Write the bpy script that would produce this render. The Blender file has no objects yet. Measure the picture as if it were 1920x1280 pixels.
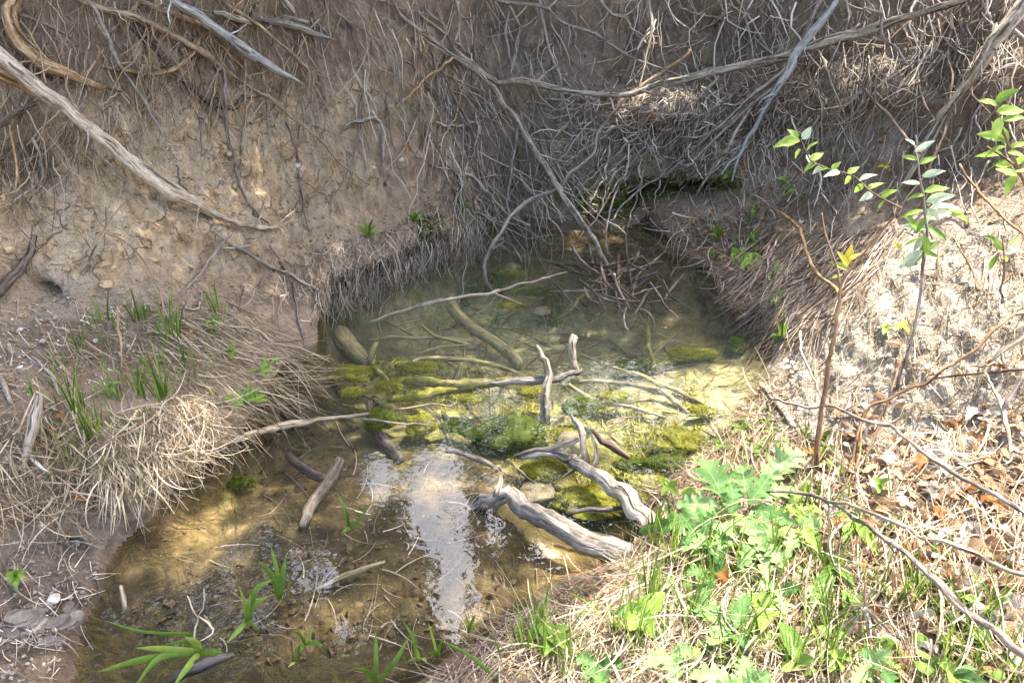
import bpy, math, random
import numpy as np
from mathutils import Vector, Matrix
from mathutils.bvhtree import BVHTree

random.seed(7)
rng = np.random.default_rng(7)
scene = bpy.context.scene
COL = scene.collection

# ------------------------------------------------------------------ camera
F_PX, CAM_Z, PITCH = 1350.0, 1.8, math.radians(27.0)
cam_d = bpy.data.cameras.new('camera')
cam = bpy.data.objects.new('camera', cam_d)
COL.objects.link(cam)
cam.location = (0, 0, CAM_Z)
cam.rotation_euler = (math.radians(90) - PITCH, 0, 0)
cam_d.sensor_width = 36.0
cam_d.lens = F_PX / 1920 * 36.0
cam_d.clip_start, cam_d.clip_end = 0.02, 500
scene.camera = cam

# ------------------------------------------------------------------ sky, sun, exposure
SUN = Vector((0.34, 0.41, 0.85)).normalized()          # towards the sun
world = bpy.data.worlds.new('World')
scene.world = world
world.use_nodes = True
wn = world.node_tree.nodes
wn.clear()
w_out = wn.new('ShaderNodeOutputWorld')
w_bg = wn.new('ShaderNodeBackground')
w_sky = wn.new('ShaderNodeTexSky')
w_sky.sky_type = 'NISHITA'
w_sky.sun_disc = False
w_sky.sun_elevation = math.asin(SUN.z)
w_sky.sun_rotation = math.atan2(SUN.x, SUN.y)
w_sky.air_density, w_sky.dust_density, w_sky.ozone_density = 1.0, 5.0, 0.6
w_bg.inputs['Strength'].default_value = 0.15
world.node_tree.links.new(w_sky.outputs[0], w_bg.inputs['Color'])
world.node_tree.links.new(w_bg.outputs[0], w_out.inputs['Surface'])
sun_d = bpy.data.lights.new('sun', 'SUN')
sun_d.energy, sun_d.angle, sun_d.color = 2.9, math.radians(0.5), (1.0, 0.93, 0.82)
sun = bpy.data.objects.new('sun', sun_d)
COL.objects.link(sun)
sun.location = SUN * 20
sun.rotation_euler = (-SUN).to_track_quat('-Z', 'Y').to_euler()
scene.view_settings.view_transform = 'Standard'
scene.view_settings.look = 'None'
scene.view_settings.gamma = 1.0
scene.view_settings.use_curve_mapping = False
scene.view_settings.exposure = 2.6
scene.render.engine = 'CYCLES'
scene.cycles.max_bounces = 8
scene.cycles.diffuse_bounces = 4
scene.cycles.glossy_bounces = 3
scene.cycles.transmission_bounces = 5
scene.cycles.transparent_max_bounces = 12
scene.cycles.caustics_reflective = False
scene.cycles.caustics_refractive = False
scene.cycles.use_denoising = True

# ------------------------------------------------------------------ picture geometry helpers
SP, CP = math.sin(PITCH), math.cos(PITCH)
CAM = Vector((0, 0, CAM_Z))
def ray(px, py):
    u, v = (px - 960) / F_PX, (py - 640) / F_PX
    return Vector((u, CP - v * SP, -SP - v * CP))
def at_y(px, py, y):
    d = ray(px, py); return CAM + d * (y / d.y)
def at_z(px, py, z):
    d = ray(px, py); return CAM + d * ((z - CAM_Z) / d.z)
def to_px(P):
    P = np.asarray(P, dtype=np.float64)
    x, y, z = P[..., 0], P[..., 1], P[..., 2] - CAM_Z
    dep = np.maximum(y * CP - z * SP, 1e-3)
    return 960 + F_PX * x / dep, 640 - F_PX * (y * SP + z * CP) / dep, dep

# ------------------------------------------------------------------ lattice noise (numpy)
def _hash(ix, iy, iz, seed):
    h = (ix.astype(np.uint32) * np.uint32(374761393) + iy.astype(np.uint32) * np.uint32(668265263)
         + iz.astype(np.uint32) * np.uint32(2147483647) + np.uint32(seed * 974711 & 0xffffffff))
    h = (h ^ (h >> np.uint32(13))) * np.uint32(1274126177)
    h = h ^ (h >> np.uint32(16))
    return (h & np.uint32(0xffffff)).astype(np.float32) / np.float32(0xffffff)
def vnoise(P, freq, seed=0):
    Q = np.asarray(P, dtype=np.float32) * np.asarray(freq, dtype=np.float32) + 1000.0
    I = np.floor(Q).astype(np.int64)
    f = (Q - I).astype(np.float32)
    f = f * f * (3 - 2 * f)
    out = 0
    for dx in (0, 1):
        wx = f[..., 0] if dx else 1 - f[..., 0]
        for dy in (0, 1):
            wy = f[..., 1] if dy else 1 - f[..., 1]
            for dz in (0, 1):
                wz = f[..., 2] if dz else 1 - f[..., 2]
                out = out + wx * wy * wz * _hash(I[..., 0] + dx, I[..., 1] + dy, I[..., 2] + dz, seed)
    return out * 2 - 1
def fbm(P, freq, octaves=4, gain=0.5, seed=0):
    s, a, t = 0, 1.0, 0
    fr = np.asarray(freq, dtype=np.float32)
    for o in range(octaves):
        s = s + a * vnoise(P, fr, seed + o * 17); t += a
        a *= gain; fr = fr * 2.03
    return s / t
def sstep(a, b, x):
    t = np.clip((x - a) / (b - a), 0, 1)
    return t * t * (3 - 2 * t)

# ------------------------------------------------------------------ ground shape
SHORE_PX = [(60,1330),(130,1280),(150,1180),(205,1060),(280,1000),(370,900),(430,850),(490,780),(520,725),(585,690),
 (585,640),(590,575),(660,545),(720,520),(790,480),(860,455),(910,432),(950,416),(1000,424),(1060,436),(1130,432),(1220,428),
 (1250,450),(1330,500),(1350,530),(1370,580),(1430,600),(1450,650),(1435,700),(1420,760),(1350,830),(1310,870),
 (1240,920),(1235,980),(1180,1050),(1090,1090),(1000,1130),(950,1180),(850,1230),(790,1290),(700,1400),(300,1420)]
SHORE = np.array([at_z(x, y, 0)[:2] for x, y in SHORE_PX])
LZ = [(0,1280,.05),(60,1150,.06),(0,1100,.09),(150,1100,.03),(100,1000,.12),(0,1000,.17),(200,950,.15),(300,880,.2),(370,850,.19),
 (100,880,.25),(0,880,.29),(250,760,.33),(420,770,.22),(0,760,.43),(100,700,.46),(300,650,.4),(470,690,.22),(540,640,.19),(430,600,.38),
 (200,600,.5),(0,600,.58),(60,562,.6),(200,540,.6),(400,520,.48),(550,530,.26),(620,510,.22),(680,500,.19),(760,450,.18),
 (820,440,.12),(920,400,.06),(1050,418,.012),(1080,392,.12),(1150,420,.02),(1230,408,.03),(1300,430,.07),(1400,430,.1),
 (1400,500,.1),(1450,560,.11),(1500,560,.2),(1600,500,.36),(1480,690,.07),(1550,700,.2),(1400,800,.04),(1350,900,.07),(1300,1000,.1),
 (1200,1100,.08),(1100,1150,.07),(1000,1200,.05),(1000,1280,.07),(1300,1280,.18),(860,1290,.03)]
LY = [(60,430,2.95),(0,430,2.87),(0,300,3.2),(0,150,3.45),(0,0,3.7),(0,-150,4.0),(200,430,3.05),(200,300,3.35),(200,150,3.7),(200,0,4.0),
 (200,-150,4.3),(400,430,3.5),(400,300,3.85),(400,150,4.2),(400,0,4.5),(400,-150,4.8),(560,430,4.2),(560,300,4.55),(560,150,4.85),(560,0,5.1),
 (600,-150,5.4),(700,430,4.5),(720,350,4.75),(720,200,5.1),(720,50,5.4),(740,-100,5.75),(820,380,5.2),(820,250,5.5),(820,100,5.8),(820,-60,6.1),
 (950,300,6.0),(950,150,6.25),(950,0,6.5),(950,-130,6.8),(1100,330,5.9),(1100,200,6.15),(1100,0,6.7),(1100,-130,7.0),(1250,335,5.6),(1250,250,6.0),
 (1250,180,6.3),(1250,0,6.9),(1250,-130,7.2),(1400,350,5.35),(1400,250,5.7),(1400,100,6.1),(1400,0,6.4),(1400,-130,6.7),(1500,450,4.6),(1550,380,4.85),
 (1600,300,5.0),(1600,150,5.5),(1600,0,5.9),(1600,-130,6.2),(1750,380,4.2),(1750,300,4.5),(1750,150,5.0),(1750,0,5.4),(1750,-130,5.7),
 (1900,420,3.5),(1900,300,4.0),(1900,150,4.4),(1900,0,4.8),(1900,-130,5.1),(1700,480,3.6),(1800,520,3.15),(1600,600,3.1),(1900,600,2.6),
 (1700,800,2.3),(1900,800,2.1),(1500,900,2.2),(1500,1100,1.6),(1900,1100,1.4),(1900,1280,1.1),(1700,950,1.85)]
LW = [(3.5,2,.95),(3.5,3.2,1.15),(5,3,1.6),(5,5,2.1),(6,7,2.3),(2.2,.5,.6),(0,.4,.2),(.6,.6,.22),(0,-1,.3),(-1.2,.3,.12),(-2.2,1,.3),(-3,2,.75),(-3.4,3,1.7),
 (-4.5,3,2.1),(-5,5,2.3),(-4,7,2.35),(-2,8,2.35),(0,8.4,2.35),(2,8.4,2.35),(4,8,2.35),(-4,0,.9),(4,0,1.0),(-3,-3,.6),(3,-3,.7),(0,-3,.5),(-6,2,2.2),(6,2,1.8)]
CPTS = [at_z(*c) for c in LZ] + [at_y(*c) for c in LY] + [Vector(c) for c in LW]
CPTS = np.array([tuple(c) for c in CPTS])
BED_PX = [(300,1010,-.05),(420,960,-.05),(330,1100,-.05),(500,1050,-.06),(250,1200,-.06),(450,1200,-.07),(600,1000,-.09),(560,880,-.12),(640,760,-.15),
 (640,650,-.28),(680,590,-.3),(760,560,-.34),(850,520,-.3),(900,480,-.2),(900,600,-.36),(1000,600,-.34),(1000,520,-.22),(1050,470,-.08),(1150,500,-.1),(1150,600,-.26),
 (1250,560,-.14),(1250,480,-.04),(1320,560,-.1),(1380,640,-.14),(1300,680,-.15),(1150,680,-.28),(1000,680,-.3),(850,690,-.26),(750,700,-.24),
 (800,760,-.2),(950,760,-.18),(1100,760,-.18),(1250,750,-.12),(1380,720,-.06),(1330,800,-.06),(1200,830,-.14),(1050,830,-.15),(900,830,-.13),(780,830,-.1),
 (850,900,-.045),(760,900,-.06),(950,900,-.06),(1050,920,-.1),(1150,900,-.14),(1200,960,-.16),(1100,1030,-.12),(1000,990,-.09),(900,980,-.05),(800,980,-.05),
 (700,980,-.08),(650,1100,-.05),(800,1080,-.07),(900,1130,-.03),(1000,1070,-.06),(750,1200,-.08),(600,1230,-.06),(550,1170,-.03),(900,1200,-.06)]
BPTS = np.array([tuple(at_z(*c)) for c in BED_PX])

GX0, GX1, GY0, GY1, GS = -6.0, 6.0, -3.0, 9.0, 0.03
gx = np.arange(GX0, GX1 + 1e-6, GS); gy = np.arange(GY0, GY1 + 1e-6, GS)
XX, YY = np.meshgrid(gx, gy)
def rbf(C, X, Y, smooth=1e-3):
    n = len(C)
    D = np.hypot(C[:, None, 0] - C[None, :, 0], C[:, None, 1] - C[None, :, 1])
    A = np.zeros((n + 3, n + 3)); A[:n, :n] = -D + np.eye(n) * smooth
    A[:n, n] = 1; A[:n, n + 1] = C[:, 0]; A[:n, n + 2] = C[:, 1]; A[n:, :n] = A[:n, n:].T
    w = np.linalg.solve(A, np.concatenate([C[:, 2], [0, 0, 0]]))
    out = w[n] + w[n + 1] * X + w[n + 2] * Y
    for i in range(n):
        out = out - w[i] * np.hypot(X - C[i, 0], Y - C[i, 1])
    return out
def blur(A, s):
    r = int(3 * s) + 1
    k = np.exp(-0.5 * (np.arange(-r, r + 1) / s) ** 2); k /= k.sum()
    for ax in (0, 1):
        P = np.pad(A, [(r, r) if a == ax else (0, 0) for a in (0, 1)], mode='edge')
        A = sum(k[i] * (P[i:i + A.shape[0], :] if ax == 0 else P[:, i:i + A.shape[1]]) for i in range(2 * r + 1))
    return A
def poly_sd(poly, X, Y):
    """signed distance, positive outside the outline"""
    d = np.full(X.shape, 1e9); inside = np.zeros(X.shape, bool)
    n = len(poly)
    for i in range(n):
        ax, ay = poly[i]; bx, by = poly[(i + 1) % n]
        ex, ey = bx - ax, by - ay
        t = np.clip(((X - ax) * ex + (Y - ay) * ey) / (ex * ex + ey * ey + 1e-12), 0, 1)
        d = np.minimum(d, np.hypot(X - ax - t * ex, Y - ay - t * ey))
        c = ((ay > Y) != (by > Y)) & (X < ex * (Y - ay) / (ey + 1e-12) + ax)
        inside ^= c
    return np.where(inside, -d, d)
LAND = blur(np.maximum(rbf(CPTS, XX, YY), 0.012), 1.6)
BED = blur(np.minimum(rbf(BPTS, XX, YY), -0.02), 1.5)
wob = 0.035 * fbm(np.stack([XX, YY, XX * 0], -1), 6.0, 3, seed=3)
SD = poly_sd(SHORE, XX, YY) + wob
LAND = np.where(YY > 8.0, np.clip(LAND, 2.2, 2.5), LAND)
edge = sstep(-0.05, 0.03, SD)
BEDP = BED * sstep(0.0, -0.16, SD) - 0.012
HGT = BEDP * (1 - edge) + LAND * edge
def bilin(A, x, y):
    fx = np.clip((x - GX0) / GS, 0, len(gx) - 1.001); fy = np.clip((y - GY0) / GS, 0, len(gy) - 1.001)
    ix = fx.astype(int); iy = fy.astype(int); fx = fx - ix; fy = fy - iy
    return (A[iy, ix] * (1 - fx) * (1 - fy) + A[iy, ix + 1] * fx * (1 - fy) + A[iy + 1, ix] * (1 - fx) * fy + A[iy + 1, ix + 1] * fx * fy)

TH = np.radians(np.concatenate([np.linspace(-180, -62, 40)[:-1], np.linspace(-62, -38, 70)[:-1], np.linspace(-38, 38, 700)[:-1],
                                np.linspace(38, 62, 70)[:-1], np.linspace(62, 180, 40)]))
NR = 600
rf = np.concatenate([np.geomspace(0.12, 9.5, 1800), np.geomspace(9.7, 40, 30)])
V = np.zeros((len(TH), NR, 3))
for i, th in enumerate(TH):
    px_, py_ = rf * math.sin(th), rf * math.cos(th)
    z = bilin(HGT, px_, py_)
    dist = np.sqrt(rf ** 2 + (CAM_Z - z) ** 2)
    seg = np.hypot(np.diff(rf), np.diff(z)) / dist[1:]
    frame = np.where((rf[1:] > 1.0) & (rf[1:] < 8), 1.0, 0.25)
    s = np.concatenate([[0], np.cumsum(seg * frame)])
    rr = np.interp(np.linspace(0, s[-1], NR), s, rf)
    V[i, :, 0] = rr * math.sin(th); V[i, :, 1] = rr * math.cos(th); V[i, :, 2] = bilin(HGT, V[i, :, 0], V[i, :, 1])
def grid_normals(V):
    du = np.gradient(V, axis=0); dv = np.gradient(V, axis=1)
    n = np.cross(dv, du)
    n = n / np.maximum(np.linalg.norm(n, axis=-1, keepdims=True), 1e-9)
    return np.where(n[..., 2:3] < 0, -n, n)
VSD = bilin(SD, V[..., 0], V[..., 1])
N0 = grid_normals(V)
PX, PY, DEP = to_px(V)
def blob(cx, cy, rx, ry=None, ang=0.0):
    """soft spot on the ground seen at a place of the picture"""
    ry = ry or rx
    c, s = math.cos(ang), math.sin(ang)
    dx, dy = PX - cx, PY - cy
    q = ((dx * c + dy * s) / rx) ** 2 + ((-dx * s + dy * c) / ry) ** 2
    return np.exp(-q)
steep = 1 - N0[..., 2]
land = sstep(0.0, 0.06, VSD)
cliff = sstep(0.22, 0.45, steep) * land
n1 = fbm(V, 2.4, 3, seed=11); n2 = fbm(V, (9, 9, 6), 4, seed=23); n3 = fbm(V, 34, 3, seed=41)
ridge = 1 - np.abs(fbm(V, (11, 11, 4), 3, seed=57))
disp = land * (0.03 * n1 + 0.022 * n2 + 0.007 * n3)
disp += cliff * (0.07 * n1 + 0.045 * n2 + 0.05 * (ridge - 0.75) + 0.014 * n3)
bedm = 1 - land
disp += bedm * (0.014 * n2 + 0.004 * n3) * sstep(0.0, -0.06, VSD)
# clods on the left clay face, the pale silt slope on the other side
clay_zone = np.clip(blob(330, 330, 330, 190) + blob(150, 420, 200, 90), 0, 1)
cell = fbm(V, (7, 7, 5), 2, seed=71)
disp += cliff * clay_zone * 0.05 * (np.round(cell * 5) / 5 - cell)
silt_zone = np.clip(blob(1780, 500, 170, 110) + blob(1650, 680, 170, 120) + blob(1560, 740, 120, 90) + 0.8 * blob(1800, 700, 160, 120), 0, 1)
terr = V[..., 2] * 14 + 0.9 * fbm(V, 4, 2, seed=83)
disp += silt_zone * land * (0.02 * fbm(V, 22, 3, seed=91) + 0.018 * np.round(3 * fbm(V, 9, 3, seed=92)) / 3)
disp += silt_zone * land * 0.02 * np.abs(((terr % 1) - 0.5) * 2)
V = V + N0 * disp[..., None]
# the bank lip leans out over the water on the far left side
lipside = sstep(700, 560, PX - 0.0 * PY) + sstep(960, 860, PX) * sstep(800, 560, PY)
lipside = np.clip(lipside, 0, 1) * sstep(1040, 960, PY)
lipz = np.exp(-((V[..., 2] - 0.17) / 0.07) ** 2) * np.exp(-(np.maximum(VSD, 0) / 0.1) ** 2)
gxn, gyn = np.gradient(SD, GS)[1], np.gradient(SD, GS)[0]
lx, ly = bilin(gxn, V[..., 0], V[..., 1]), bilin(gyn, V[..., 0], V[..., 1])
V[..., 0] -= lx * lipz * lipside * 0.07; V[..., 1] -= ly * lipz * lipside * 0.07
# hollows: a burrow under the clay face, the dark seep under the mossy ledge
for (cx, cy, rx, ry, dep) in [(74, 556, 26, 20, .2), (1225, 385, 45, 26, .3), (1310, 372, 60, 22, .3), (1150, 392, 30, 20, .12), (1200, 150, 70, 35, .1),
                              (130, 1035, 26, 16, .07), (30, 320, 60, 40, .15), (280, 175, 90, 40, .12), (560, 190, 50, 30, .08), (230, 470, 16, 40, .06), (1300, 372, 90, 18, .2),
                              (1620, 170, 150, 42, -.36), (1240, 200, 100, 30, -.26), (1122, 378, 50, 34, -.24), (1000, 150, 60, 30, -.12), (1650, 285, 90, 36, -.2), (560, 470, 120, 40, -.06)]:
    b = blob(cx, cy, rx, ry) * (DEP < 9)
    V[..., 1] += b * dep
V[..., 2] = np.where((VSD > 0.06) & (V[..., 2] < 0.006), 0.006, V[..., 2])
N1 = grid_normals(V)

GV = V.reshape(-1, 3)
nt = len(TH)
ii, jj = np.meshgrid(np.arange(nt - 1), np.arange(NR - 1), indexing='ij')
Q = np.stack([ii * NR + jj, (ii + 1) * NR + jj, (ii + 1) * NR + jj + 1, ii * NR + jj + 1], -1).reshape(-1, 4)
BVH = BVHTree.FromPolygons([Vector(v) for v in GV], [tuple(q) for q in Q.tolist()])
def hit(px, py, lift=0.0):
    """the ground seen at a place of the picture"""
    d = ray(px, py).normalized()
    loc, nor, idx, dist = BVH.ray_cast(CAM, d, 60)
    if loc is None: loc, nor = CAM + d * 6.5, Vector((0, -1, 0))
    if nor.dot(d) > 0: nor = -nor
    return (loc - d * lift if lift else loc), nor
def drop(x, y, z=4.0):
    loc, nor, idx, dist = BVH.ray_cast(Vector((x, y, z)), Vector((0, 0, -1)), 60)
    return (loc, nor) if loc else (Vector((x, y, 0)), Vector((0, 0, 1)))
# ------------------------------------------------------------------ node helpers and materials
class NT:
    def __init__(s, name):
        s.m = bpy.data.materials.new(name); s.m.use_nodes = True
        s.t = s.m.node_tree; s.t.nodes.clear()
        s.out = s.n('ShaderNodeOutputMaterial')
    def n(s, typ, **kw):
        nd = s.t.nodes.new(typ)
        for k, v in kw.items(): setattr(nd, k, v)
        return nd
    def put(s, sock, v):
        if isinstance(v, bpy.types.NodeSocket): s.t.links.new(v, sock)
        elif v is not None:
            if sock.type == 'RGBA' and len(v) == 3: v = (*v, 1)
            sock.default_value = v
    def coord(s, which='Object'): return s.n('ShaderNodeTexCoord').outputs[which]
    def attr(s, name, out='Fac'):
        a = s.n('ShaderNodeAttribute'); a.attribute_name = name; return a.outputs[out]
    def noise(s, vec, scale, detail=4, rough=0.55, dist=0.0, out='Fac'):
        nd = s.n('ShaderNodeTexNoise'); s.put(nd.inputs['Vector'], vec)
        nd.inputs['Scale'].default_value = scale; nd.inputs['Detail'].default_value = detail
        nd.inputs['Roughness'].default_value = rough; nd.inputs['Distortion'].default_value = dist
        return nd.outputs[out]
    def voro(s, vec, scale, feature='F1', rnd=1.0, out='Distance'):
        nd = s.n('ShaderNodeTexVoronoi'); nd.feature = feature; s.put(nd.inputs['Vector'], vec)
        nd.inputs['Scale'].default_value = scale; nd.inputs['Randomness'].default_value = rnd
        return nd.outputs[out]
    def ramp(s, fac, stops):
        nd = s.n('ShaderNodeValToRGB'); s.put(nd.inputs[0], fac)
        e = nd.color_ramp.elements
        while len(e) < len(stops): e.new(0.5)
        for el, (p, c) in zip(e, stops):
            el.position = p; el.color = (c, c, c, 1) if isinstance(c, (int, float)) else (*c, 1)
        return nd.outputs[0]
    def math(s, op, a, b=None, clamp=False):
        nd = s.n('ShaderNodeMath', operation=op); nd.use_clamp = clamp
        s.put(nd.inputs[0], a)
        if b is not None: s.put(nd.inputs[1], b)
        return nd.outputs[0]
    def mix(s, fac, a, b, mode='MIX'):
        nd = s.n('ShaderNodeMix', data_type='RGBA', blend_type=mode)
        s.put(nd.inputs[0], fac); s.put(nd.inputs[6], a); s.put(nd.inputs[7], b)
        return nd.outputs[2]
    def mapping(s, vec, scale=(1, 1, 1), rot=(0, 0, 0)):
        nd = s.n('ShaderNodeMapping'); s.put(nd.inputs['Vector'], vec)
        nd.inputs['Scale'].default_value = scale; nd.inputs['Rotation'].default_value = rot
        return nd.outputs[0]
    def bump(s, height, strength=0.5, dist=0.01, normal=None):
        nd = s.n('ShaderNodeBump'); s.put(nd.inputs['Height'], height)
        nd.inputs['Strength'].default_value = strength; nd.inputs['Distance'].default_value = dist
        if normal is not None: s.put(nd.inputs['Normal'], normal)
        return nd.outputs[0]
    def hsv(s, col, h=None, sat=None, v=None):
        nd = s.n('ShaderNodeHueSaturation'); s.put(nd.inputs['Color'], col)
        if h is not None: s.put(nd.inputs['Hue'], h)
        if sat is not None: s.put(nd.inputs['Saturation'], sat)
        if v is not None: s.put(nd.inputs['Value'], v)
        return nd.outputs[0]
    def rnd(s): return s.n('ShaderNodeObjectInfo').outputs['Random']
    def maprange(s, v, a, b, c, d):
        nd = s.n('ShaderNodeMapRange'); s.put(nd.inputs[0], v)
        for k, x in zip((1, 2, 3, 4), (a, b, c, d)): nd.inputs[k].default_value = x
        return nd.outputs[0]
    def principled(s, col, rough=0.85, normal=None, spec=0.3):
        b = s.n('ShaderNodeBsdfPrincipled'); s.put(b.inputs['Base Color'], col); s.put(b.inputs['Roughness'], rough)
        b.inputs['Specular IOR Level'].default_value = spec
        if normal is not None: s.put(b.inputs['Normal'], normal)
        return b
    def done(s, shader): s.t.links.new(shader, s.out.inputs['Surface']); return s.m

def earth_material():
    s = NT('earth')
    P = s.coord('Object')
    clay, silt, moss, wet, mud = (s.attr(k) for k in ('clay', 'silt', 'moss', 'wet', 'mud'))
    big = s.noise(P, 3.2, 6, 0.62); mid = s.noise(P, 14, 6, 0.65); fine = s.noise(P, 70, 5, 0.7); grit = s.noise(P, 220, 3, 0.7)
    base = s.ramp(mid, [(.28, (.12, .088, .06)), (.5, (.245, .175, .115)), (.72, (.37, .285, .195))])
    base = s.mix(s.ramp(big, [(.4, 0.0), (.65, 0.7)]), base, (.33, .23, .145))
    claycol = s.ramp(mid, [(.28, (.26, .16, .075)), (.48, (.46, .325, .18)), (.7, (.6, .475, .315))])
    claycol = s.mix(s.ramp(s.noise(P, 5, 5, 0.6), [(.45, 0.0), (.62, 0.75)]), claycol, (.47, .385, .27))
    col = s.mix(clay, base, claycol)
    siltcol = s.ramp(fine, [(.3, (.2, .16, .115)), (.5, (.39, .345, .275)), (.7, (.54, .5, .43))])
    siltcol = s.mix(s.ramp(s.noise(P, 6, 4, 0.6), [(.45, 0.0), (.65, 0.6)]), siltcol, (.42, .36, .28))
    col = s.mix(silt, col, siltcol)
    mudcol = s.ramp(fine, [(.3, (.03, .024, .019)), (.55, (.085, .07, .058)), (.75, (.17, .145, .12))])
    col = s.mix(mud, col, mudcol)
    col = s.mix(s.math('MULTIPLY', mud, s.ramp(s.noise(P, 17, 5, 0.65), [(.42, .8), (.55, 0.0)])), col, (.03, .023, .018))
    mossm = s.math('MULTIPLY', moss, s.ramp(s.noise(P, 26, 4, 0.6), [(.35, 0.0), (.55, 1.0)]))
    mosscol = s.ramp(fine, [(.3, (.03, .045, .008)), (.6, (.1, .125, .02)), (.8, (.2, .2, .05))])
    col = s.mix(mossm, col, mosscol)
    col = s.mix(s.ramp(fine, [(.35, 0.0), (.75, 0.5)]), col, s.mix(0.5, col, (.42, .37, .3)))
    peb = s.voro(P, 55)
    pebm = s.ramp(peb, [(.1, 1.0), (.2, 0.0)])
    pebsel = s.ramp(s.voro(P, 55, out='Color'), [(.72, 0.0), (.76, 1.0)])
    pm = s.math('MULTIPLY', pebm, pebsel)
    col = s.mix(s.math('MULTIPLY', pm, 0.75), col, (.52, .48, .42))
    # vertical streaks of soil washed down the face
    streak = s.noise(s.mapping(P, (34, 34, 4)), 1.0, 5, 0.6)
    col = s.mix(s.ramp(streak, [(.38, 0.45), (.55, 0.0)]), col, s.mix(0.6, col, (.07, .05, .035)))
    warp = s.mix(0.12, P, s.noise(P, 6, 3, out='Color'))
    crack = s.voro(s.mapping(warp, (9, 9, 7)), 1.0, 'DISTANCE_TO_EDGE')
    crack2 = s.voro(s.mapping(warp, (24, 24, 16)), 1.0, 'DISTANCE_TO_EDGE')
    cm = s.math('MULTIPLY', s.ramp(crack, [(0.0, 1.0), (.035, 0.0)]), clay)
    cm = s.math('MULTIPLY', cm, s.ramp(s.noise(P, 8, 3), [(.42, 0.0), (.58, 1.0)]))
    col = s.mix(s.math('MULTIPLY', cm, 0.7), col, (.05, .032, .02))
    h = s.math('ADD', s.math('MULTIPLY', mid, 0.8), s.math('MULTIPLY', fine, 0.5))
    h = s.math('ADD', h, s.math('MULTIPLY', grit, 0.2))
    h = s.math('ADD', h, s.math('MULTIPLY', pm, 0.25))
    h = s.math('SUBTRACT', h, s.math('MULTIPLY', cm, 0.6))
    h = s.math('SUBTRACT', h, s.math('MULTIPLY', s.math('MULTIPLY', s.ramp(crack2, [(0.0, 1.0), (.06, 0.0)]), clay), 0.25))
    h = s.math('ADD', h, s.math('MULTIPLY', s.ramp(streak, [(.3, 0.0), (.7, 1.0)]), 0.35))
    col = s.mix(s.math('MULTIPLY', wet, 0.72), col, s.mix(1.0, col, (.3, .26, .22), 'MULTIPLY'))
    rough = s.maprange(wet, 0, 1, 0.92, 0.5)
    return s.done(s.principled(col, rough, s.bump(h, 0.95, 0.03), 0.25).outputs[0])

def bed_material():
    s = NT('pool_bed_silt')
    P = s.coord('Object')
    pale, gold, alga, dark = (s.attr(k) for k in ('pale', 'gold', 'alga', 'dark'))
    mid = s.noise(P, 9, 6, 0.65); fine = s.noise(P, 60, 5, 0.7); big = s.noise(P, 3, 4, 0.6)
    col = s.ramp(mid, [(.3, (.014, .01, .005)), (.5, (.042, .03, .016)), (.7, (.11, .08, .042))])
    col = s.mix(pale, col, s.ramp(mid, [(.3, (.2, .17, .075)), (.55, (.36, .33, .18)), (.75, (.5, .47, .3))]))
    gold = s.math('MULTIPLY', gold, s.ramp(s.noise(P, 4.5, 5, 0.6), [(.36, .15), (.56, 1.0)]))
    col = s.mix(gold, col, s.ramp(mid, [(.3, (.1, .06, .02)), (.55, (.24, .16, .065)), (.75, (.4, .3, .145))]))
    col = s.mix(s.math('MULTIPLY', alga, s.ramp(s.noise(P, 16, 5, 0.65), [(.4, 0.0), (.6, 1.0)])), col,
                s.ramp(fine, [(.3, (.09, .11, .008)), (.7, (.3, .32, .03))]))
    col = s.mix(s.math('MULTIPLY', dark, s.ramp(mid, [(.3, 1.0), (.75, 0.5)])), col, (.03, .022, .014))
    wp_ = s.mix(0.1, P, s.noise(P, 5, 4, 0.6, out='Color'))
    slab = s.voro(s.mapping(wp_, (6, 6, 6)), 1.0, 'DISTANCE_TO_EDGE')
    slabm = s.math('MULTIPLY', s.ramp(slab, [(0.0, 1.0), (.05, 0.0)]), s.ramp(s.noise(P, 7, 3), [(.45, 0.0), (.6, .8)]))
    col = s.mix(slabm, col, (.06, .05, .015))
    spots = s.ramp(s.noise(P, 32, 3, 0.6), [(.6, 0.0), (.72, .7)])
    col = s.mix(spots, col, (.05, .035, .018))
    vein = s.noise(s.mapping(P, (5, 5, 5)), 1.6, 6, 0.6, 1.2)
    vm = s.ramp(vein, [(.44, 0.0), (.49, 0.8), (.54, 0.0)])
    col = s.mix(s.math('MULTIPLY', vm, 0.6), col, (.12, .095, .03))
    col = s.mix(s.ramp(fine, [(.3, 0.5), (.55, 0.0)]), col, s.mix(0.5, col, (.05, .04, .02)))
    h = s.math('ADD', mid, s.math('MULTIPLY', fine, 0.4))
    h = s.math('SUBTRACT', h, s.math('MULTIPLY', vm, 0.3))
    return s.done(s.principled(col, 0.9, s.bump(h, 0.8, 0.025), 0.1).outputs[0])

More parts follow.
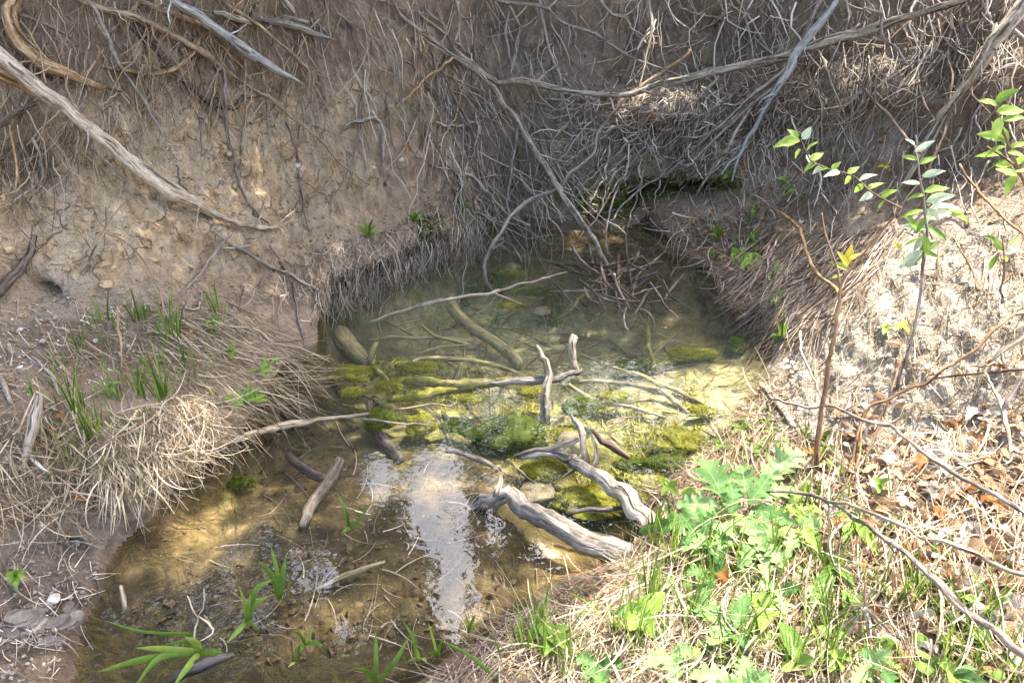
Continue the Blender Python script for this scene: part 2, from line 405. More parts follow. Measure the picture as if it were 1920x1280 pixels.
WATER_DENSITY, WATER_R0 = 0.11, 0.055
def water_material():
    s = NT('water')
    P = s.coord('Object')
    rip = s.noise(s.mapping(P, (1, 1, 1)), 7, 3, 0.5)
    rip2 = s.noise(P, 28, 2, 0.5)
    h = s.math('ADD', rip, s.math('MULTIPLY', rip2, 0.18))
    nb = s.bump(h, 0.12, 0.012)
    lw = s.n('ShaderNodeLayerWeight'); lw.inputs['Blend'].default_value = 0.5; s.put(lw.inputs['Normal'], nb)
    fr = s.math('ADD', s.math('MULTIPLY', s.math('POWER', lw.outputs['Facing'], 4.0), 0.9), WATER_R0, True)
    tr = s.n('ShaderNodeBsdfTransparent'); tr.inputs[0].default_value = (.97, .98, .96, 1)
    gl = s.n('ShaderNodeBsdfGlossy'); gl.inputs['Roughness'].default_value = 0.015; s.put(gl.inputs['Normal'], nb)
    gl.inputs['Color'].default_value = (1, 1, 1, 1)
    mx = s.n('ShaderNodeMixShader')
    s.put(mx.inputs[0], fr); s.put(mx.inputs[1], tr.outputs[0]); s.put(mx.inputs[2], gl.outputs[0])
    vol = s.n('ShaderNodeVolumePrincipled')
    vol.inputs['Color'].default_value = (.6, .82, .74, 1); vol.inputs['Density'].default_value = WATER_DENSITY
    vol.inputs['Absorption Color'].default_value = (.35, .5, .42, 1)
    s.t.links.new(vol.outputs[0], s.out.inputs['Volume'])
    return s.done(mx.outputs[0])

def wood_material(name, dark, mid, light, rough=0.8, bump=0.7, scale=170, spec=0.25, mossy=0.0):
    s = NT(name)
    G = s.attr('grain', 'Vector'); P = s.coord('Object')
    g = s.noise(G, scale, 5, 0.65); g2 = s.noise(G, scale * 0.32, 4, 0.6); sp = s.noise(P, 40, 4, 0.6)
    col = s.ramp(g, [(.3, dark), (.5, mid), (.7, light)])
    col = s.mix(s.ramp(g2, [(.4, 0.75), (.55, 0.0)]), col, dark)
    col = s.mix(s.ramp(sp, [(.5, 0.0), (.72, 0.5)]), col, light)
    crack = s.ramp(s.noise(G, scale * 0.6, 3, 0.5), [(.36, 1.0), (.42, 0.0)])
    col = s.mix(s.math('MULTIPLY', crack, 0.8), col, tuple(c * 0.25 for c in dark))
    if mossy:
        mm = s.ramp(s.noise(P, 11, 4, 0.6), [(.42, 0.0), (.56, mossy)])
        col = s.mix(mm, col, s.ramp(sp, [(.35, (.06, .075, .006)), (.65, (.2, .2, .025))]))
    v = s.maprange(s.rnd(), 0, 1, 0.72, 1.2)
    col = s.hsv(col, None, s.maprange(s.rnd(), 0, 1, 0.8, 1.15), v)
    h = s.math('SUBTRACT', s.math('ADD', g, s.math('MULTIPLY', g2, 0.8)), s.math('MULTIPLY', crack, 0.7))
    return s.done(s.principled(col, rough, s.bump(h, bump, 0.006), spec).outputs[0])

def strand_material(name, a, b, c, rough=0.8, translucent=0.0, spec=0.2):
    """strands, blades and leaves: 'tint' varies from strand to strand"""
    s = NT(name)
    t = s.attr('tint'); P = s.coord('Object')
    t2 = s.math('ADD', t, s.math('MULTIPLY', s.math('SUBTRACT', s.noise(P, 60, 3, 0.6), 0.5), 0.5))
    col = s.ramp(t2, [(.1, a), (.5, b), (.9, c)])
    p = s.principled(col, rough, None, spec)
    if not translucent: return s.done(p.outputs[0])
    tl = s.n('ShaderNodeBsdfTranslucent'); s.put(tl.inputs[0], col)
    mx = s.n('ShaderNodeMixShader'); mx.inputs[0].default_value = translucent
    s.put(mx.inputs[1], p.outputs[0]); s.put(mx.inputs[2], tl.outputs[0])
    return s.done(mx.outputs[0])

def leaf_material(name, dark, light, rough=0.6, translucent=0.35, vein=0.5, spec=0.2, back=None):
    """broad leaf: 'blade' attribute is (across, along, edge)"""
    s = NT(name)
    P = s.coord('Object'); B = s.attr('blade', 'Vector')
    sx = s.n('ShaderNodeSeparateXYZ'); s.put(sx.inputs[0], B)
    ax = s.math('ABSOLUTE', sx.outputs[0])
    n = s.noise(P, 45, 4, 0.6)
    col = s.ramp(s.math('ADD', n, s.math('MULTIPLY', s.math('SUBTRACT', s.rnd(), 0.5), 0.5)), [(.25, dark), (.75, light)])
    mid = s.ramp(ax, [(.0, 1.0), (.07, 0.0)])
    sv = s.math('SINE', s.math('SUBTRACT', s.math('MULTIPLY', sx.outputs[1], 46.0), s.math('MULTIPLY', ax, 14.0)))
    svm = s.ramp(sv, [(.86, 0.0), (1.0, 0.6)])
    vm = s.math('MULTIPLY', s.math('MAXIMUM', mid, svm), vein)
    col = s.mix(vm, col, tuple(min(1, c * 1.7 + .05) for c in light))
    p = s.principled(col, rough, s.bump(s.math('ADD', n, vm), 0.4, 0.004), spec)
    tl = s.n('ShaderNodeBsdfTranslucent'); s.put(tl.inputs[0], s.mix(0.5, col, light))
    mx = s.n('ShaderNodeMixShader'); mx.inputs[0].default_value = translucent
    s.put(mx.inputs[1], p.outputs[0]); s.put(mx.inputs[2], tl.outputs[0])
    return s.done(mx.outputs[0])

def stone_material(name, dark, mid, light, rough=0.8, layers=False):
    s = NT(name)
    P = s.coord('Object')
    n = s.noise(P, 12, 6, 0.65); f = s.noise(P, 80, 4, 0.7)
    col = s.ramp(n, [(.3, dark), (.5, mid), (.7, light)])
    col = s.mix(s.ramp(f, [(.3, 0.5), (.5, 0.0)]), col, dark)
    h = s.math('ADD', n, s.math('MULTIPLY', f, 0.4))
    if layers:
        l = s.noise(s.mapping(P, (6, 6, 60)), 1.0, 4, 0.6)
        col = s.mix(s.ramp(l, [(.38, 0.7), (.52, 0.0)]), col, dark); h = s.math('ADD', h, l)
    col = s.hsv(col, None, None, s.maprange(s.rnd(), 0, 1, 0.75, 1.2))
    return s.done(s.principled(col, rough, s.bump(h, 0.7, 0.012), 0.3).outputs[0])

M = {}
M['earth'] = earth_material(); M['bed'] = bed_material(); M['water'] = water_material()
M['pale_wood'] = wood_material('pale_weathered_wood', (.17, .125, .08), (.37, .3, .22), (.56, .5, .42))
M['blue_wood'] = wood_material('grey_weathered_wood', (.19, .18, .165), (.42, .405, .38), (.62, .6, .57))
M['grey_wood'] = wood_material('grey_driftwood', (.11, .085, .058), (.32, .27, .205), (.56, .5, .41), scale=110, bump=1.6)
M['tan_wood'] = wood_material('tan_root_wood', (.14, .085, .04), (.3, .21, .12), (.46, .37, .25))
M['orange_wood'] = wood_material('orange_root_wood', (.13, .075, .035), (.32, .21, .11), (.55, .46, .33), scale=90, bump=1.6)
M['brown_root'] = wood_material('brown_root', (.085, .06, .045), (.2, .15, .115), (.36, .295, .24))
M['mauve_root'] = wood_material('mauve_root', (.11, .082, .066), (.29, .23, .185), (.5, .43, .37))
M['dark_root'] = wood_material('dark_earthy_root', (.045, .033, .025), (.11, .08, .06), (.2, .155, .12))
M['wet_wood'] = wood_material('wet_dark_wood', (.02, .016, .014), (.06, .047, .04), (.13, .11, .1), rough=0.35, spec=0.5)
M['sunken_wood'] = wood_material('silted_sunken_wood', (.17, .13, .06), (.36, .29, .15), (.5, .43, .26), mossy=0.25)
M['mossy_wood'] = wood_material('mossy_sunken_wood', (.09, .07, .03), (.22, .18, .08), (.4, .34, .18), mossy=0.75)
M['brown_twig'] = wood_material('brown_twig', (.1, .06, .035), (.22, .135, .08), (.34, .235, .15))
M['orange_twig'] = wood_material('orange_twig', (.2, .11, .04), (.38, .24, .11), (.5, .36, .2))
M['bark'] = wood_material('tree_bark', (.05, .04, .03), (.12, .1, .08), (.2, .17, .14), scale=60)
M['fine_root'] = strand_material('fine_root', (.1, .07, .046), (.31, .24, .175), (.6, .525, .43))
M['tan_fine_root'] = strand_material('tan_fine_root', (.13, .085, .05), (.27, .195, .125), (.43, .34, .235))
M['dry_grass'] = strand_material('dry_grass', (.13, .09, .052), (.36, .28, .18), (.58, .49, .35), translucent=0.2)
M['green_grass'] = strand_material('green_grass', (.045, .1, .012), (.11, .2, .025), (.26, .34, .06), 0.5, 0.4, 0.3)
M['leaf_green'] = leaf_material('green_leaf', (.07, .15, .02), (.2, .31, .055))
M['leaf_bright'] = leaf_material('bright_spring_leaf', (.13, .24, .03), (.32, .44, .1), translucent=0.45)
M['leaf_pale'] = leaf_material('pale_woolly_leaf', (.3, .38, .24), (.52, .58, .42), translucent=0.3)
M['leaf_yellow'] = leaf_material('yellow_leaf', (.42, .36, .03), (.62, .55, .07), translucent=0.4)
M['leaf_thistle'] = leaf_material('thistle_leaf', (.035, .1, .02), (.1, .2, .05), translucent=0.3, vein=0.7)
M['leaf_thistle_pale'] = leaf_material('pale_thistle_leaf', (.13, .24, .07), (.3, .42, .17), translucent=0.35, vein=0.7)
M['dead_leaf'] = leaf_material('dead_leaf', (.16, .085, .04), (.4, .27, .165), 0.75, 0.2, 0.35, 0.15)
M['sunk_leaf'] = leaf_material('sodden_leaf', (.035, .022, .012), (.12, .078, .042), 0.7, 0.0, 0.3, 0.1)
M['dead_leaf_orange'] = leaf_material('orange_dead_leaf', (.24, .085, .025), (.43, .19, .06), 0.7, 0.25, 0.35, 0.15)
M['dead_leaf_grey'] = leaf_material('bleached_dead_leaf', (.36, .31, .25), (.58, .53, .46), 0.75, 0.2, 0.35, 0.15)
M['alga'] = strand_material('green_alga', (.018, .034, .002), (.075, .105, .005), (.26, .28, .022), 0.7, 0.3)
M['alga_gold'] = strand_material('golden_alga', (.08, .075, .006), (.25, .24, .018), (.46, .45, .06), 0.7, 0.3)
M['stone'] = stone_material('tan_stone', (.07, .055, .03), (.16, .13, .07), (.26, .22, .13))
M['shale'] = stone_material('layered_grey_stone', (.06, .052, .044), (.16, .14, .12), (.29, .26, .22), layers=True)
M['pebble'] = stone_material('pale_pebble', (.25, .22, .19), (.45, .42, .37), (.62, .6, .55))
M['clod'] = stone_material('clay_clod', (.16, .1, .05), (.3, .215, .12), (.42, .33, .2), rough=0.95)
M['canopy'] = strand_material('tree_leaf', (.03, .055, .01), (.06, .1, .02), (.12, .17, .035), 0.5, 0.35, 0.3)
M['flower'] = strand_material('white_flower', (.6, .6, .52), (.75, .75, .68), (.8, .8, .75), 0.6, 0.3)

# ------------------------------------------------------------------ object helpers
def new_obj(name, verts, faces, mat, parent=None, smooth=True, attrs=None):
    me = bpy.data.meshes.new(name)
    verts = np.asarray(verts, dtype=np.float32)
    if isinstance(faces, np.ndarray):
        k = faces.shape[1]; flat = faces.reshape(-1).astype(np.int32)
        starts = np.arange(len(faces), dtype=np.int32) * k
    else:
        flat = np.array([i for f in faces for i in f], dtype=np.int32)
        lens = np.array([len(f) for f in faces], dtype=np.int32)
        starts = np.concatenate([[0], np.cumsum(lens)[:-1]]).astype(np.int32)
    me.vertices.add(len(verts)); me.vertices.foreach_set('co', verts.reshape(-1))
    me.loops.add(len(flat)); me.loops.foreach_set('vertex_index', flat)
    me.polygons.add(len(starts)); me.polygons.foreach_set('loop_start', starts)
    if attrs:
        for k, a in attrs.items():
            a = np.asarray(a, dtype=np.float32)
            if a.ndim == 1:
                at = me.attributes.new(k, 'FLOAT', 'POINT'); at.data.foreach_set('value', a)
            else:
                at = me.attributes.new(k, 'FLOAT_VECTOR', 'POINT'); at.data.foreach_set('vector', a.reshape(-1))
    me.update(calc_edges=True); me.validate()
    me.polygons.foreach_set('use_smooth', np.full(len(starts), bool(smooth)))
    me.materials.append(mat)
    o = bpy.data.objects.new(name, me)
    COL.objects.link(o)
    if parent is not None: o.parent = parent
    return o
def tag(o, label=None, cat=None, group=None, kind=None):
    if label: o['label'] = label
    if cat: o['category'] = cat
    if group: o['group'] = group
    if kind: o['kind'] = kind
    return o
def thing(name, label, cat, loc=(0, 0, 0), group=None):
    o = bpy.data.objects.new(name, None); COL.objects.link(o)
    o.location = loc; o.empty_display_size = 0.05
    bpy.context.view_layer.update() if False else None
    return tag(o, label, cat, group)
def rebase(o, base):
    """move an object's origin to base, its shape staying where it is"""
    base = Vector(base)
    o.data.transform(Matrix.Translation(-base)); o.location = base
    return o

def catmull(P, n):
    P = np.asarray(P, dtype=np.float64)
    if len(P) == 2: 
        t = np.linspace(0, 1, n)[:, None]; return P[0] * (1 - t) + P[1] * t
    E = np.vstack([2 * P[0] - P[1], P, 2 * P[-1] - P[-2]])
    t = np.linspace(0, len(P) - 1, n); i = np.minimum(t.astype(int), len(P) - 2); f = (t - i)[:, None]
    a, b, c, d = E[i], E[i + 1], E[i + 2], E[i + 3]
    return 0.5 * ((2 * b) + (-a + c) * f + (2 * a - 5 * b + 4 * c - d) * f ** 2 + (-a + 3 * b - 3 * c + d) * f ** 3)

def frames(C):
    T = np.gradient(C, axis=0); T /= np.maximum(np.linalg.norm(T, axis=1, keepdims=True), 1e-9)
    ref = np.array([0.0, 0, 1.0]) if abs(T[0, 2]) < 0.9 else np.array([1.0, 0, 0])
    A = np.zeros_like(C)
    a = ref - T[0] * ref.dot(T[0]); A[0] = a / np.linalg.norm(a)
    for i in range(1, len(C)):
        a = A[i - 1] - T[i] * A[i - 1].dot(T[i]); A[i] = a / max(np.linalg.norm(a), 1e-9)
    return T, A, np.cross(T, A)
def tube(C, R, sides=8, rough=0.12, seed=0, flat=1.0):
    """verts, faces, grain of a bark-rough limb along C with radii R"""
    C = np.asarray(C); R = np.asarray(R); n = len(C)
    T, A, B = frames(C)
    ang = np.linspace(0, 2 * np.pi, sides, endpoint=False)
    L = np.concatenate([[0], np.cumsum(np.linalg.norm(np.diff(C, axis=0), axis=1))])
    r0 = max(float(R.mean()), 1e-4)
    q = np.stack([np.cos(ang)[None, :] * r0 * np.ones((n, 1)), np.sin(ang)[None, :] * r0 * np.ones((n, 1)), (L * 0.09)[:, None] * np.ones((1, sides))], -1)
    amp = 1 + rough * (2.0 * vnoise(q + seed * 3.1, (0.9 / r0, 0.9 / r0, 1.5 / r0 * 0.5), seed) + 0.9 * vnoise(q + seed, (2.2 / r0, 2.2 / r0, 2.0 / r0), seed + 5)) if rough else 1.0
    rr = R[:, None] * amp
    V = C[:, None] + A[:, None] * (np.cos(ang)[None, :, None] * rr[..., None]) + B[:, None] * (np.sin(ang)[None, :, None] * rr[..., None] * flat)
    i, j = np.meshgrid(np.arange(n - 1), np.arange(sides), indexing='ij')
    j2 = (j + 1) % sides
    Fq = np.stack([i * sides + j, i * sides + j2, (i + 1) * sides + j2, (i + 1) * sides + j], -1).reshape(-1, 4)
    G = q.copy(); G[..., 2] += seed * 0.37
    Vf = V.reshape(-1, 3); Gf = G.reshape(-1, 3)
    k = len(Vf)
    caps = [(k, (s + 1) % sides, s) for s in range(sides)] + [(k + 1, (n - 1) * sides + s, (n - 1) * sides + (s + 1) % sides) for s in range(sides)]
    Vf = np.vstack([Vf, C[:1] - T[:1] * R[0] * 0.3, C[-1:] + T[-1:] * R[-1] * 0.5]); Gf = np.vstack([Gf, Gf[:1] * 0 + seed, Gf[-1:]])
    return Vf, [tuple(f) for f in Fq.tolist()] + caps, Gf
def strands(C, R, sides=3):
    """many thin strands at once: C (N,K,3), R (N,K)"""
    N, K = C.shape[:2]
    T = np.gradient(C, axis=1); T /= np.maximum(np.linalg.norm(T, axis=2, keepdims=True), 1e-9)
    ref = np.where(np.abs(T[..., 2:3]) < 0.85, np.array([0., 0, 1]), np.array([1., 0, 0]))
    A = np.cross(T, ref); A /= np.maximum(np.linalg.norm(A, axis=2, keepdims=True), 1e-9)
    B = np.cross(T, A)
    ang = np.linspace(0, 2 * np.pi, sides, endpoint=False)
    Vv = C[:, :, None] + R[:, :, None, None] * (A[:, :, None] * np.cos(ang)[None, None, :, None] + B[:, :, None] * np.sin(ang)[None, None, :, None])
    n, k, s = np.meshgrid(np.arange(N), np.arange(K - 1), np.arange(sides), indexing='ij')
    s2 = (s + 1) % sides; b = n * K * sides
    Fq = np.stack([b + k * sides + s, b + k * sides + s2, b + (k + 1) * sides + s2, b + (k + 1) * sides + s], -1).reshape(-1, 4)
    return Vv.reshape(-1, 3), Fq
def ribbons(C, Wd, side):
    """blades: C (N,K,3), Wd (N,K), side (N,3) unit; a shallow V in section"""
    N, K = C.shape[:2]
    Vv = np.stack([C - side[:, None] * Wd[..., None], C + np.array([0, 0, 0.0]), C + side[:, None] * Wd[..., None]], 2)
    T = np.gradient(C, axis=1); nrm = np.cross(T, side[:, None]); nrm /= np.maximum(np.linalg.norm(nrm, axis=2, keepdims=True), 1e-9)
    Vv[:, :, 1] -= nrm * Wd[..., None] * 0.35
    n, k, s = np.meshgrid(np.arange(N), np.arange(K - 1), np.arange(2), indexing='ij')
    b = n * K * 3
    Fq = np.stack([b + k * 3 + s, b + k * 3 + s + 1, b + (k + 1) * 3 + s + 1, b + (k + 1) * 3 + s], -1).reshape(-1, 4)
    return Vv.reshape(-1, 3), Fq

# ------------------------------------------------------------------ ground, bank and pool bed objects
attr_src = {}
nb1 = fbm(GV, 5, 4, seed=101).reshape(V.shape[:2]); 
clay = np.clip(blob(300, 330, 330, 170) * 1.1 + blob(120, 430, 190, 80) + blob(520, 300, 140, 140) * .7 + blob(680, 170, 90, 70) * .6 + blob(310, 190, 150, 60) * .5, 0, 1.1)
attr_src['clay'] = np.clip(clay + 0.35 * nb1 * (clay > 0.1), 0, 1)
silt = np.clip(1.05 * silt_zone + 0.75 * blob(1250, 170, 90, 30) + 0.7 * blob(1640, 130, 130, 40) + .55 * blob(1640, 250, 90, 50) + .5 * blob(1120, 360, 60, 50)
               + .6 * blob(100, 550, 50, 40) + .75 * blob(1700, 1000, 320, 200) + .6 * blob(1350, 1080, 160, 90) + .35 * blob(1000, 130, 120, 60), 0, 1)
attr_src['silt'] = np.clip(silt + 0.4 * nb1 * (silt > 0.08), 0, 1)
attr_src['moss'] = np.clip(1.2 * blob(1140, 380, 75, 40) + blob(1300, 330, 110, 34) + .8 * blob(805, 420, 36, 30) + .6 * blob(780, 200, 50, 30) + .4 * blob(60, 300, 60, 50), 0, 1)
attr_src['wet'] = np.clip(sstep(0.075, 0.0, V[..., 2]) * 1.0 + .9 * blob(100, 1200, 140, 110) + .8 * blob(1230, 390, 80, 40) + .5 * blob(920, 410, 70, 40), 0, 1)
attr_src['mud'] = np.clip(blob(60, 1130, 200, 130) + .9 * blob(80, 900, 160, 140) + .7 * blob(180, 640, 200, 60) + .45 * blob(1400, 60, 260, 110) + .4 * blob(1000, 60, 140, 100)
                          + .5 * blob(1400, 520, 90, 60) + .6 * blob(1000, 1240, 200, 60), 0, 1) * (0.7 + 0.6 * nb1)
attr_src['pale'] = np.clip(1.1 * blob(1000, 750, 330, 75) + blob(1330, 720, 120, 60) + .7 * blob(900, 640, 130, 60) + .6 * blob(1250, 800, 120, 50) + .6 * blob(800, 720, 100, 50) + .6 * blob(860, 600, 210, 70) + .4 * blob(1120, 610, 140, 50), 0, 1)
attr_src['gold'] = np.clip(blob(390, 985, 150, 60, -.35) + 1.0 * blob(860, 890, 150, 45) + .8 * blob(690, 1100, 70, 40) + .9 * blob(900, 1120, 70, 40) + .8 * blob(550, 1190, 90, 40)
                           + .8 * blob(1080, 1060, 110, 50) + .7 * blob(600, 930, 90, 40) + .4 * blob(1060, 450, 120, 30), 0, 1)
attr_src['alga'] = np.clip(.8 * blob(960, 800, 160, 60) + .8 * blob(760, 720, 90, 40) + .8 * blob(1110, 930, 110, 70) + .6 * blob(1000, 540, 70, 50) + .8 * blob(1250, 850, 90, 50) + .5 * blob(1250, 670, 130, 40)
                           + .4 * blob(430, 930, 60, 30) + .55 * blob(1020, 760, 340, 90) + .5 * blob(900, 600, 160, 60), 0, 1)
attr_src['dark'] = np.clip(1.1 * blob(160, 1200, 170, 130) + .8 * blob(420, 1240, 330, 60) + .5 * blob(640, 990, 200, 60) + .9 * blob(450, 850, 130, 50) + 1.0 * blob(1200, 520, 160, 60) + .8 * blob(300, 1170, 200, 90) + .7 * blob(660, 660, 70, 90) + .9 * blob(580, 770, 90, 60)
                           + .2 * blob(800, 500, 160, 40) + .6 * blob(1380, 620, 60, 50) + .9 * blob(1180, 970, 90, 50) + .5 * blob(620, 1080, 200, 90), 0, 1)  # shade painted into the bed between the sunny patches, plus mud at lower left
fv = VSD.reshape(-1)[Q].mean(1); fs = cliff.reshape(-1)[Q].mean(1)
cls = np.where(fv < -0.005, 0, np.where(fs > 0.5, 1, 2))
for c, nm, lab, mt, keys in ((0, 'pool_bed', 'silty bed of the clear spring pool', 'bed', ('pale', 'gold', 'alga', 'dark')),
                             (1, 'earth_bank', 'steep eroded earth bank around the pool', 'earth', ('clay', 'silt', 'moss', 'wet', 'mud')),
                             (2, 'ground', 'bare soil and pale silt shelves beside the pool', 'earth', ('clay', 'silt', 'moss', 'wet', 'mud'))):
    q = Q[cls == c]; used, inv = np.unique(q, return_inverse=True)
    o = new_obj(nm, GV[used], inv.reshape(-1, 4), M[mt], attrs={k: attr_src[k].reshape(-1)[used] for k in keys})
    tag(o, lab, kind='structure')

# ------------------------------------------------------------------ water: a closed body over the bed
W0 = SHORE; cen = W0.mean(0)
wp = []
for (x, y) in W0:
    d = np.array([x, y]) - cen; d /= np.linalg.norm(d)
    wp.append(np.array([x, y]) + d * 0.12)
nw = len(wp)
wv = [(x, y, 0.0) for x, y in wp] + [(x, y, -0.75) for x, y in wp]
wf = [tuple(range(nw)), tuple(range(2 * nw - 1, nw - 1, -1))] + [(i, i + nw, (i + 1) % nw + nw, (i + 1) % nw) for i in range(nw)]
wf = [tuple(reversed(f)) for f in wf]
a2 = sum(wp[i][0] * wp[(i + 1) % nw][1] - wp[(i + 1) % nw][0] * wp[i][1] for i in range(nw))
if a2 > 0: wf = [tuple(reversed(f)) for f in wf]
water = new_obj('water', wv, wf, M['water'], smooth=False)
tag(water, 'clear still water of the spring pool', kind='structure')
# ------------------------------------------------------------------ trees on top of the bank: out of view, crowns shaped to shade the pool and mirror in it
def shade_light(px, py):
    """how sunny the photograph's ground is at a place (1 = full sun)"""
    def bl(cx, cy, rx, ry, a=0.0):
        c, s = math.cos(a), math.sin(a); dx, dy = px - cx, py - cy
        return np.exp(-(((dx * c + dy * s) / rx) ** 2 + ((-dx * s + dy * c) / ry) ** 2))
    bx = np.interp(py, [-200, 300, 440, 640, 700, 860, 980, 1100, 1280, 1500], [1900, 1780, 1640, 1480, 1400, 1290, 1225, 1120, 1040, 950])
    L = 0.93 * sstep(-90, 110, px - bx + 60 * np.sin(py * .021) * np.sin(px * .013))
    for q in [(1020, 745, 330, 80, .95), (1300, 720, 140, 80, .9), (1230, 830, 150, 70, .85), (900, 640, 110, 45, .55), (390, 985, 130, 46, .95, -.35), (880, 895, 140, 38, .7),
              (690, 1110, 60, 35, .8), (900, 1120, 60, 35, .8), (1080, 1060, 110, 40, .7), (550, 1180, 60, 35, .6), (610, 925, 60, 30, .45),
              (1080, 960, 130, 60, .9), (330, 800, 110, 50, .45), (1240, 178, 120, 50, .95), (1625, 135, 170, 60, 1.0), (1640, 260, 110, 50, .5),
              (1115, 350, 75, 60, .9), (1080, 432, 80, 18, .9), (1380, 690, 90, 60, .9), (1010, 540, 70, 30, .4), (1060, 190, 70, 50, .6), (170, 400, 90, 40, .15), (1650, 260, 120, 50, .7)]:
        L = np.maximum(L, q[4] * bl(*q[:4], *(q[5:] or (0.0,))))
    return L
def sky_gap(P):
    """opening between the crowns, where the pool mirrors the sky"""
    m = np.array(P) * np.array([1, 1, -1.0]); px, py, d = to_px(m)
    g = 0
    for (cx, cy, rx, ry, k) in [(825, 950, 75, 110, 1.2), (850, 1090, 50, 110, 1.2), (715, 915, 35, 50, .9), (930, 990, 40, 70, .8), (625, 1075, 40, 60, .8), (1020, 1030, 60, 40, .8),
                                (655, 1190, 60, 50, .6), (570, 1080, 25, 40, .7), (480, 1180, 40, 30, .4), (740, 1190, 40, 40, .5)]:
        g = np.maximum(g, k * np.exp(-(((px - cx) / rx) ** 2 + ((py - cy) / ry) ** 2)))
    return g
TREES = [(-2.7, 8.6, 7.6, 'slim'), (0.3, 9.4, 8.4, 'forked'), (2.9, 9.3, 8.0, 'leaning'), (-5.2, 6.3, 7.0, 'crooked'), (6.8, 10.4, 7.6, 'stout')]
leafpos = []
def try_leaf(p):
    q = p - np.array(SUN) * ((p[2] - 0.3) / SUN.z)
    for _ in range(3):
        z = float(bilin(HGT, np.array(q[0]), np.array(q[1])))
        q = p - np.array(SUN) * ((p[2] - z) / SUN.z)
    if q[1] < 0.4: return None
    return q
NCAN = 38000
gxr = rng.uniform(-3.6, 4.2, NCAN); gyr = rng.uniform(0.9, 7.4, NCAN)
gzr = np.maximum(bilin(HGT, gxr, gyr), 0)
gp = np.stack([gxr, gyr, gzr], -1)
ppx, ppy, _ = to_px(gp)
acc = rng.random(NCAN) > 1.12 * shade_light(ppx, ppy)
gp = gp[acc]
lv = np.zeros((0, 3)); todo = gp
for k in range(7):
    h = rng.uniform(3.6, 8.2, len(todo))
    c = todo + np.array(SUN) * ((h - todo[:, 2]) / SUN.z)[:, None]
    clump = vnoise(c, 1.1, 5) + 0.5 * vnoise(c, 2.6, 9)
    bad = (sky_gap(c) + 0.35 * vnoise(c, 2.2, 31) > 0.42) | ((clump < -0.25) & (k < 5))
    lv = np.vstack([lv, c[~bad]]); todo = todo[bad]
# the crowns also stand round the opening that the pool mirrors
NR2 = 26000
mx_, my_ = rng.uniform(60, 1350, NR2), rng.uniform(800, 1330, NR2)
hh = rng.uniform(3.4, 9.0, NR2)
u_, v_ = (mx_ - 960) / F_PX, (my_ - 640) / F_PX
dd = np.stack([u_, CP - v_ * SP, SP + v_ * CP], -1)
c2 = np.array([0, 0, -CAM_Z]) + dd * ((hh + CAM_Z) / dd[:, 2])[:, None]
tgt = c2 - np.array(SUN) * ((c2[:, 2] - 0.25) / SUN.z)[:, None]
tx, ty, _ = to_px(tgt)
vis = (tgt[:, 1] > 0.6)
ok2 = (sky_gap(c2) + 0.45 * vnoise(c2, 2.4, 31) + 0.25 * vnoise(c2, 6, 37) < 0.34) & (c2[:, 1] < 13) & (~vis | (rng.random(NR2) > 1.25 * shade_light(tx, ty)))
c2 = c2[ok2]
lv = np.vstack([lv, c2[:12000]])
# crowns farther back close the view that the middle of the pool mirrors
NR3 = 16000
mx_, my_ = rng.uniform(520, 1480, NR3), rng.uniform(560, 880, NR3)
u_, v_ = (mx_ - 960) / F_PX, (my_ - 640) / F_PX
dd = np.stack([u_, CP - v_ * SP, SP + v_ * CP], -1)
c3 = np.array([0, 0, -CAM_Z]) + dd * (rng.uniform(7.6, 13.5, NR3) / dd[:, 1])[:, None]
tgt = c3 - np.array(SUN) * ((c3[:, 2] - 1.2) / SUN.z)[:, None]
tx, ty, _ = to_px(tgt)
c3 = c3[(c3[:, 2] > 2.9) & (sky_gap(c3) + 0.25 * vnoise(c3, 4, 37) < 0.34) & ((tgt[:, 1] < .6) | (rng.random(NR3) > 1.25 * shade_light(tx, ty)))]
lv = np.vstack([lv, c3])
Lm_ = np.zeros(len(lv))
for ox, oz in ((0, 0), (.09, 0), (-.09, 0), (0, .09), (0, -.09)):
    q_ = lv + np.array([ox, 0, oz])
    for i_, l_ in enumerate(q_.copy()):
        h_ = BVH.ray_cast(Vector(l_), -SUN, 60)[0]
        if h_ is not None:
            if h_.z < 0: h_ = h_ + SUN * (-h_.z / SUN.z)
            q_[i_] = h_
    tx, ty, _ = to_px(q_)
    Lm_ = np.maximum(Lm_, np.where((q_[:, 1] < .5) | (q_[:, 1] > 7.5), 0, shade_light(tx, ty)) * (1.0 if ox == 0 and oz == 0 else .8))
lv = lv[rng.random(len(lv)) > np.clip(1.7 * Lm_ - .12, 0, 1)]
owner = np.argmin(np.stack([np.hypot(lv[:, 0] - t[0], lv[:, 1] - t[1]) / (t[2] * .13) for t in TREES], 1), 1)
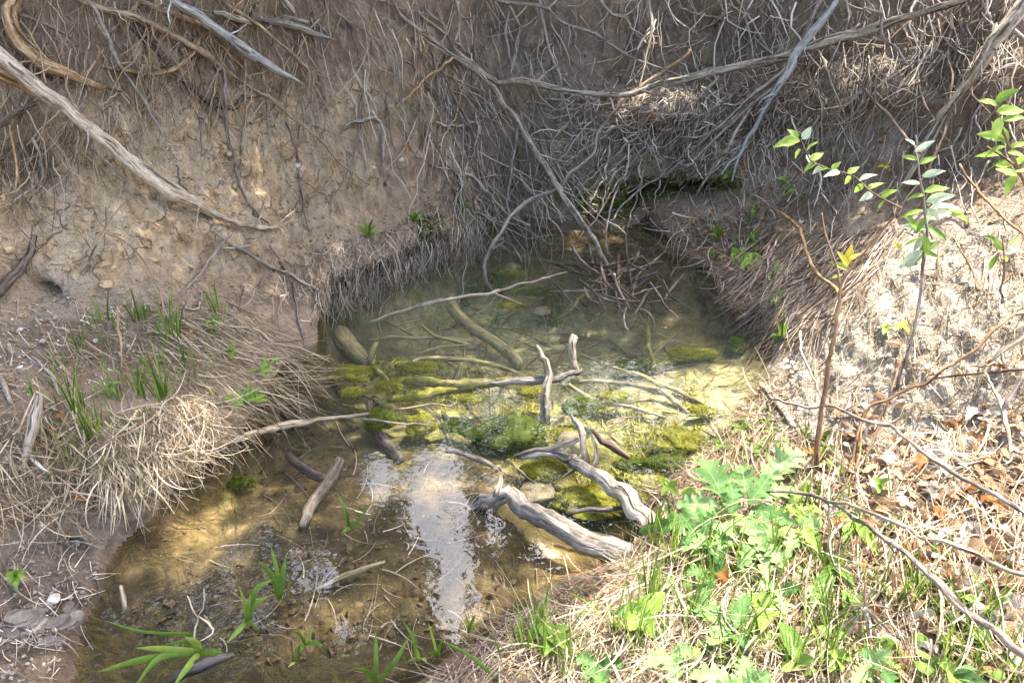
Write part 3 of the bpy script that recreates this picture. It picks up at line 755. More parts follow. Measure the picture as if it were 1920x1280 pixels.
for ti, (tx0, ty0, th_, kind) in enumerate(TREES):
    base, _ = drop(tx0, ty0, 6.0)
    base = Vector((tx0, ty0, base.z - 0.1))
    root = thing('tree', '%s tree standing on top of the bank, out over the pool' % kind, 'tree', base, 'trees on top of the bank')
    L = lv[owner == ti]
    r2 = random.Random(50 + ti)
    top = Vector((tx0 + r2.uniform(-.5, .5) - .12 * tx0, ty0 - 0.9, base.z + th_))
    tp = catmull([base, base.lerp(top, .33) + Vector((r2.uniform(-.2, .2), 0, 0)), base.lerp(top, .66) + Vector((r2.uniform(-.25, .25), r2.uniform(-.2, .2), 0)), top], 16)
    tv, tf, tg = tube(tp, np.linspace(.15, .03, 16), 9, .15, ti)
    trunk = new_obj('trunk', tv - np.array(base), tf, M['bark'], root, attrs={'grain': tg})
    if len(L) == 0: continue
    # limbs reach out to the leaf clumps
    bv, bf, bg, off = [], [], [], 0
    seeds = L[rng.choice(len(L), min(46, len(L)), replace=False)]
    for si, sd_ in enumerate(seeds):
        k = int(np.clip((0.25 + 0.6 * r2.random()) * 15, 2, 14))
        a = Vector(tp[k]); b = Vector(sd_)
        m1 = a.lerp(b, .4) + Vector((r2.uniform(-.25, .25), r2.uniform(-.25, .25), r2.uniform(.1, .5)))
        m2 = a.lerp(b, .75) + Vector((r2.uniform(-.2, .2), r2.uniform(-.2, .2), r2.uniform(-.05, .3)))
        P = catmull([a, m1, m2, b], 10)
        r0 = .012 + .006 * (a - b).length
        if sky_gap(P).max() > 0.75 and si % 3: continue
        v, f, g = tube(P, np.linspace(r0, .005, 10), 5, .1, si)
        bv.append(v); bf += [tuple(i + off for i in q) for q in f]; bg.append(g); off += len(v)
    if bv:
        new_obj('limbs', np.vstack(bv) - np.array(base), bf, M['bark'], root, attrs={'grain': np.vstack(bg)})
    n = len(L)
    ang = rng.uniform(0, 2 * np.pi, n); tilt = rng.normal(0, .5, n)
    d = np.stack([np.cos(ang), np.sin(ang), tilt], -1); d /= np.linalg.norm(d, axis=1, keepdims=True)
    ln = rng.uniform(.07, .15, n)
    C = np.stack([L + d * (ln * t)[:, None] + np.array([0, 0, -.02]) * t * t for t in (0, .5, 1)], 1)
    W = np.stack([ln * .08, ln * .34, ln * .04], 1)
    sdv = np.cross(d, np.array([0, 0, 1.0]) + rng.normal(0, .4, (n, 3))); sdv /= np.linalg.norm(sdv, axis=1, keepdims=True)
    v, f = ribbons(C, W, sdv)
    cr = new_obj('crown', v - np.array(base), f, M['canopy'], root, attrs={'tint': np.repeat(rng.random(n), 9)})
    cr['kind'] = 'stuff'

# ------------------------------------------------------------------ limbs laid along what the picture shows
def lay(pts, n=None, lift=0.02, z=None, smooth=2):
    """points of the picture -> a path on the ground (or at heights z over the water)"""
    if z is not None:
        if not isinstance(z, (list, tuple)): z = [z] * len(pts)
        P = [at_z(p[0], p[1], zz) for p, zz in zip(pts, z)]
        P = [tuple(p) for p in P]
    else:
        D = []
        for p in pts:
            h, _ = hit(p[0], p[1]); D.append((h - CAM).length - (p[2] if len(p) > 2 else lift))
        D = np.array(D)
        for _ in range(smooth):
            if len(D) > 2:
                E = D.copy(); E[1:-1] = np.minimum(.25 * D[:-2] + .5 * D[1:-1] + .25 * D[2:], D[1:-1] + .1); D = E
        P = [tuple(CAM + ray(p[0], p[1]).normalized() * d) for p, d in zip(pts, D)]
    L = sum(math.hypot(pts[i + 1][0] - pts[i][0], pts[i + 1][1] - pts[i][1]) for i in range(len(pts) - 1))
    n = n or int(np.clip(L / 11, 5, 70))
    C = catmull(P, n)
    if z is None:
        for k in range(n):
            p = Vector(C[k]); d = p - CAM; dist = d.length; d = d / dist
            loc, nor, idx, hd = BVH.ray_cast(CAM, d, 60)
            if loc is not None and hd < dist + 0.004: C[k] = CAM + d * (hd - 0.004)
    return C
def limb_mesh(pts, w, lift=0.02, z=None, sides=None, rough=.17, seed=0, wig=.35, flat=1.0, C=None):
    if C is None: C = lay(pts, lift=lift, z=z)
    n = len(C)
    if not isinstance(w, (list, tuple)): w = [w, w * .8]
    _, _, dep = to_px(C)
    R = np.interp(np.linspace(0, 1, n), np.linspace(0, 1, len(w)), w) * 0.5 / F_PX * dep
    amp = np.minimum(R * 2.2, .012) * wig
    L = np.concatenate([[0], np.cumsum(np.linalg.norm(np.diff(C, axis=0), axis=1))])
    q = np.stack([L, L * 0 + seed * 1.7, L * 0], -1)
    off = np.stack([vnoise(q, 14, seed + 1) + .6 * vnoise(q, 37, seed + 4), vnoise(q, 14, seed + 2), vnoise(q, 14, seed + 3) + .6 * vnoise(q, 33, seed + 6)], -1)
    C = C + off * amp[:, None] * 1.6
    wm = float(np.mean(w))
    sides = sides or (12 if wm > 18 else 9 if wm > 9 else 6 if wm > 4 else 5)
    return tube(C, R, sides, rough, seed, flat)
SEED = [100]
def limb(name, label, cat, pts, w, mat, lift=0.02, z=None, group=None, parent=None, **k):
    SEED[0] += 1
    v, f, g = limb_mesh(pts, w, lift, z, seed=SEED[0], **k)
    base = np.array(v[0]) if parent is None else np.array(parent.location)
    o = new_obj(name, v - base, f, M[mat], parent, attrs={'grain': g})
    if parent is None: o.location = base; tag(o, label, cat, group)
    return o

BR = [
 # left bank, upper part
 ('root_stump', 'bent orange brown root stump splintering at the top left corner', 'root', [(30,-20),(18,15),(18,45),(35,78),(68,112),(108,134),(150,150),(190,162),(229,171)], [24,26,27,27,24,20,13,8,3], 'orange_wood', .1),
 ('dead_branch', 'long thick weathered dead branch slanting across the left clay face', 'branch', [(-30,70,.25),(0,101,.25),(50,144,.24),(101,188,.22),(161,235,.2),(218,279,.18),(269,322,.16),(319,356,.14),(370,383,.12),(420,410,.1),(470,425,.09),(517,427,.09),(551,413,.1)], [32,31,29,26,23,22,23,24,21,15,9,5,3], 'pale_wood'),
 ('branch_splinter', 'split strand lying along the upper side of the long dead branch', 'branch', [(228,284,.2),(260,303,.18),(300,328,.16),(340,355,.14),(378,382,.11)], [3,7,8,7,3], 'pale_wood'),
 ('dead_branch', 'orange brown shadow side of the thick dead branch at the left edge', 'branch', [(-20,118,.17),(10,140,.17),(40,158,.16),(72,180,.14)], [30,24,18,8], 'orange_wood'),  # shaded flank of the dead branch, laid in as an orange limb
 ('dead_branch', 'straight blue grey bleached branch pointing down over the upper left bank', 'branch', [(300,-20,.2),(319,0,.2),(370,30,.19),(420,64,.18),(470,101,.17),(521,133,.16),(568,160,.15)], [13,15,18,19,17,12,2], 'blue_wood'),
 ('root', 'long tan root running from the top left edge down to mid bank', 'root', [(120,-12),(145,0),(202,20),(269,40),(336,74),(386,101),(433,141),(470,165),(511,188),(551,222),(598,262),(640,309),(694,346)], [10,11,14,15,14,13,12,10,8,6,5,4,3], 'tan_wood', .09),
 ('root', 'smooth curved root shaped like a bow under the long tan root', 'root', [(192,124),(235,131),(269,139),(309,134),(339,121),(363,97),(376,74),(393,60)], [7,9,10,10,9,8,8,6], 'tan_wood', .06),
 ('root', 'thick earth coloured root plunging behind the bow shaped root', 'root', [(255,44),(276,74),(302,108),(323,128),(339,145),(380,181),(410,198),(440,204),(454,181)], [17,19,20,15,12,12,10,10,7], 'dark_root', .03),
 ('root', 'mauve whip root hanging from the top edge with a forked middle', 'root', [(166,-10),(168,0),(188,37),(208,84),(228,128),(249,158),(272,191),(292,228),(316,279)], [8,8,8,8,7,6,6,5,3], 'mauve_root', .12),
 ('root', 'long vertical thread root beside the tip of the blue grey branch', 'root', [(477,0),(484,67),(491,128),(501,175),(504,235),(507,269)], [4,4,5,5,4,3], 'brown_root', .08),
 ('root', 'pale vertical root hanging straight down left of the blue grey branch tip', 'root', [(437,20),(454,67),(459,111),(460,202),(454,286),(451,326)], [5,5,5,5,4,3], 'tan_wood', .07),
 ('root', 'arched tan root right of the blue grey branch curling down at its end', 'root', [(400,-10),(410,0),(450,24),(484,47),(524,81),(564,118),(578,138),(578,188)], [8,8,8,7,7,6,5,3], 'tan_wood', .1),
 ('rotten_wood', 'ragged piece of rotten root wood jutting out under the top edge', 'wood', [(470,30),(500,42),(538,46),(571,57),(600,66),(629,77)], [12,17,18,14,8,3], 'grey_wood', .1),
 ('rotten_wood', 'short knobbly rotten wood chunk poking from the top of the bank', 'wood', [(526,-8),(534,6),(541,15),(552,28)], [13,15,17,9], 'grey_wood', .1),
 ('rotten_wood', 'pale broken root end lying level above the ragged rotten wood', 'wood', [(530,32),(552,38),(577,44)], [7,10,8], 'pale_wood', .11),
 ('rotten_wood', 'crumbly knotted root fragment left of the ragged rotten wood', 'wood', [(400,25),(425,30),(452,37),(472,47)], [7,12,12,6], 'grey_wood', .12),
 ('root', 'knobbed tan root leading from a forked joint to the blue grey branch', 'root', [(262,4),(269,7),(300,20),(336,32),(376,44),(400,60)], [10,11,11,12,10,8], 'tan_wood', .07),
 ('root', 'short slanted root joining the knobbed tan root from below left', 'root', [(202,64),(220,48),(238,30),(262,6)], [6,8,8,10], 'brown_root', .05),
 ('root', 'kinked pale root just right of the orange stump', 'root', [(28,26),(50,32),(84,47),(118,64),(132,72),(149,83)], [5,6,6,6,5,3], 'tan_wood', .06),
 ('root', 'fine straight root lying below the kinked pale root', 'root', [(104,71),(130,86),(158,102)], [3,4,3], 'tan_wood', .05),
 ('root', 'pale root slipping out from under the blue grey branch', 'root', [(388,50),(413,87),(447,118),(464,144)], [5,5,5,3], 'tan_wood', .09),
 ('root', 'long brown root dropping down the middle of the clay face', 'root', [(418,120),(420,134),(423,188),(430,269),(444,319),(460,373),(480,398),(504,420)], [7,7,7,6,6,5,4,3], 'brown_root', .05),
 ('root', 'crooked thin root below the bow shaped root on yellow clay', 'root', [(333,141),(345,170),(356,192),(376,228),(378,255),(376,292)], [5,5,4,4,4,2], 'brown_root', .03),
 ('root', 'dark slanted root stub emerging at the left edge under the dead branch', 'root', [(-10,240),(0,235),(40,208),(67,195)], [13,13,12,8], 'dark_root', .08),
 ('root', 'long drooping thread root nearest the left edge of the clay', 'root', [(7,181),(20,235),(30,323),(22,383),(7,402)], [4,4,5,4,3], 'tan_wood', .08),
 ('root', 'looped pale root at the left edge bending back to the clay', 'root', [(60,255),(78,305),(79,336),(60,356),(37,368),(12,396)], [6,6,5,5,5,3], 'pale_wood', .05),
 ('root', 'short mauve root leaning under the long dead branch', 'root', [(171,276),(190,294),(208,313),(235,339)], [4,6,6,4], 'mauve_root', .05),
 ('root', 'hair thin long root running down the right part of the clay face', 'root', [(538,228),(558,302),(562,340),(568,386),(577,432)], [4,4,4,3,3], 'brown_root', .02),
 ('root', 'pale hanging root crossing in front of the orange stump', 'root', [(40,40),(60,70),(74,97),(80,125),(84,155)], [4,4,4,4,3], 'tan_wood', .16),
 ('root', 'thick dark root at the left edge above the burrow', 'root', [(66,445),(62,470),(50,490),(37,507),(18,527),(-6,552)], [10,14,16,17,17,15], 'dark_root', .03),
 ('stick', 'short thin stick standing in the cracked clay by the burrow', 'stick', [(186,455),(170,480),(151,511)], [5,5,4], 'brown_root', .05),
 ('root', 'thin pale stem leaning on the clay foot above the shelf grass', 'root', [(195,430),(225,448),(252,467),(282,511),(302,554),(309,611)], [3,3,4,3,3,2], 'tan_wood', .04),
 # left shelf
 ('branch', 'long thin branch lying down the bank to the left water edge', 'branch', [(400,430),(430,452),(454,467),(504,497),(554,521),(591,541),(608,549),(660,545)], [6,7,8,8,7,6,5,3], 'pale_wood', .04),
 ('twig', 'mauve twig crossing the top of the long thin bank branch', 'twig', [(430,440),(400,477),(366,521),(339,551)], [5,5,5,4], 'mauve_root', .06),
 ('twig', 'short pale twig lying level beside the long thin bank branch', 'twig', [(417,464),(440,465),(460,464),(484,455)], [3,4,5,3], 'pale_wood', .04),
 ('stick', 'bare pale stick slanting from the dry grass to the left waterline', 'stick', [(474,611),(500,630),(524,648),(558,689),(573,709)], [5,7,8,6,3], 'pale_wood', .05),
 ('root', 'thin root trailing down the bank into the left undercut', 'root', [(507,460),(530,500),(544,524),(552,555),(558,581),(566,615),(571,645),(561,652)], [4,4,5,5,5,5,5,3], 'brown_root', .04),
 ('stake', 'split grey wooden stake leaning upright in the left dry grass', 'stake', [(74,742,.16),(68,770,.14),(60,805,.1),(50,850,.05),(38,890,.0)], [12,17,18,18,16], 'pale_wood'),
 ('reed', 'single pale upright reed stem on the left shelf', 'reed', [(220,581,.12),(222,605,.1),(226,635,.07),(228,665,.03),(228,692,.01)], [4,5,5,3,3], 'tan_wood'),
 ('stick', 'grey bent stick lying on dark soil above the left straw', 'stick', [(60,669),(76,680),(87,692),(100,715),(112,740)], [4,5,6,6,5], 'mauve_root', .02),
 ('stick', 'weathered stick lying at the left edge of the dark soil', 'stick', [(-5,700),(8,722),(24,754)], [8,9,6], 'grey_wood', .02),
 ('stick', 'small pale wood chip standing in dark soil at far left', 'stick', [(17,646),(20,664),(22,684)], [5,7,5], 'pale_wood', .02),
 ('twig', 'small curled pale twig looped on the soil of the shelf', 'twig', [(344,566),(350,578),(361,582),(371,578),(374,564)], [3,4,4,4,3], 'pale_wood', .02),
 ('stick', 'pale driftwood stick reaching from the left straw out over water', 'stick', [(390,830,.03),(437,826,.05),(480,813,.08),(524,800,.14),(571,793,.2),(640,783,.24),(692,777,.28)], [9,12,13,13,12,8,4], 'pale_wood'),
 ('stick', 'white split reed lying in the straw at the lower left', 'stick', [(54,857),(75,870),(97,886)], [5,7,4], 'blue_wood', .05),
 ('stick', 'short pale twig over the small hollow at the lower left', 'stick', [(130,1014),(160,1016),(184,1026)], [4,4,3], 'pale_wood', .03),
 # crossing branches in the middle
 ('dead_branch', 'long grey branch spanning the back of the hollow in a shallow sag', 'branch', [(848,91,.1),(889,124,.12),(919,148,.14),(942,155,.15),(976,150,.16),(1026,161,.2),(1070,171,.24),(1127,176,.28),(1184,176,.32),(1228,161,.34),(1280,150,.36),(1347,134,.36),(1414,121,.36),(1468,108,.36),(1535,84,.36),(1582,69,.36),(1633,57,.36),(1683,37,.36),(1750,17,.36),(1817,-4,.36)], [8,10,9,9,10,10,9,9,10,11,13,14,15,17,18,19,18,17,16,14], 'grey_wood'),
 ('branch', 'thin upper strand feeding into the sagging grey branch from the top', 'branch', [(733,-8,.08),(755,32,.09),(801,66,.1),(838,95,.11),(870,114,.12),(895,130,.13)], [5,6,6,7,8,7], 'mauve_root'),
 ('dead_branch', 'straight grey branch slanting down from the crossing into the brush pile', 'branch', [(848,108,.12),(889,131,.14),(926,165,.16),(942,192,.18),(966,218,.2),(986,255,.22),(1003,282,.24),(1023,309,.26),(1047,353,.3),(1067,386,.28),(1100,430,.2),(1120,464,.12),(1141,501,.06),(1156,530,.0)], [8,9,9,9,10,11,11,11,11,10,10,10,8,4], 'grey_wood'),
 ('branch', 'side branch dropping left from the crossing of grey branches', 'branch', [(852,106,.12),(828,128,.1),(798,148,.08),(784,161,.06),(758,188,.05),(721,218,.04),(704,228,.03)], [7,6,6,5,5,4,3], 'tan_wood'),
 ('root', 'grey elbow root bent at a right angle out of the middle bank', 'root', [(640,244,.03),(660,231,.05),(684,226,.07),(704,223,.08),(716,235,.08),(721,258,.07),(718,302,.05),(722,348,.02)], [4,7,8,8,8,7,6,4], 'grey_wood'),
 ('branch', 'smooth pale branch curving from the pool up to the hanging root', 'branch', [(928,550,.02),(914,530,.06),(908,505,.12),(911,482,.2),(922,460,.25),(942,430,.3),(959,403,.32),(993,376,.3),(1043,356,.26),(1073,323,.2),(1110,292,.18),(1120,255,.18),(1144,215,.2)], [4,6,7,7,8,8,9,9,8,8,7,6,5], 'pale_wood'),
 ('branch', 'thin tan branch forking up right from the sagging grey branch', 'branch', [(1140,219,.24),(1178,181,.28),(1211,155,.3),(1245,134,.3),(1285,104,.3),(1292,92,.3)], [5,6,7,7,6,5], 'tan_wood'),
 ('root', 'dark mauve root hanging from the top through the sagging branch', 'root', [(1011,-10),(1013,0),(1020,50),(1033,101),(1050,144),(1057,188),(1070,228)], [6,6,6,6,5,4,3], 'mauve_root', .14),
 ('root', 'short forked root at the top edge left of the mauve hanging root', 'root', [(947,-6),(960,20),(972,46),(981,66)], [6,6,5,3], 'mauve_root', .1),
 ('branch', 'thin pale branch running level then sloping right along the top', 'branch', [(918,-4),(962,7),(1016,11),(1050,40),(1087,54),(1120,67),(1154,91),(1194,111),(1245,131),(1284,148)], [6,7,7,6,6,6,6,6,5,4], 'mauve_root', .16),
 ('root', 'white slender root hanging straight down from the top centre', 'root', [(1217,-8),(1220,20),(1223,60),(1211,111),(1198,168)], [7,7,6,4,3], 'pale_wood', .3),
 ('root', 'pale zigzag root left of the white slender hanging root', 'root', [(1122,-6),(1147,27),(1171,30),(1180,45),(1188,60),(1211,81),(1231,81)], [6,6,6,6,6,4,3], 'pale_wood', .12),
 ('root', 'tiny pale side root springing up from the zigzag root', 'root', [(1171,30),(1184,22),(1198,6)], [4,4,3], 'pale_wood', .14),
 ('root', 'wavy root hanging below the top edge above the sagging branch', 'root', [(956,8),(949,45),(949,77),(956,111),(959,134)], [5,6,6,5,4], 'mauve_root', .07),
 ('root', 'curved root hanging in front of the wavy root', 'root', [(976,60),(968,82),(966,101),(959,141)], [5,5,5,4], 'mauve_root', .09),
 ('root', 'straight thin root falling from the top between the two crossings', 'root', [(895,-5),(893,30),(892,67),(889,111)], [5,5,5,3], 'brown_root', .08),
 ('root', 'pale root dropping from the top into the branch crossing', 'root', [(853,-6),(862,34),(860,55),(852,74)], [6,6,6,5], 'pale_wood', .13),
 ('root', 'wavy slender root hanging down the middle to the water corner', 'root', [(969,242),(966,272),(962,302),(952,363),(950,385),(957,405)], [4,5,5,5,5,4], 'mauve_root', .12),
 ('root', 'long brown diagonal root left of the straight grey branch', 'root', [(828,131),(855,188),(870,215),(889,249),(902,319),(919,370),(942,419)], [4,5,5,5,6,5,5], 'brown_root', .08),
 ('root', 'pale tipped root crossing the diagonal root bundle near the water', 'root', [(855,323),(872,327),(889,333),(919,366),(935,385),(952,402),(993,424)], [4,5,5,6,6,5,3], 'pale_wood', .1),
 ('root', 'thin root slanting across the middle slope toward the sand lip', 'root', [(751,228),(762,258),(774,286),(800,304),(828,319),(848,353),(862,382)], [4,4,4,4,5,5,4], 'brown_root', .03),
 ('root', 'fine straight root slanting over the middle bank below the side branch', 'root', [(791,146),(815,172),(842,197),(875,232),(902,256)], [4,4,4,4,3], 'brown_root', .06),
 ('branch', 'bowed pale twig arching from the right slope to the mossy ledge', 'branch', [(1284,300,.16),(1260,318,.16),(1238,333,.16),(1212,346,.15),(1191,363,.13),(1168,385,.1),(1154,402,.06),(1144,432,.02)], [5,5,5,5,5,5,4,4], 'pale_wood'),
 # right wall
 ('dead_branch', 'grey forked branch leaning down left over the sagging branch', 'branch', [(1580,-10,.42),(1572,0,.42),(1535,47,.42),(1495,97,.4),(1478,134,.36),(1455,168,.3),(1431,208,.24),(1414,242,.18),(1391,279,.12),(1372,340,.04)], [14,15,16,15,12,10,9,8,6,4], 'blue_wood'),
 ('branch', 'slimmer twin prong beside the grey forked leaning branch', 'branch', [(1543,-10,.4),(1539,0,.4),(1522,34,.4),(1512,67,.4),(1496,97,.4)], [8,8,8,7,6], 'mauve_root'),
 ('dead_branch', 'stout grey branch leaning from the upper right corner down the slope', 'branch', [(1932,-8,.4),(1905,28,.4),(1878,64,.38),(1834,124,.35),(1804,168,.32),(1767,218,.28),(1747,252,.24),(1717,299,.18),(1697,339,.12),(1680,358,.06)], [20,21,20,20,18,17,16,14,10,5], 'grey_wood'),
 ('root', 'branching pale root cluster hanging below the sagging branch at right', 'root', [(1619,17),(1640,22),(1653,30),(1653,67),(1668,82),(1683,94),(1703,124)], [5,5,6,6,5,5,3], 'pale_wood', .4),
 ('root', 'thin root hanging left of the branching pale root cluster', 'root', [(1586,-6),(1592,34),(1576,74),(1562,111)], [5,5,4,3], 'mauve_root', .42),
 ('twig', 'brown whip twig standing in front of the stout leaning branch', 'twig', [(1775,100,.3),(1784,144,.32),(1780,202,.35),(1777,235,.38),(1760,279,.4),(1737,329,.4),(1697,376,.35),(1680,410,.3)], [4,5,5,5,6,6,6,5], 'brown_twig'),
 ('root', 'pale root fork at the top edge beside the stout leaning branch', 'root', [(1836,-4),(1845,16),(1858,35)], [6,6,4], 'pale_wood', .1),
 ('root', 'thin root running left from the pale fork at the top edge', 'root', [(1836,8),(1820,26),(1804,44),(1781,58)], [4,5,5,3], 'pale_wood', .1),
 ('branch', 'short pale branch end entering at the upper right edge', 'branch', [(1935,80,.2),(1920,73,.2),(1908,62,.2),(1897,53,.2)], [10,10,9,6], 'pale_wood'),
 ('root', 'root strand dropping over the bare grey earth behind the sag', 'root', [(1376,-6),(1398,34),(1408,81),(1413,118)], [4,5,4,3], 'pale_wood', .07),
 ('root', 'forked thread root on the bare grey earth behind the sag', 'root', [(1381,0),(1398,22),(1414,44),(1424,66),(1438,91),(1455,104)], [4,4,4,4,4,3], 'pale_wood', .09),
 ('root', 'level thin root crossing the bare grey earth at the top', 'root', [(1270,14),(1314,27),(1350,33),(1384,42)], [4,5,5,3], 'mauve_root', .06),
 ('branch', 'upper one of three parallel sticks fanning left below the sag', 'branch', [(1484,122,.34),(1424,168,.3),(1381,208,.26),(1330,252,.22),(1280,298,.16)], [6,7,7,6,5], 'grey_wood'),
 ('branch', 'middle one of three parallel sticks fanning left below the sag', 'branch', [(1448,168,.26),(1404,202,.22),(1347,255,.18),(1280,320,.12)], [7,7,6,5], 'pale_wood'),
 ('branch', 'lowest of three parallel sticks fanning left below the sag', 'branch', [(1400,217,.18),(1370,232,.17),(1340,249,.16),(1280,281,.12)], [5,6,5,4], 'pale_wood'),
 ('branch', 'drooping stick ending over the dark mossy hollow', 'branch', [(1410,200,.2),(1385,240,.18),(1364,279,.16),(1324,336,.12),(1306,365,.08)], [5,6,6,5,4], 'pale_wood'),
 ('root', 'thin stick slanting left above the sunlit root mat', 'root', [(1347,144,.14),(1325,168,.14),(1307,188,.13),(1280,228,.1)], [5,5,5,4], 'mauve_root'),
]
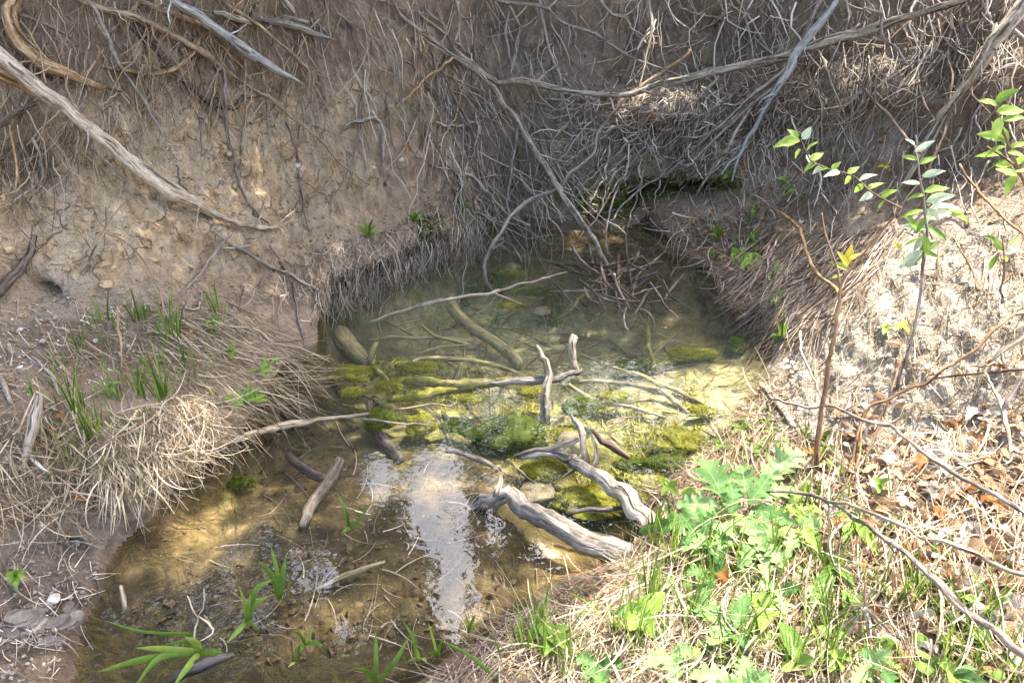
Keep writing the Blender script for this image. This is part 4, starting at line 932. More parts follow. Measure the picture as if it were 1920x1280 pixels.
SUNK = [   # in or over the water: heights of each point
 ('dead_branch', 'thin branch floating level across the back of the pool', 'branch', [(690,605),(758,581),(808,568),(858,558),(895,553),(926,548),(959,537),(1000,527),(1043,516),(1062,511)], [-.06,-.03,.0,.01,.012,.015,.012,.01,.01,.0], [6,8,8,8,7,7,5,4,3,2], 'pale_wood'),
 ('twig', 'small forked twig tip of the level branch pointing at the brush pile', 'twig', [(926,548),(940,556),(958,562),(980,570)], [.015,.0,-.02,-.04], [4,4,3,2], 'pale_wood'),
 ('sunken_log', 'thick pale log lying slanted on the bed in mid pool', 'log', [(843,560),(848,575),(862,591),(889,615),(919,635),(942,652),(966,675),(975,688)], [-.2,-.2,-.21,-.22,-.23,-.24,-.25,-.26], [15,17,19,21,21,21,20,13], 'sunken_wood'),
 ('sunken_log', 'broad pale log end under the left undercut', 'log', [(622,570),(630,600),(645,635),(668,662),(698,685)], [-.22,-.22,-.2,-.2,-.22], [30,34,34,28,16], 'sunken_wood'),
 ('sunken_branch', 'level sunken branch pointing left from the forked submerged sticks', 'branch', [(688,636),(730,633),(774,632),(828,633),(878,641)], [-.22,-.2,-.19,-.19,-.22], [5,7,8,9,6], 'sunken_wood'),
 ('sunken_branch', 'short forked sunken stick rising over the level sunken branch', 'branch', [(790,610),(798,618),(808,626),(842,636),(877,644)], [-.1,-.14,-.17,-.18,-.2], [4,6,7,8,5], 'sunken_wood'),
 ('sunken_branch', 'sunken branch lying between slanted log and mossy log', 'branch', [(732,706),(760,688),(791,672),(842,672),(885,676),(926,684),(972,698)], [-.18,-.16,-.15,-.16,-.17,-.18,-.2], [8,9,9,9,10,10,7], 'sunken_wood'),
 ('sunken_branch', 'third thin stick under the forked submerged sticks', 'branch', [(782,664),(810,656),(845,648),(880,646)], [-.2,-.2,-.2,-.2], [5,6,6,4], 'sunken_wood'),
 ('sunken_branch', 'hazy sunken twig slanting in the deep left of the pool', 'twig', [(718,600),(745,612),(772,626),(786,634)], [-.24,-.23,-.22,-.22], [4,5,5,4], 'sunken_wood'),
 ('sunken_stump', 'short curved sunken stub by the left end of the mossy log', 'stump', [(692,684),(695,668),(699,652),(708,640)], [-.2,-.14,-.1,-.08], [9,10,10,7], 'sunken_wood'),
 ('sunken_branch', 'broken stub standing behind the left end of the mossy log', 'branch', [(852,716),(858,704),(862,692),(864,682)], [-.12,-.08,-.05,-.03], [15,14,12,9], 'sunken_wood'),
 ('mossy_log', 'mossy log lying level left of the pronged grey driftwood', 'log', [(730,716),(750,711),(774,709),(828,716),(875,722),(926,718),(960,710)], [-.06,-.04,-.035,-.03,-.025,-.02,-.02], [10,16,18,20,20,16,8], 'mossy_wood'),
 ('mossy_log', 'lower mossy log with rough bark left of mid pool', 'log', [(728,748),(770,744),(820,736),(868,730),(905,727)], [-.08,-.06,-.05,-.045,-.04], [10,14,16,14,8], 'mossy_wood'),
 ('sunken_branch', 'submerged branch running right from the pronged driftwood', 'branch', [(1088,715),(1161,717),(1195,722),(1228,729),(1256,744),(1290,772)], [-.05,-.08,-.09,-.1,-.1,-.1], [8,9,10,11,11,7], 'sunken_wood'),
 ('sunken_branch', 'lower submerged branch slanting right over pale silt', 'branch', [(1064,722),(1090,738),(1127,753),(1178,763),(1215,774),(1250,784)], [-.06,-.09,-.1,-.11,-.11,-.1], [8,9,9,9,8,5], 'sunken_wood'),
 ('sunken_branch', 'submerged branch ending at the right shore over cracked silt', 'branch', [(1150,690),(1200,705),(1245,722),(1290,742),(1325,762)], [-.14,-.13,-.11,-.1,-.08], [6,8,9,8,5], 'sunken_wood'),
 ('sunken_log', 'dark curved submerged log at left of the green moss clumps', 'log', [(694,752),(697,775),(702,803),(721,833),(752,862)], [-.07,-.08,-.09,-.09,-.08], [12,17,18,19,13], 'dark_root'),
 ('sunken_branch', 'mossy stub crossing the left end of the lower mossy log', 'branch', [(702,690),(720,708),(741,734)], [-.03,-.03,-.05], [9,11,8], 'mossy_wood'),
 ('sunken_log', 'thick forked brown log lying on the golden bed near front left', 'log', [(640,862),(624,892),(598,927),(580,958),(569,986)], [-.05,-.05,-.055,-.06,-.07], [16,22,23,21,13], 'brown_root'),
 ('sunken_branch', 'dark crossing arm of the forked brown log', 'branch', [(540,853),(560,868),(580,883),(604,897)], [-.06,-.055,-.045,-.035], [14,18,20,18], 'dark_root'),
 ('sunken_branch', 'brown stick half buried in the silt at front centre', 'branch', [(590,1108),(620,1094),(650,1081),(685,1068),(722,1058)], [-.045,-.04,-.035,-.03,-.03], [5,8,10,11,7], 'sunken_wood'),
 ('wet_log', 'dark wet smooth log at the very front edge of the water', 'log', [(318,1276),(345,1258),(375,1245),(405,1236),(434,1229)], [-.01,.0,.004,.004,-.01], [16,22,22,18,8], 'wet_wood'),
 ('stick', 'pale upright stub standing in the front left shallows', 'stick', [(227,1098),(229,1112),(232,1130),(234,1150)], [.05,.035,.01,-.03], [6,8,9,8], 'pale_wood'),
 ('sunken_branch', 'dark twig tangled under water left of the mossy logs', 'twig', [(600,742),(630,752),(660,762),(690,770)], [-.1,-.1,-.09,-.09], [6,7,6,4], 'mossy_wood'),
 ('sunken_branch', 'dark submerged log by the undercut behind the pale stick', 'branch', [(500,765),(530,776),(556,788),(580,800)], [-.05,-.06,-.06,-.07], [18,22,22,14], 'dark_root'),
 ('reed', 'pale reed floating across the two round moss clumps', 'reed', [(674,783),(700,786),(734,790),(770,793),(810,796)], [.003,.004,.004,.004,.003], [3,4,4,4,2], 'pale_wood'),
 ('reed', 'thin floating stem above the two round moss clumps', 'reed', [(735,768),(770,762),(806,757),(852,762)], [.003,.004,.004,.003], [3,4,4,2], 'tan_wood'),
 ('sunken_branch', 'long brown stick crossing behind the sunken golden slab', 'branch', [(835,845),(870,851),(905,862),(932,880)], [-.02,-.015,-.015,-.02], [9,12,12,7], 'brown_root'),
 ('twig', 'dark twig leaning from the golden slab toward the front log', 'twig', [(958,862),(970,876),(986,892),(1002,905)], [.02,.01,.0,-.02], [3,4,4,3], 'brown_root'),
 ('sunken_branch', 'sunken root curving along the deep right of the pool', 'branch', [(1215,610),(1216,640),(1222,668),(1230,690)], [-.12,-.14,-.16,-.16], [8,9,8,6], 'mossy_wood'),
 ('sunken_branch', 'mossy stick under the right end of the brush pile', 'branch', [(1040,600),(1060,585),(1090,560),(1120,530)], [-.2,-.15,-.1,-.05], [6,8,9,7], 'mossy_wood'),
 ('stick', 'dark wet stick under the fallen front log', 'stick', [(1063,962),(1100,957),(1140,955),(1180,953)], [.0,.01,.02,.03], [6,9,10,8], 'wet_wood'),
]
RIGHT = [
 ('dead_branch', 'white thin branch arching over the thistle toward the right edge', 'branch', [(1414,919,.1),(1482,924,.18),(1529,931,.25),(1569,942,.3),(1616,954,.34),(1683,984,.36),(1750,1011,.36),(1818,1038,.34),(1868,1058,.3),(1930,1078,.28)], [4,6,7,7,8,8,9,10,10,9], 'pale_wood'),
 ('dead_branch', 'dark grey branch slanting through the lower right straw', 'branch', [(1545,930,.2),(1580,955,.24),(1616,978,.28),(1666,1015,.3),(1727,1062,.3),(1784,1119,.3),(1834,1159,.28),(1885,1203,.28),(1935,1232,.28)], [4,6,8,9,11,14,17,18,18], 'mauve_root'),
 ('branch', 'long curved twig from the right shore to the far right edge', 'branch', [(1424,718,.06),(1440,736,.1),(1455,749,.14),(1515,763,.2),(1559,763,.24),(1609,783,.26),(1677,803,.3),(1734,848,.32),(1791,887,.32),(1851,921,.3),(1930,968,.28)], [4,5,5,5,5,6,7,8,9,10,10], 'mauve_root'),
 ('twig', 'slim pale twig meeting the long curved twig at the tall stem', 'twig', [(1498,624,.1),(1505,665,.14),(1529,719,.2),(1549,757,.24)], [6,5,5,4], 'pale_wood'),
 ('log', 'short bleached log lying on the white silt at the right shore', 'log', [(1426,720),(1440,734),(1458,753),(1476,777),(1490,802)], [8,13,16,15,9], 'pale_wood', .02),
 ('branch', 'grey branch entering at the right edge over white silt', 'branch', [(1935,620,.14),(1891,652,.14),(1868,672,.12),(1848,701,.06)], [10,10,8,4], 'grey_wood'),
 ('twig', 'thin straight twig lying level across the white silt at right', 'twig', [(1930,690,.12),(1880,695,.1),(1831,699,.08),(1750,709,.04)], [5,5,5,4], 'brown_twig'),
 ('twig', 'long thin cane slanting from the right edge down to the litter', 'twig', [(1925,586,.2),(1885,601,.22),(1831,652,.24),(1777,689,.24),(1734,716,.22),(1676,739,.18),(1623,776,.14),(1606,830,.08),(1594,885,.01)], [5,6,6,6,6,6,6,7,7], 'brown_twig'),
 ('branch', 'bare stem rising at the right edge of the leaf litter', 'branch', [(1847,697,.1),(1862,728,.12),(1881,763,.12),(1888,810,.1),(1896,862,.04)], [5,6,8,8,7], 'grey_wood'),
 ('branch', 'forked side stem joining the bare stem at the right edge', 'branch', [(1922,702,.16),(1905,735,.14),(1887,766,.12)], [8,8,7], 'mauve_root'),
 ('stick', 'orange bare twig curving behind the tall sapling stem', 'twig', [(1448,388,.2),(1475,408,.24),(1500,428,.28),(1512,470,.3),(1529,507,.32),(1559,534,.34),(1577,556,.36)], [4,5,6,7,7,7,5], 'orange_twig'),
 ('stalk', 'dry pale stalk standing upright in the lower right weeds', 'stalk', [(1519,1040,.2),(1515,1090,.16),(1512,1136,.1),(1509,1222,.01)], [4,5,5,5], 'pale_wood'),
 ('stalk', 'dry stalk bent in a hook beside the pale rosette leaf', 'stalk', [(1386,1088,.1),(1370,1102,.14),(1358,1120,.16),(1354,1146,.16),(1370,1172,.14),(1414,1216,.1),(1448,1246,.06),(1495,1252,.02)], [4,4,5,5,6,7,6,4], 'pale_wood'),
 ('stalk', 'looped bleached grass stalk in the middle of the lower right weeds', 'stalk', [(1600,968,.2),(1575,985,.22),(1560,1005,.22),(1556,1030,.2),(1566,1062,.16),(1590,1082,.1),(1618,1092,.04)], [4,5,5,5,5,4,3], 'pale_wood'),
 ('stalk', 'thin upright stalk crossing the white arching branch', 'stalk', [(1568,878,.3),(1556,912,.3),(1554,960,.26),(1557,1030,.16),(1560,1084,.04)], [4,4,4,4,4], 'pale_wood'),
 ('stalk', 'white thin stalk curving at the bottom right edge', 'stalk', [(1744,1198,.14),(1746,1220,.12),(1734,1250,.08),(1725,1290,.02)], [4,5,5,5], 'pale_wood'),
 ('stick', 'thick wet root end at the water edge below the shore shelf', 'root', [(1310,508),(1340,514),(1375,520)], [6,8,5], 'grey_wood', .03),
 ('stick', 'grey stick poking from the right shore into the water', 'stick', [(1440,552),(1420,570),(1398,588),(1378,600)], [6,8,8,4], 'grey_wood', .05),
 ('twig', 'dark stem leaning on the right bank behind the tall sapling', 'twig', [(1790,450,.2),(1810,480,.2),(1828,515,.18),(1832,545,.14)], [3,4,5,6], 'brown_twig'),
 ('twig', 'forked dry twig among the upper right leaves', 'twig', [(1800,310,.25),(1825,345,.27),(1850,375,.28),(1890,412,.28),(1930,450,.28)], [5,5,6,6,6], 'brown_twig'),
 ('twig', 'short dry twig crossing under the sapling leaf spray', 'twig', [(1606,155,.3),(1635,185,.36),(1663,215,.4),(1703,262,.46),(1726,290,.5)], [4,5,6,6,5], 'brown_twig'),
 ('twig', 'thin red brown stem rising from the litter beside the tall sapling', 'twig', [(1612,905,.0),(1622,870,.06),(1640,820,.1),(1652,790,.12)], [6,6,5,4], 'brown_twig'),
 ('twig', 'second red brown stem rising from litter right of the tall sapling', 'twig', [(1594,930,.0),(1602,890,.06),(1612,845,.1),(1618,800,.12)], [6,6,5,4], 'brown_twig'),
 ('twig', 'leaning grey twig in the leaf litter near the right edge', 'twig', [(1764,905,.05),(1792,884,.08),(1815,870,.1),(1850,860,.06)], [5,6,6,4], 'grey_wood'),
 ('twig', 'dry stem on the white silt below the right leaf spray', 'twig', [(1690,640,.08),(1684,690,.08),(1660,760,.06),(1640,800,.02)], [4,4,4,4], 'brown_twig'),
]
rt = random.Random(404)
for b in BR + RIGHT:
    nm, lab, cat, pts, w, mt = b[:6]
    o = limb(nm, lab, cat, pts, w, mt, lift=b[6] if len(b) > 6 else .02, rough=.26 if max(w) > 15 else .18)
    span = math.hypot(pts[-1][0] - pts[0][0], pts[-1][1] - pts[0][1])
    if nm in ('dead_branch', 'branch', 'root') and span > 110:
        n = int(span / 110) + (1 if max(w) > 8 else 0)
        for k in range(n):       # small side twigs
            i = rt.randrange(len(pts) - 1); f = rt.random()
            x = pts[i][0] * (1 - f) + pts[i + 1][0] * f; y = pts[i][1] * (1 - f) + pts[i + 1][1] * f
            a = math.atan2(pts[i + 1][1] - pts[i][1], pts[i + 1][0] - pts[i][0]) + rt.choice([-1, 1]) * rt.uniform(.4, 1.2)
            ln = rt.uniform(14, 58) * (1.25 if max(w) > 10 else .8)
            lf = pts[i][2] if len(pts[i]) > 2 else (b[6] if len(b) > 6 else .02)
            a2 = a + rt.uniform(-.6, .6)
            tw = [(x, y, lf), (x + ln * .5 * math.cos(a), y + ln * .5 * math.sin(a), lf + .02), (x + ln * .5 * (math.cos(a) + math.cos(a2)), y + ln * .5 * (math.sin(a) + math.sin(a2)), lf + rt.uniform(-.01, .05))]
            limb('side_twig', None, None, tw, [min(max(w) * .45, 4.5), 3, 1.6], mt, parent=o)
for nm, lab, cat, pts, zz, w, mt in SUNK:
    o = limb(nm, lab, cat, pts, w, mt, z=zz, rough=.26 if max(w) > 12 else .18)
    if mt == 'mossy_wood':      # fuzz of moss on the wood
        me = o.data; nv = len(me.vertices)
        co = np.zeros(nv * 3, dtype=np.float32); me.vertices.foreach_get('co', co); co = co.reshape(-1, 3)
        no = np.zeros(nv * 3, dtype=np.float32); me.vertex_normals.foreach_get('vector', no); no = no.reshape(-1, 3)
        k = rng.integers(0, nv, 420); k = k[vnoise(co[k] + 5, 16, 77) > -.25]
        dr = no[k] + rng.normal(0, .8, (len(k), 3)); dr /= np.linalg.norm(dr, axis=1, keepdims=True)
        ln = rng.uniform(.005, .018, len(k)); t_ = np.linspace(0, 1, 4)
        C_ = (co[k] + rng.normal(0, .004, (len(k), 3)))[:, None] + dr[:, None] * (ln[:, None] * t_)[..., None] - np.array([0, 0, .4]) * (ln[:, None] * t_ ** 2)[..., None]
        v_, f_ = strands(C_, ln[:, None] * np.array([.12, .1, .07, .02])[None], 3)
        fz = new_obj('moss', v_, f_, M['alga_gold'], o, attrs={'tint': np.repeat(rng.uniform(-.1, .8, len(k)), 12)}); fz['kind'] = 'stuff'

# pronged driftwood standing in the middle of the pool, forked dead branch and front log: each with its prongs as parts
def limb_thing(name, label, cat, base_px, z0, parts):
    root = thing(name, label, cat, at_z(base_px[0], base_px[1], z0))
    for pn, pts, zz, w, mt in parts:
        limb(pn, None, None, pts, w, mt, z=zz, parent=root, rough=.3, wig=.8)
    return root
limb_thing('driftwood', 'bleached grey driftwood with two upright prongs standing in mid pool', 'driftwood', (1024, 770), -.05, [
    ('stem', [(906,725),(920,721),(936,719),(976,709),(1016,712),(1053,705),(1077,695),(1089,690)], [-.01,.0,.01,.03,.03,.035,.04,.04], [5,9,12,14,15,14,12,8], 'grey_wood'),
    ('prong', [(1005,647),(1012,661),(1020,679),(1026,709),(1027,742),(1023,790)], [.16,.14,.11,.05,.0,-.12], [7,10,13,16,17,17], 'grey_wood'),
    ('prong', [(1070,630),(1071,642),(1070,660),(1074,676),(1079,696)], [.16,.15,.11,.07,.03], [11,15,15,14,13], 'grey_wood')])
limb_thing('driftwood', 'forked dead branch with rising prongs reaching from the thistle into water', 'driftwood', (1222, 975), .1, [
    ('stem', [(974,856),(1000,853),(1026,852),(1070,863),(1104,880),(1137,904),(1178,931),(1205,957),(1226,985)], [.005,.01,.015,.03,.045,.06,.08,.09,.09], [6,11,14,21,27,30,33,34,30], 'grey_wood'),
    ('prong', [(1072,772),(1076,784),(1083,800),(1090,833),(1093,870)], [.16,.14,.12,.08,.03], [4,8,11,15,17], 'grey_wood'),
    ('prong', [(1110,808),(1115,833),(1117,848),(1116,876)], [.13,.1,.08,.045], [4,9,9,10], 'grey_wood'),
    ('twig', [(1088,825),(1066,830),(1043,833),(1010,843),(968,854)], [.09,.075,.06,.03,.005], [11,11,10,8,4], 'pale_wood'),
    ('twig', [(1112,808),(1128,820),(1144,833),(1160,846),(1176,860)], [.1,.08,.05,.02,-.01], [6,10,12,11,7], 'dark_root'),
    ('twig', [(1084,872),(1072,884),(1058,896)], [.035,.02,.005], [7,6,3], 'grey_wood')])
limb_thing('log', 'weathered grey log lying half in water at the right front shore', 'log', (1178, 1041), .05, [
    ('stem', [(872,962),(884,948),(905,937),(932,931),(969,939),(1010,961),(1053,988),(1094,1008),(1137,1025),(1182,1044)], [-.07,-.05,-.025,.005,.022,.03,.035,.04,.05,.06], [10,17,25,31,34,34,36,36,33,30], 'grey_wood'),
    ('stub', [(940,930),(938,915),(936,898)], [.03,.05,.07], [15,12,8], 'pale_wood'),
    ('twig', [(908,944),(914,952),(922,953)], [.01,-.002,-.004], [4,4,3], 'brown_root')])
limb_thing('twig', 'pale forked twig standing in the dark front shallows', 'twig', (373, 1216), 0, [
    ('stem', [(374,1216),(368,1200),(363,1183),(368,1159),(380,1136),(380,1102)], [-.01,.012,.03,.05,.08,.11], [4,4,4,4,4,3], 'pale_wood'),
    ('side_twig', [(370,1156),(360,1142),(353,1132),(348,1120)], [.052,.07,.085,.1], [3,3,3,2], 'pale_wood'),
    ('side_twig', [(371,1156),(393,1173),(398,1186),(390,1196),(375,1206)], [.052,.045,.03,.02,.005], [3,4,4,3,3], 'pale_wood')])
# words for where a thing stands: the named thing nearest to it in the photograph
MARKS = [('orange root stump', 90, 120), ('slanting dead branch', 250, 310), ('tip of the slanting branch', 530, 420), ('bow shaped root', 290, 135), ('bleached branch', 470, 100), ('ragged rotten wood', 565, 55), ('burrow', 74, 556),
 ('grey elbow root', 710, 250), ('grey branch crossing', 848, 106), ('spiky lip grass', 690, 430), ('back water corner', 940, 410), ('grey branch sag', 1150, 176), ('white hanging root', 1214, 70), ('mossy hollow', 1300, 365), ('straight grey branch', 1010, 290),
 ('forked leaning branch', 1495, 97), ('stout leaning branch', 1790, 180), ('pale leaf spray', 1560, 310), ('lettuce green rosette', 1410, 488), ('tall sapling', 1552, 700), ('sapling foot', 1527, 903), ('purple sapling', 1715, 560), ('thistle', 1375, 930), ('fallen front log', 1060, 990),
 ('forked dead branch', 1140, 905), ('dead weed skeleton', 1619, 1139), ('upright downy leaf', 1480, 1190), ('pale young rosette', 1350, 1160), ('dark slanting branch', 1750, 1080), ('white arching branch', 1690, 985), ('long curved twig', 1720, 835), ('large leaved plant', 1205, 1145), ('clover like plant', 1572, 1232),
 ('right leafy bough', 1880, 250), ('brown whip twig', 1779, 200), ('broad corner leaves', 1800, 1262), ('wooden stake', 60, 810), ('three leaved seedling', 1036, 1192), ('bare right stem', 1885, 780), ('big orange leaf', 1790, 812)]
def where(x, y):
    nm, mx, my = min(MARKS, key=lambda m: math.hypot(x - m[1], y - m[2]))
    dx, dy = x - mx, y - my; d = math.hypot(dx, dy)
    a = math.degrees(math.atan2(-dy, dx)) % 360
    w = ['right of', 'above right of', 'above', 'above left of', 'left of', 'below left of', 'below', 'below right of'][int((a + 22.5) // 45) % 8]
    return ('just ' if d < 45 else 'farther ' if d > 110 else '') + w + ' the ' + nm
def size_word(v, lo, hi): return 'short' if v < lo + (hi - lo) / 3 else 'long' if v > hi - (hi - lo) / 3 else 'medium'
TONE = {'tan_wood': 'tan', 'brown_root': 'brown', 'mauve_root': 'mauve grey', 'pale_wood': 'pale', 'dark_root': 'dark'}
# tangled brush pile at the back right of the pool
rb = random.Random(91)
for k in range(46):
    cx, cy = rb.gauss(1165, 52), rb.gauss(528, 30)
    a = rb.choice([rb.gauss(.6, .35), rb.gauss(2.4, .4), rb.gauss(1.2, .3)])
    ln = rb.uniform(40, 110)
    dx, dy = math.cos(a) * ln / 2, math.sin(a) * ln / 2 * .75
    z1 = rb.uniform(-.03, .05); z2 = rb.uniform(-.06, .09)
    bend = rb.uniform(-9, 9)
    mt = rb.choice(['dark_root', 'dark_root', 'brown_root', 'mauve_root'])
    deg = math.degrees(a)
    lie = 'lying level' if deg < 14 or deg > 166 else 'falling to the right' if deg < 60 else 'standing steep' if deg < 110 else 'falling to the left'
    ox, oy = cx - 1165, cy - 528
    spot = ('upper ' if oy < -14 else 'lower ' if oy > 14 else 'middle ') + ('left' if ox < -25 else 'right' if ox > 25 else 'centre')
    limb('twig', '%s %s twig %s in the %s of the brush pile' % (size_word(ln, 40, 110), TONE[mt], lie, spot), 'twig', [(cx - dx, cy - dy), (cx + bend, cy - bend * .5), (cx + dx, cy + dy)], [rb.uniform(3, 6), rb.uniform(3, 6), 2],
         mt, z=[z2, (z1 + z2) / 2 + .015, z1], group='twigs of the tangled brush pile')
# ------------------------------------------------------------------ distance map of the ground for draping many strands
MX0, MY0, MS = -240, -240, 3
MW, MH = (1920 + 480) // MS, (1280 + 560) // MS
gpx, gpy, gdp = to_px(GV)
gd = np.linalg.norm(GV - np.array([0, 0, CAM_Z]), axis=1)
okm = (GV[:, 1] * CP - (GV[:, 2] - CAM_Z) * SP) > 0.05
cx_ = ((gpx - MX0) / MS).astype(int); cy_ = ((gpy - MY0) / MS).astype(int)
okm &= (cx_ >= 0) & (cx_ < MW) & (cy_ >= 0) & (cy_ < MH)
DM = np.full((MH, MW), 99.0); np.minimum.at(DM, (cy_[okm], cx_[okm]), gd[okm])
for _ in range(12):
    hole = DM > 50
    if not hole.any(): break
    P_ = np.pad(DM, 1, mode='edge')
    nb_ = np.min([P_[1 + a:MH + 1 + a, 1 + b:MW + 1 + b] for a in (-1, 0, 1) for b in (-1, 0, 1)], 0)
    DM = np.where(hole, nb_, DM)
DM = np.where(DM > 50, 6.5, DM)
def dmap(px, py):
    ix = np.clip(((px - MX0) / MS).astype(int), 0, MW - 1); iy = np.clip(((py - MY0) / MS).astype(int), 0, MH - 1)
    return DM[iy, ix]
def raydir(px, py):
    u, v = (px - 960) / F_PX, (py - 640) / F_PX
    d = np.stack([u, CP - v * SP, -SP - v * CP], -1)
    return d / np.linalg.norm(d, axis=-1, keepdims=True)
CAMN = np.array([0, 0, CAM_Z])
def in_poly(poly, x, y):
    ins = np.zeros(x.shape, bool); n = len(poly)
    for i in range(n):
        ax, ay = poly[i]; bx, by = poly[(i + 1) % n]
        ins ^= ((ay > y) != (by > y)) & (x < (bx - ax) * (y - ay) / (by - ay + 1e-12) + ax)
    return ins
def pick(poly, n, weight=None):
    poly = np.array(poly, float); lo, hi = poly.min(0), poly.max(0)
    out = np.zeros((0, 2))
    while len(out) < n:
        p = rng.uniform(lo, hi, (n * 3, 2)); p = p[in_poly(poly, p[:, 0], p[:, 1])]
        if weight is not None and len(p): p = p[rng.random(len(p)) < weight(p[:, 0], p[:, 1])]
        out = np.vstack([out, p])
    return out[:n]
def drape(start, ang, ln, curl, lift0, hump, K=7, hang=False, wav=0.0):
    """paths (N,K,3) that start at picture places and lie on the ground, in arcs of the given lift"""
    N = len(start)
    step = ln / (K - 1)
    a = np.asarray(ang, float).copy(); c = rng.normal(0, 1, N) * curl / (K - 1)
    P = [start.copy()]
    for k in range(K - 1):
        aa = a + (rng.normal(0, wav, N) if wav else 0)
        P.append(P[-1] + np.stack([np.cos(aa), np.sin(aa)], -1) * step[:, None]); a = a + c
    P = np.stack(P, 1)
    D = dmap(P[..., 0], P[..., 1])
    t = np.linspace(0, 1, K)[None]
    Dl = D - lift0[:, None] - hump[:, None] * np.sin(np.pi * t)
    for _ in range(2):
        E = Dl.copy(); E[:, 1:-1] = np.minimum(.25 * Dl[:, :-2] + .5 * Dl[:, 1:-1] + .25 * Dl[:, 2:], D[:, 1:-1] - .004); Dl = E
    if hang:
        for k in range(1, K): Dl[:, k] = np.minimum(Dl[:, k], Dl[:, k - 1] + .012)
    return CAMN + raydir(P[..., 0], P[..., 1]) * Dl[..., None], Dl
def strand_field(name, label, poly, n, deg, sd, ln, w, mat, curl=.5, lift=(.0, .02), hump=(.0, .03), K=7, hang=False, wav=.0, blade=False, weight=None, tint=(0, 1), kind='stuff', sides=3):
    st = pick(poly, n, weight)
    ang = deg(st[:, 0], st[:, 1]) if callable(deg) else np.full(n, math.radians(deg))
    ang = ang + rng.normal(0, math.radians(sd), n)
    L = rng.uniform(ln[0], ln[1], n)
    C, D = drape(st, ang, L, curl, rng.uniform(lift[0], lift[1], n), rng.uniform(hump[0], hump[1], n), K, hang, wav)
    wpx = w[0] * .85 + (w[1] * 1.25 - w[0] * .85) * rng.random(n) ** 3
    R = wpx[:, None] * .5 / F_PX * D * np.linspace(1, .35, K)[None]
    if blade:
        sdv = np.cross(C[:, -1] - C[:, 0], rng.normal(0, .5, (n, 3)) + np.array([0, -.5, 1])); sdv /= np.maximum(np.linalg.norm(sdv, axis=1, keepdims=True), 1e-9)
        v, f = ribbons(C, R, sdv); per = K * 3
    else:
        v, f = strands(C, R, sides); per = K * sides
    o = new_obj(name, v, f, M[mat], attrs={'tint': np.repeat(rng.uniform(tint[0], tint[1], n), per)})
    return tag(o, label, kind=kind)
def root_things(n, poly, deg, sd, ln, w, mats, label, group, name='root', cat='root', curl=.5, lift=(.01, .05), hump=(0, .05), wav=.12, hang=False, weight=None):
    """the roots that show largest, each an object of its own"""
    st = pick(poly, n, weight)
    ang = np.full(n, math.radians(deg)) + rng.normal(0, math.radians(sd), n)
    C, D = drape(st, ang, rng.uniform(ln[0], ln[1], n), curl, rng.uniform(lift[0], lift[1], n), rng.uniform(hump[0], hump[1], n), 9, hang, wav)
    for i in range(n):
        SEED[0] += 1
        ww = w[0] + (w[1] - w[0]) * rng.random() ** 1.5
        v, f, g = limb_mesh(None, [ww, ww * .85, ww * .6, ww * .35], seed=SEED[0], C=catmull(C[i], 15), wig=.6, sides=5)
        o = new_obj(name, v - v[0], f, M[mats[i % len(mats)]], attrs={'grain': g}); o.location = v[0]
        L = float(np.hypot(*(np.array(to_px(C[i, -1])[:2]) - st[i])))
        bent = 'wavy' if abs(float(ang[i]) - math.radians(deg)) > math.radians(sd) * .8 else 'straight'
        tag(o, '%s %s %s %s %s' % (size_word(L, *ln), bent, TONE[mats[i % len(mats)]].split()[0], label, where(*st[i])), cat, group)

# fine roots on the banks
A = math.radians
strand_field('fine_roots', 'mass of fine roots hanging from the upper left bank', [(-210,-150),(640,-150),(620,90),(560,150),(380,195),(200,240),(90,330),(-210,330)], 1026, 88, 22, (50, 190), (1.2, 3.0), 'tan_fine_root', .7, (.01, .09), (0, .06), wav=.2)
strand_field('fine_roots', 'thin roots trailing over the yellow clay face', [(-210,180),(640,100),(640,340),(420,420),(-210,430)], 170, 82, 24, (40, 150), (1.0, 2.4), 'tan_fine_root', .6, (.003, .04), (0, .02), wav=.2)
strand_field('fine_roots', 'fine roots veiling the top of the middle bank', [(560,-120),(930,-120),(930,150),(760,240),(600,200)], 230, 72, 20, (50, 190), (1.1, 2.8), 'fine_root', .5, (.005, .06), (0, .04), wav=.18)
strand_field('fine_roots', 'bundle of fine roots running down to the back water corner', [(790,140),(1000,160),(1080,330),(1010,400),(880,420),(800,300)], 260, 66, 27, (50, 180), (1.1, 3.0), 'fine_root', .4, (.005, .07), (0, .05), wav=.18)
strand_field('fine_roots', 'sparse roots on the bare grey earth at the back', [(920,-120),(1480,-120),(1480,80),(1300,150),(960,150)], 260, 95, 30, (30, 120), (1.1, 2.8), 'fine_root', .9, (.005, .06), (0, .04), wav=.15)
strand_field('fine_roots', 'mat of curly roots over the back ledge above the mossy hollow', [(1060,170),(1500,150),(1470,290),(1320,270),(1180,260),(1080,300)], 460, 118, 34, (30, 110), (1.2, 3.4), 'fine_root', 1.3, (.005, .1), (0, .06), wav=.3, tint=(.2, 1.1))
strand_field('fine_roots', 'roots and dead stems combed down the right back slope', [(1440,-60),(2130,-120),(2130,330),(1700,340),(1480,380)], 547, 112, 26, (30, 150), (1.2, 3.4), 'fine_root', .9, (.005, .08), (0, .06), wav=.2)
strand_field('fine_roots', 'dead stems tumbling over the sunlit right ledge', [(1500,110),(1780,100),(1740,200),(1520,250)], 170, 115, 22, (30, 110), (1.3, 3.2), 'tan_fine_root', .6, (.01, .1), (0, .06), wav=.12, tint=(.3, 1.1))
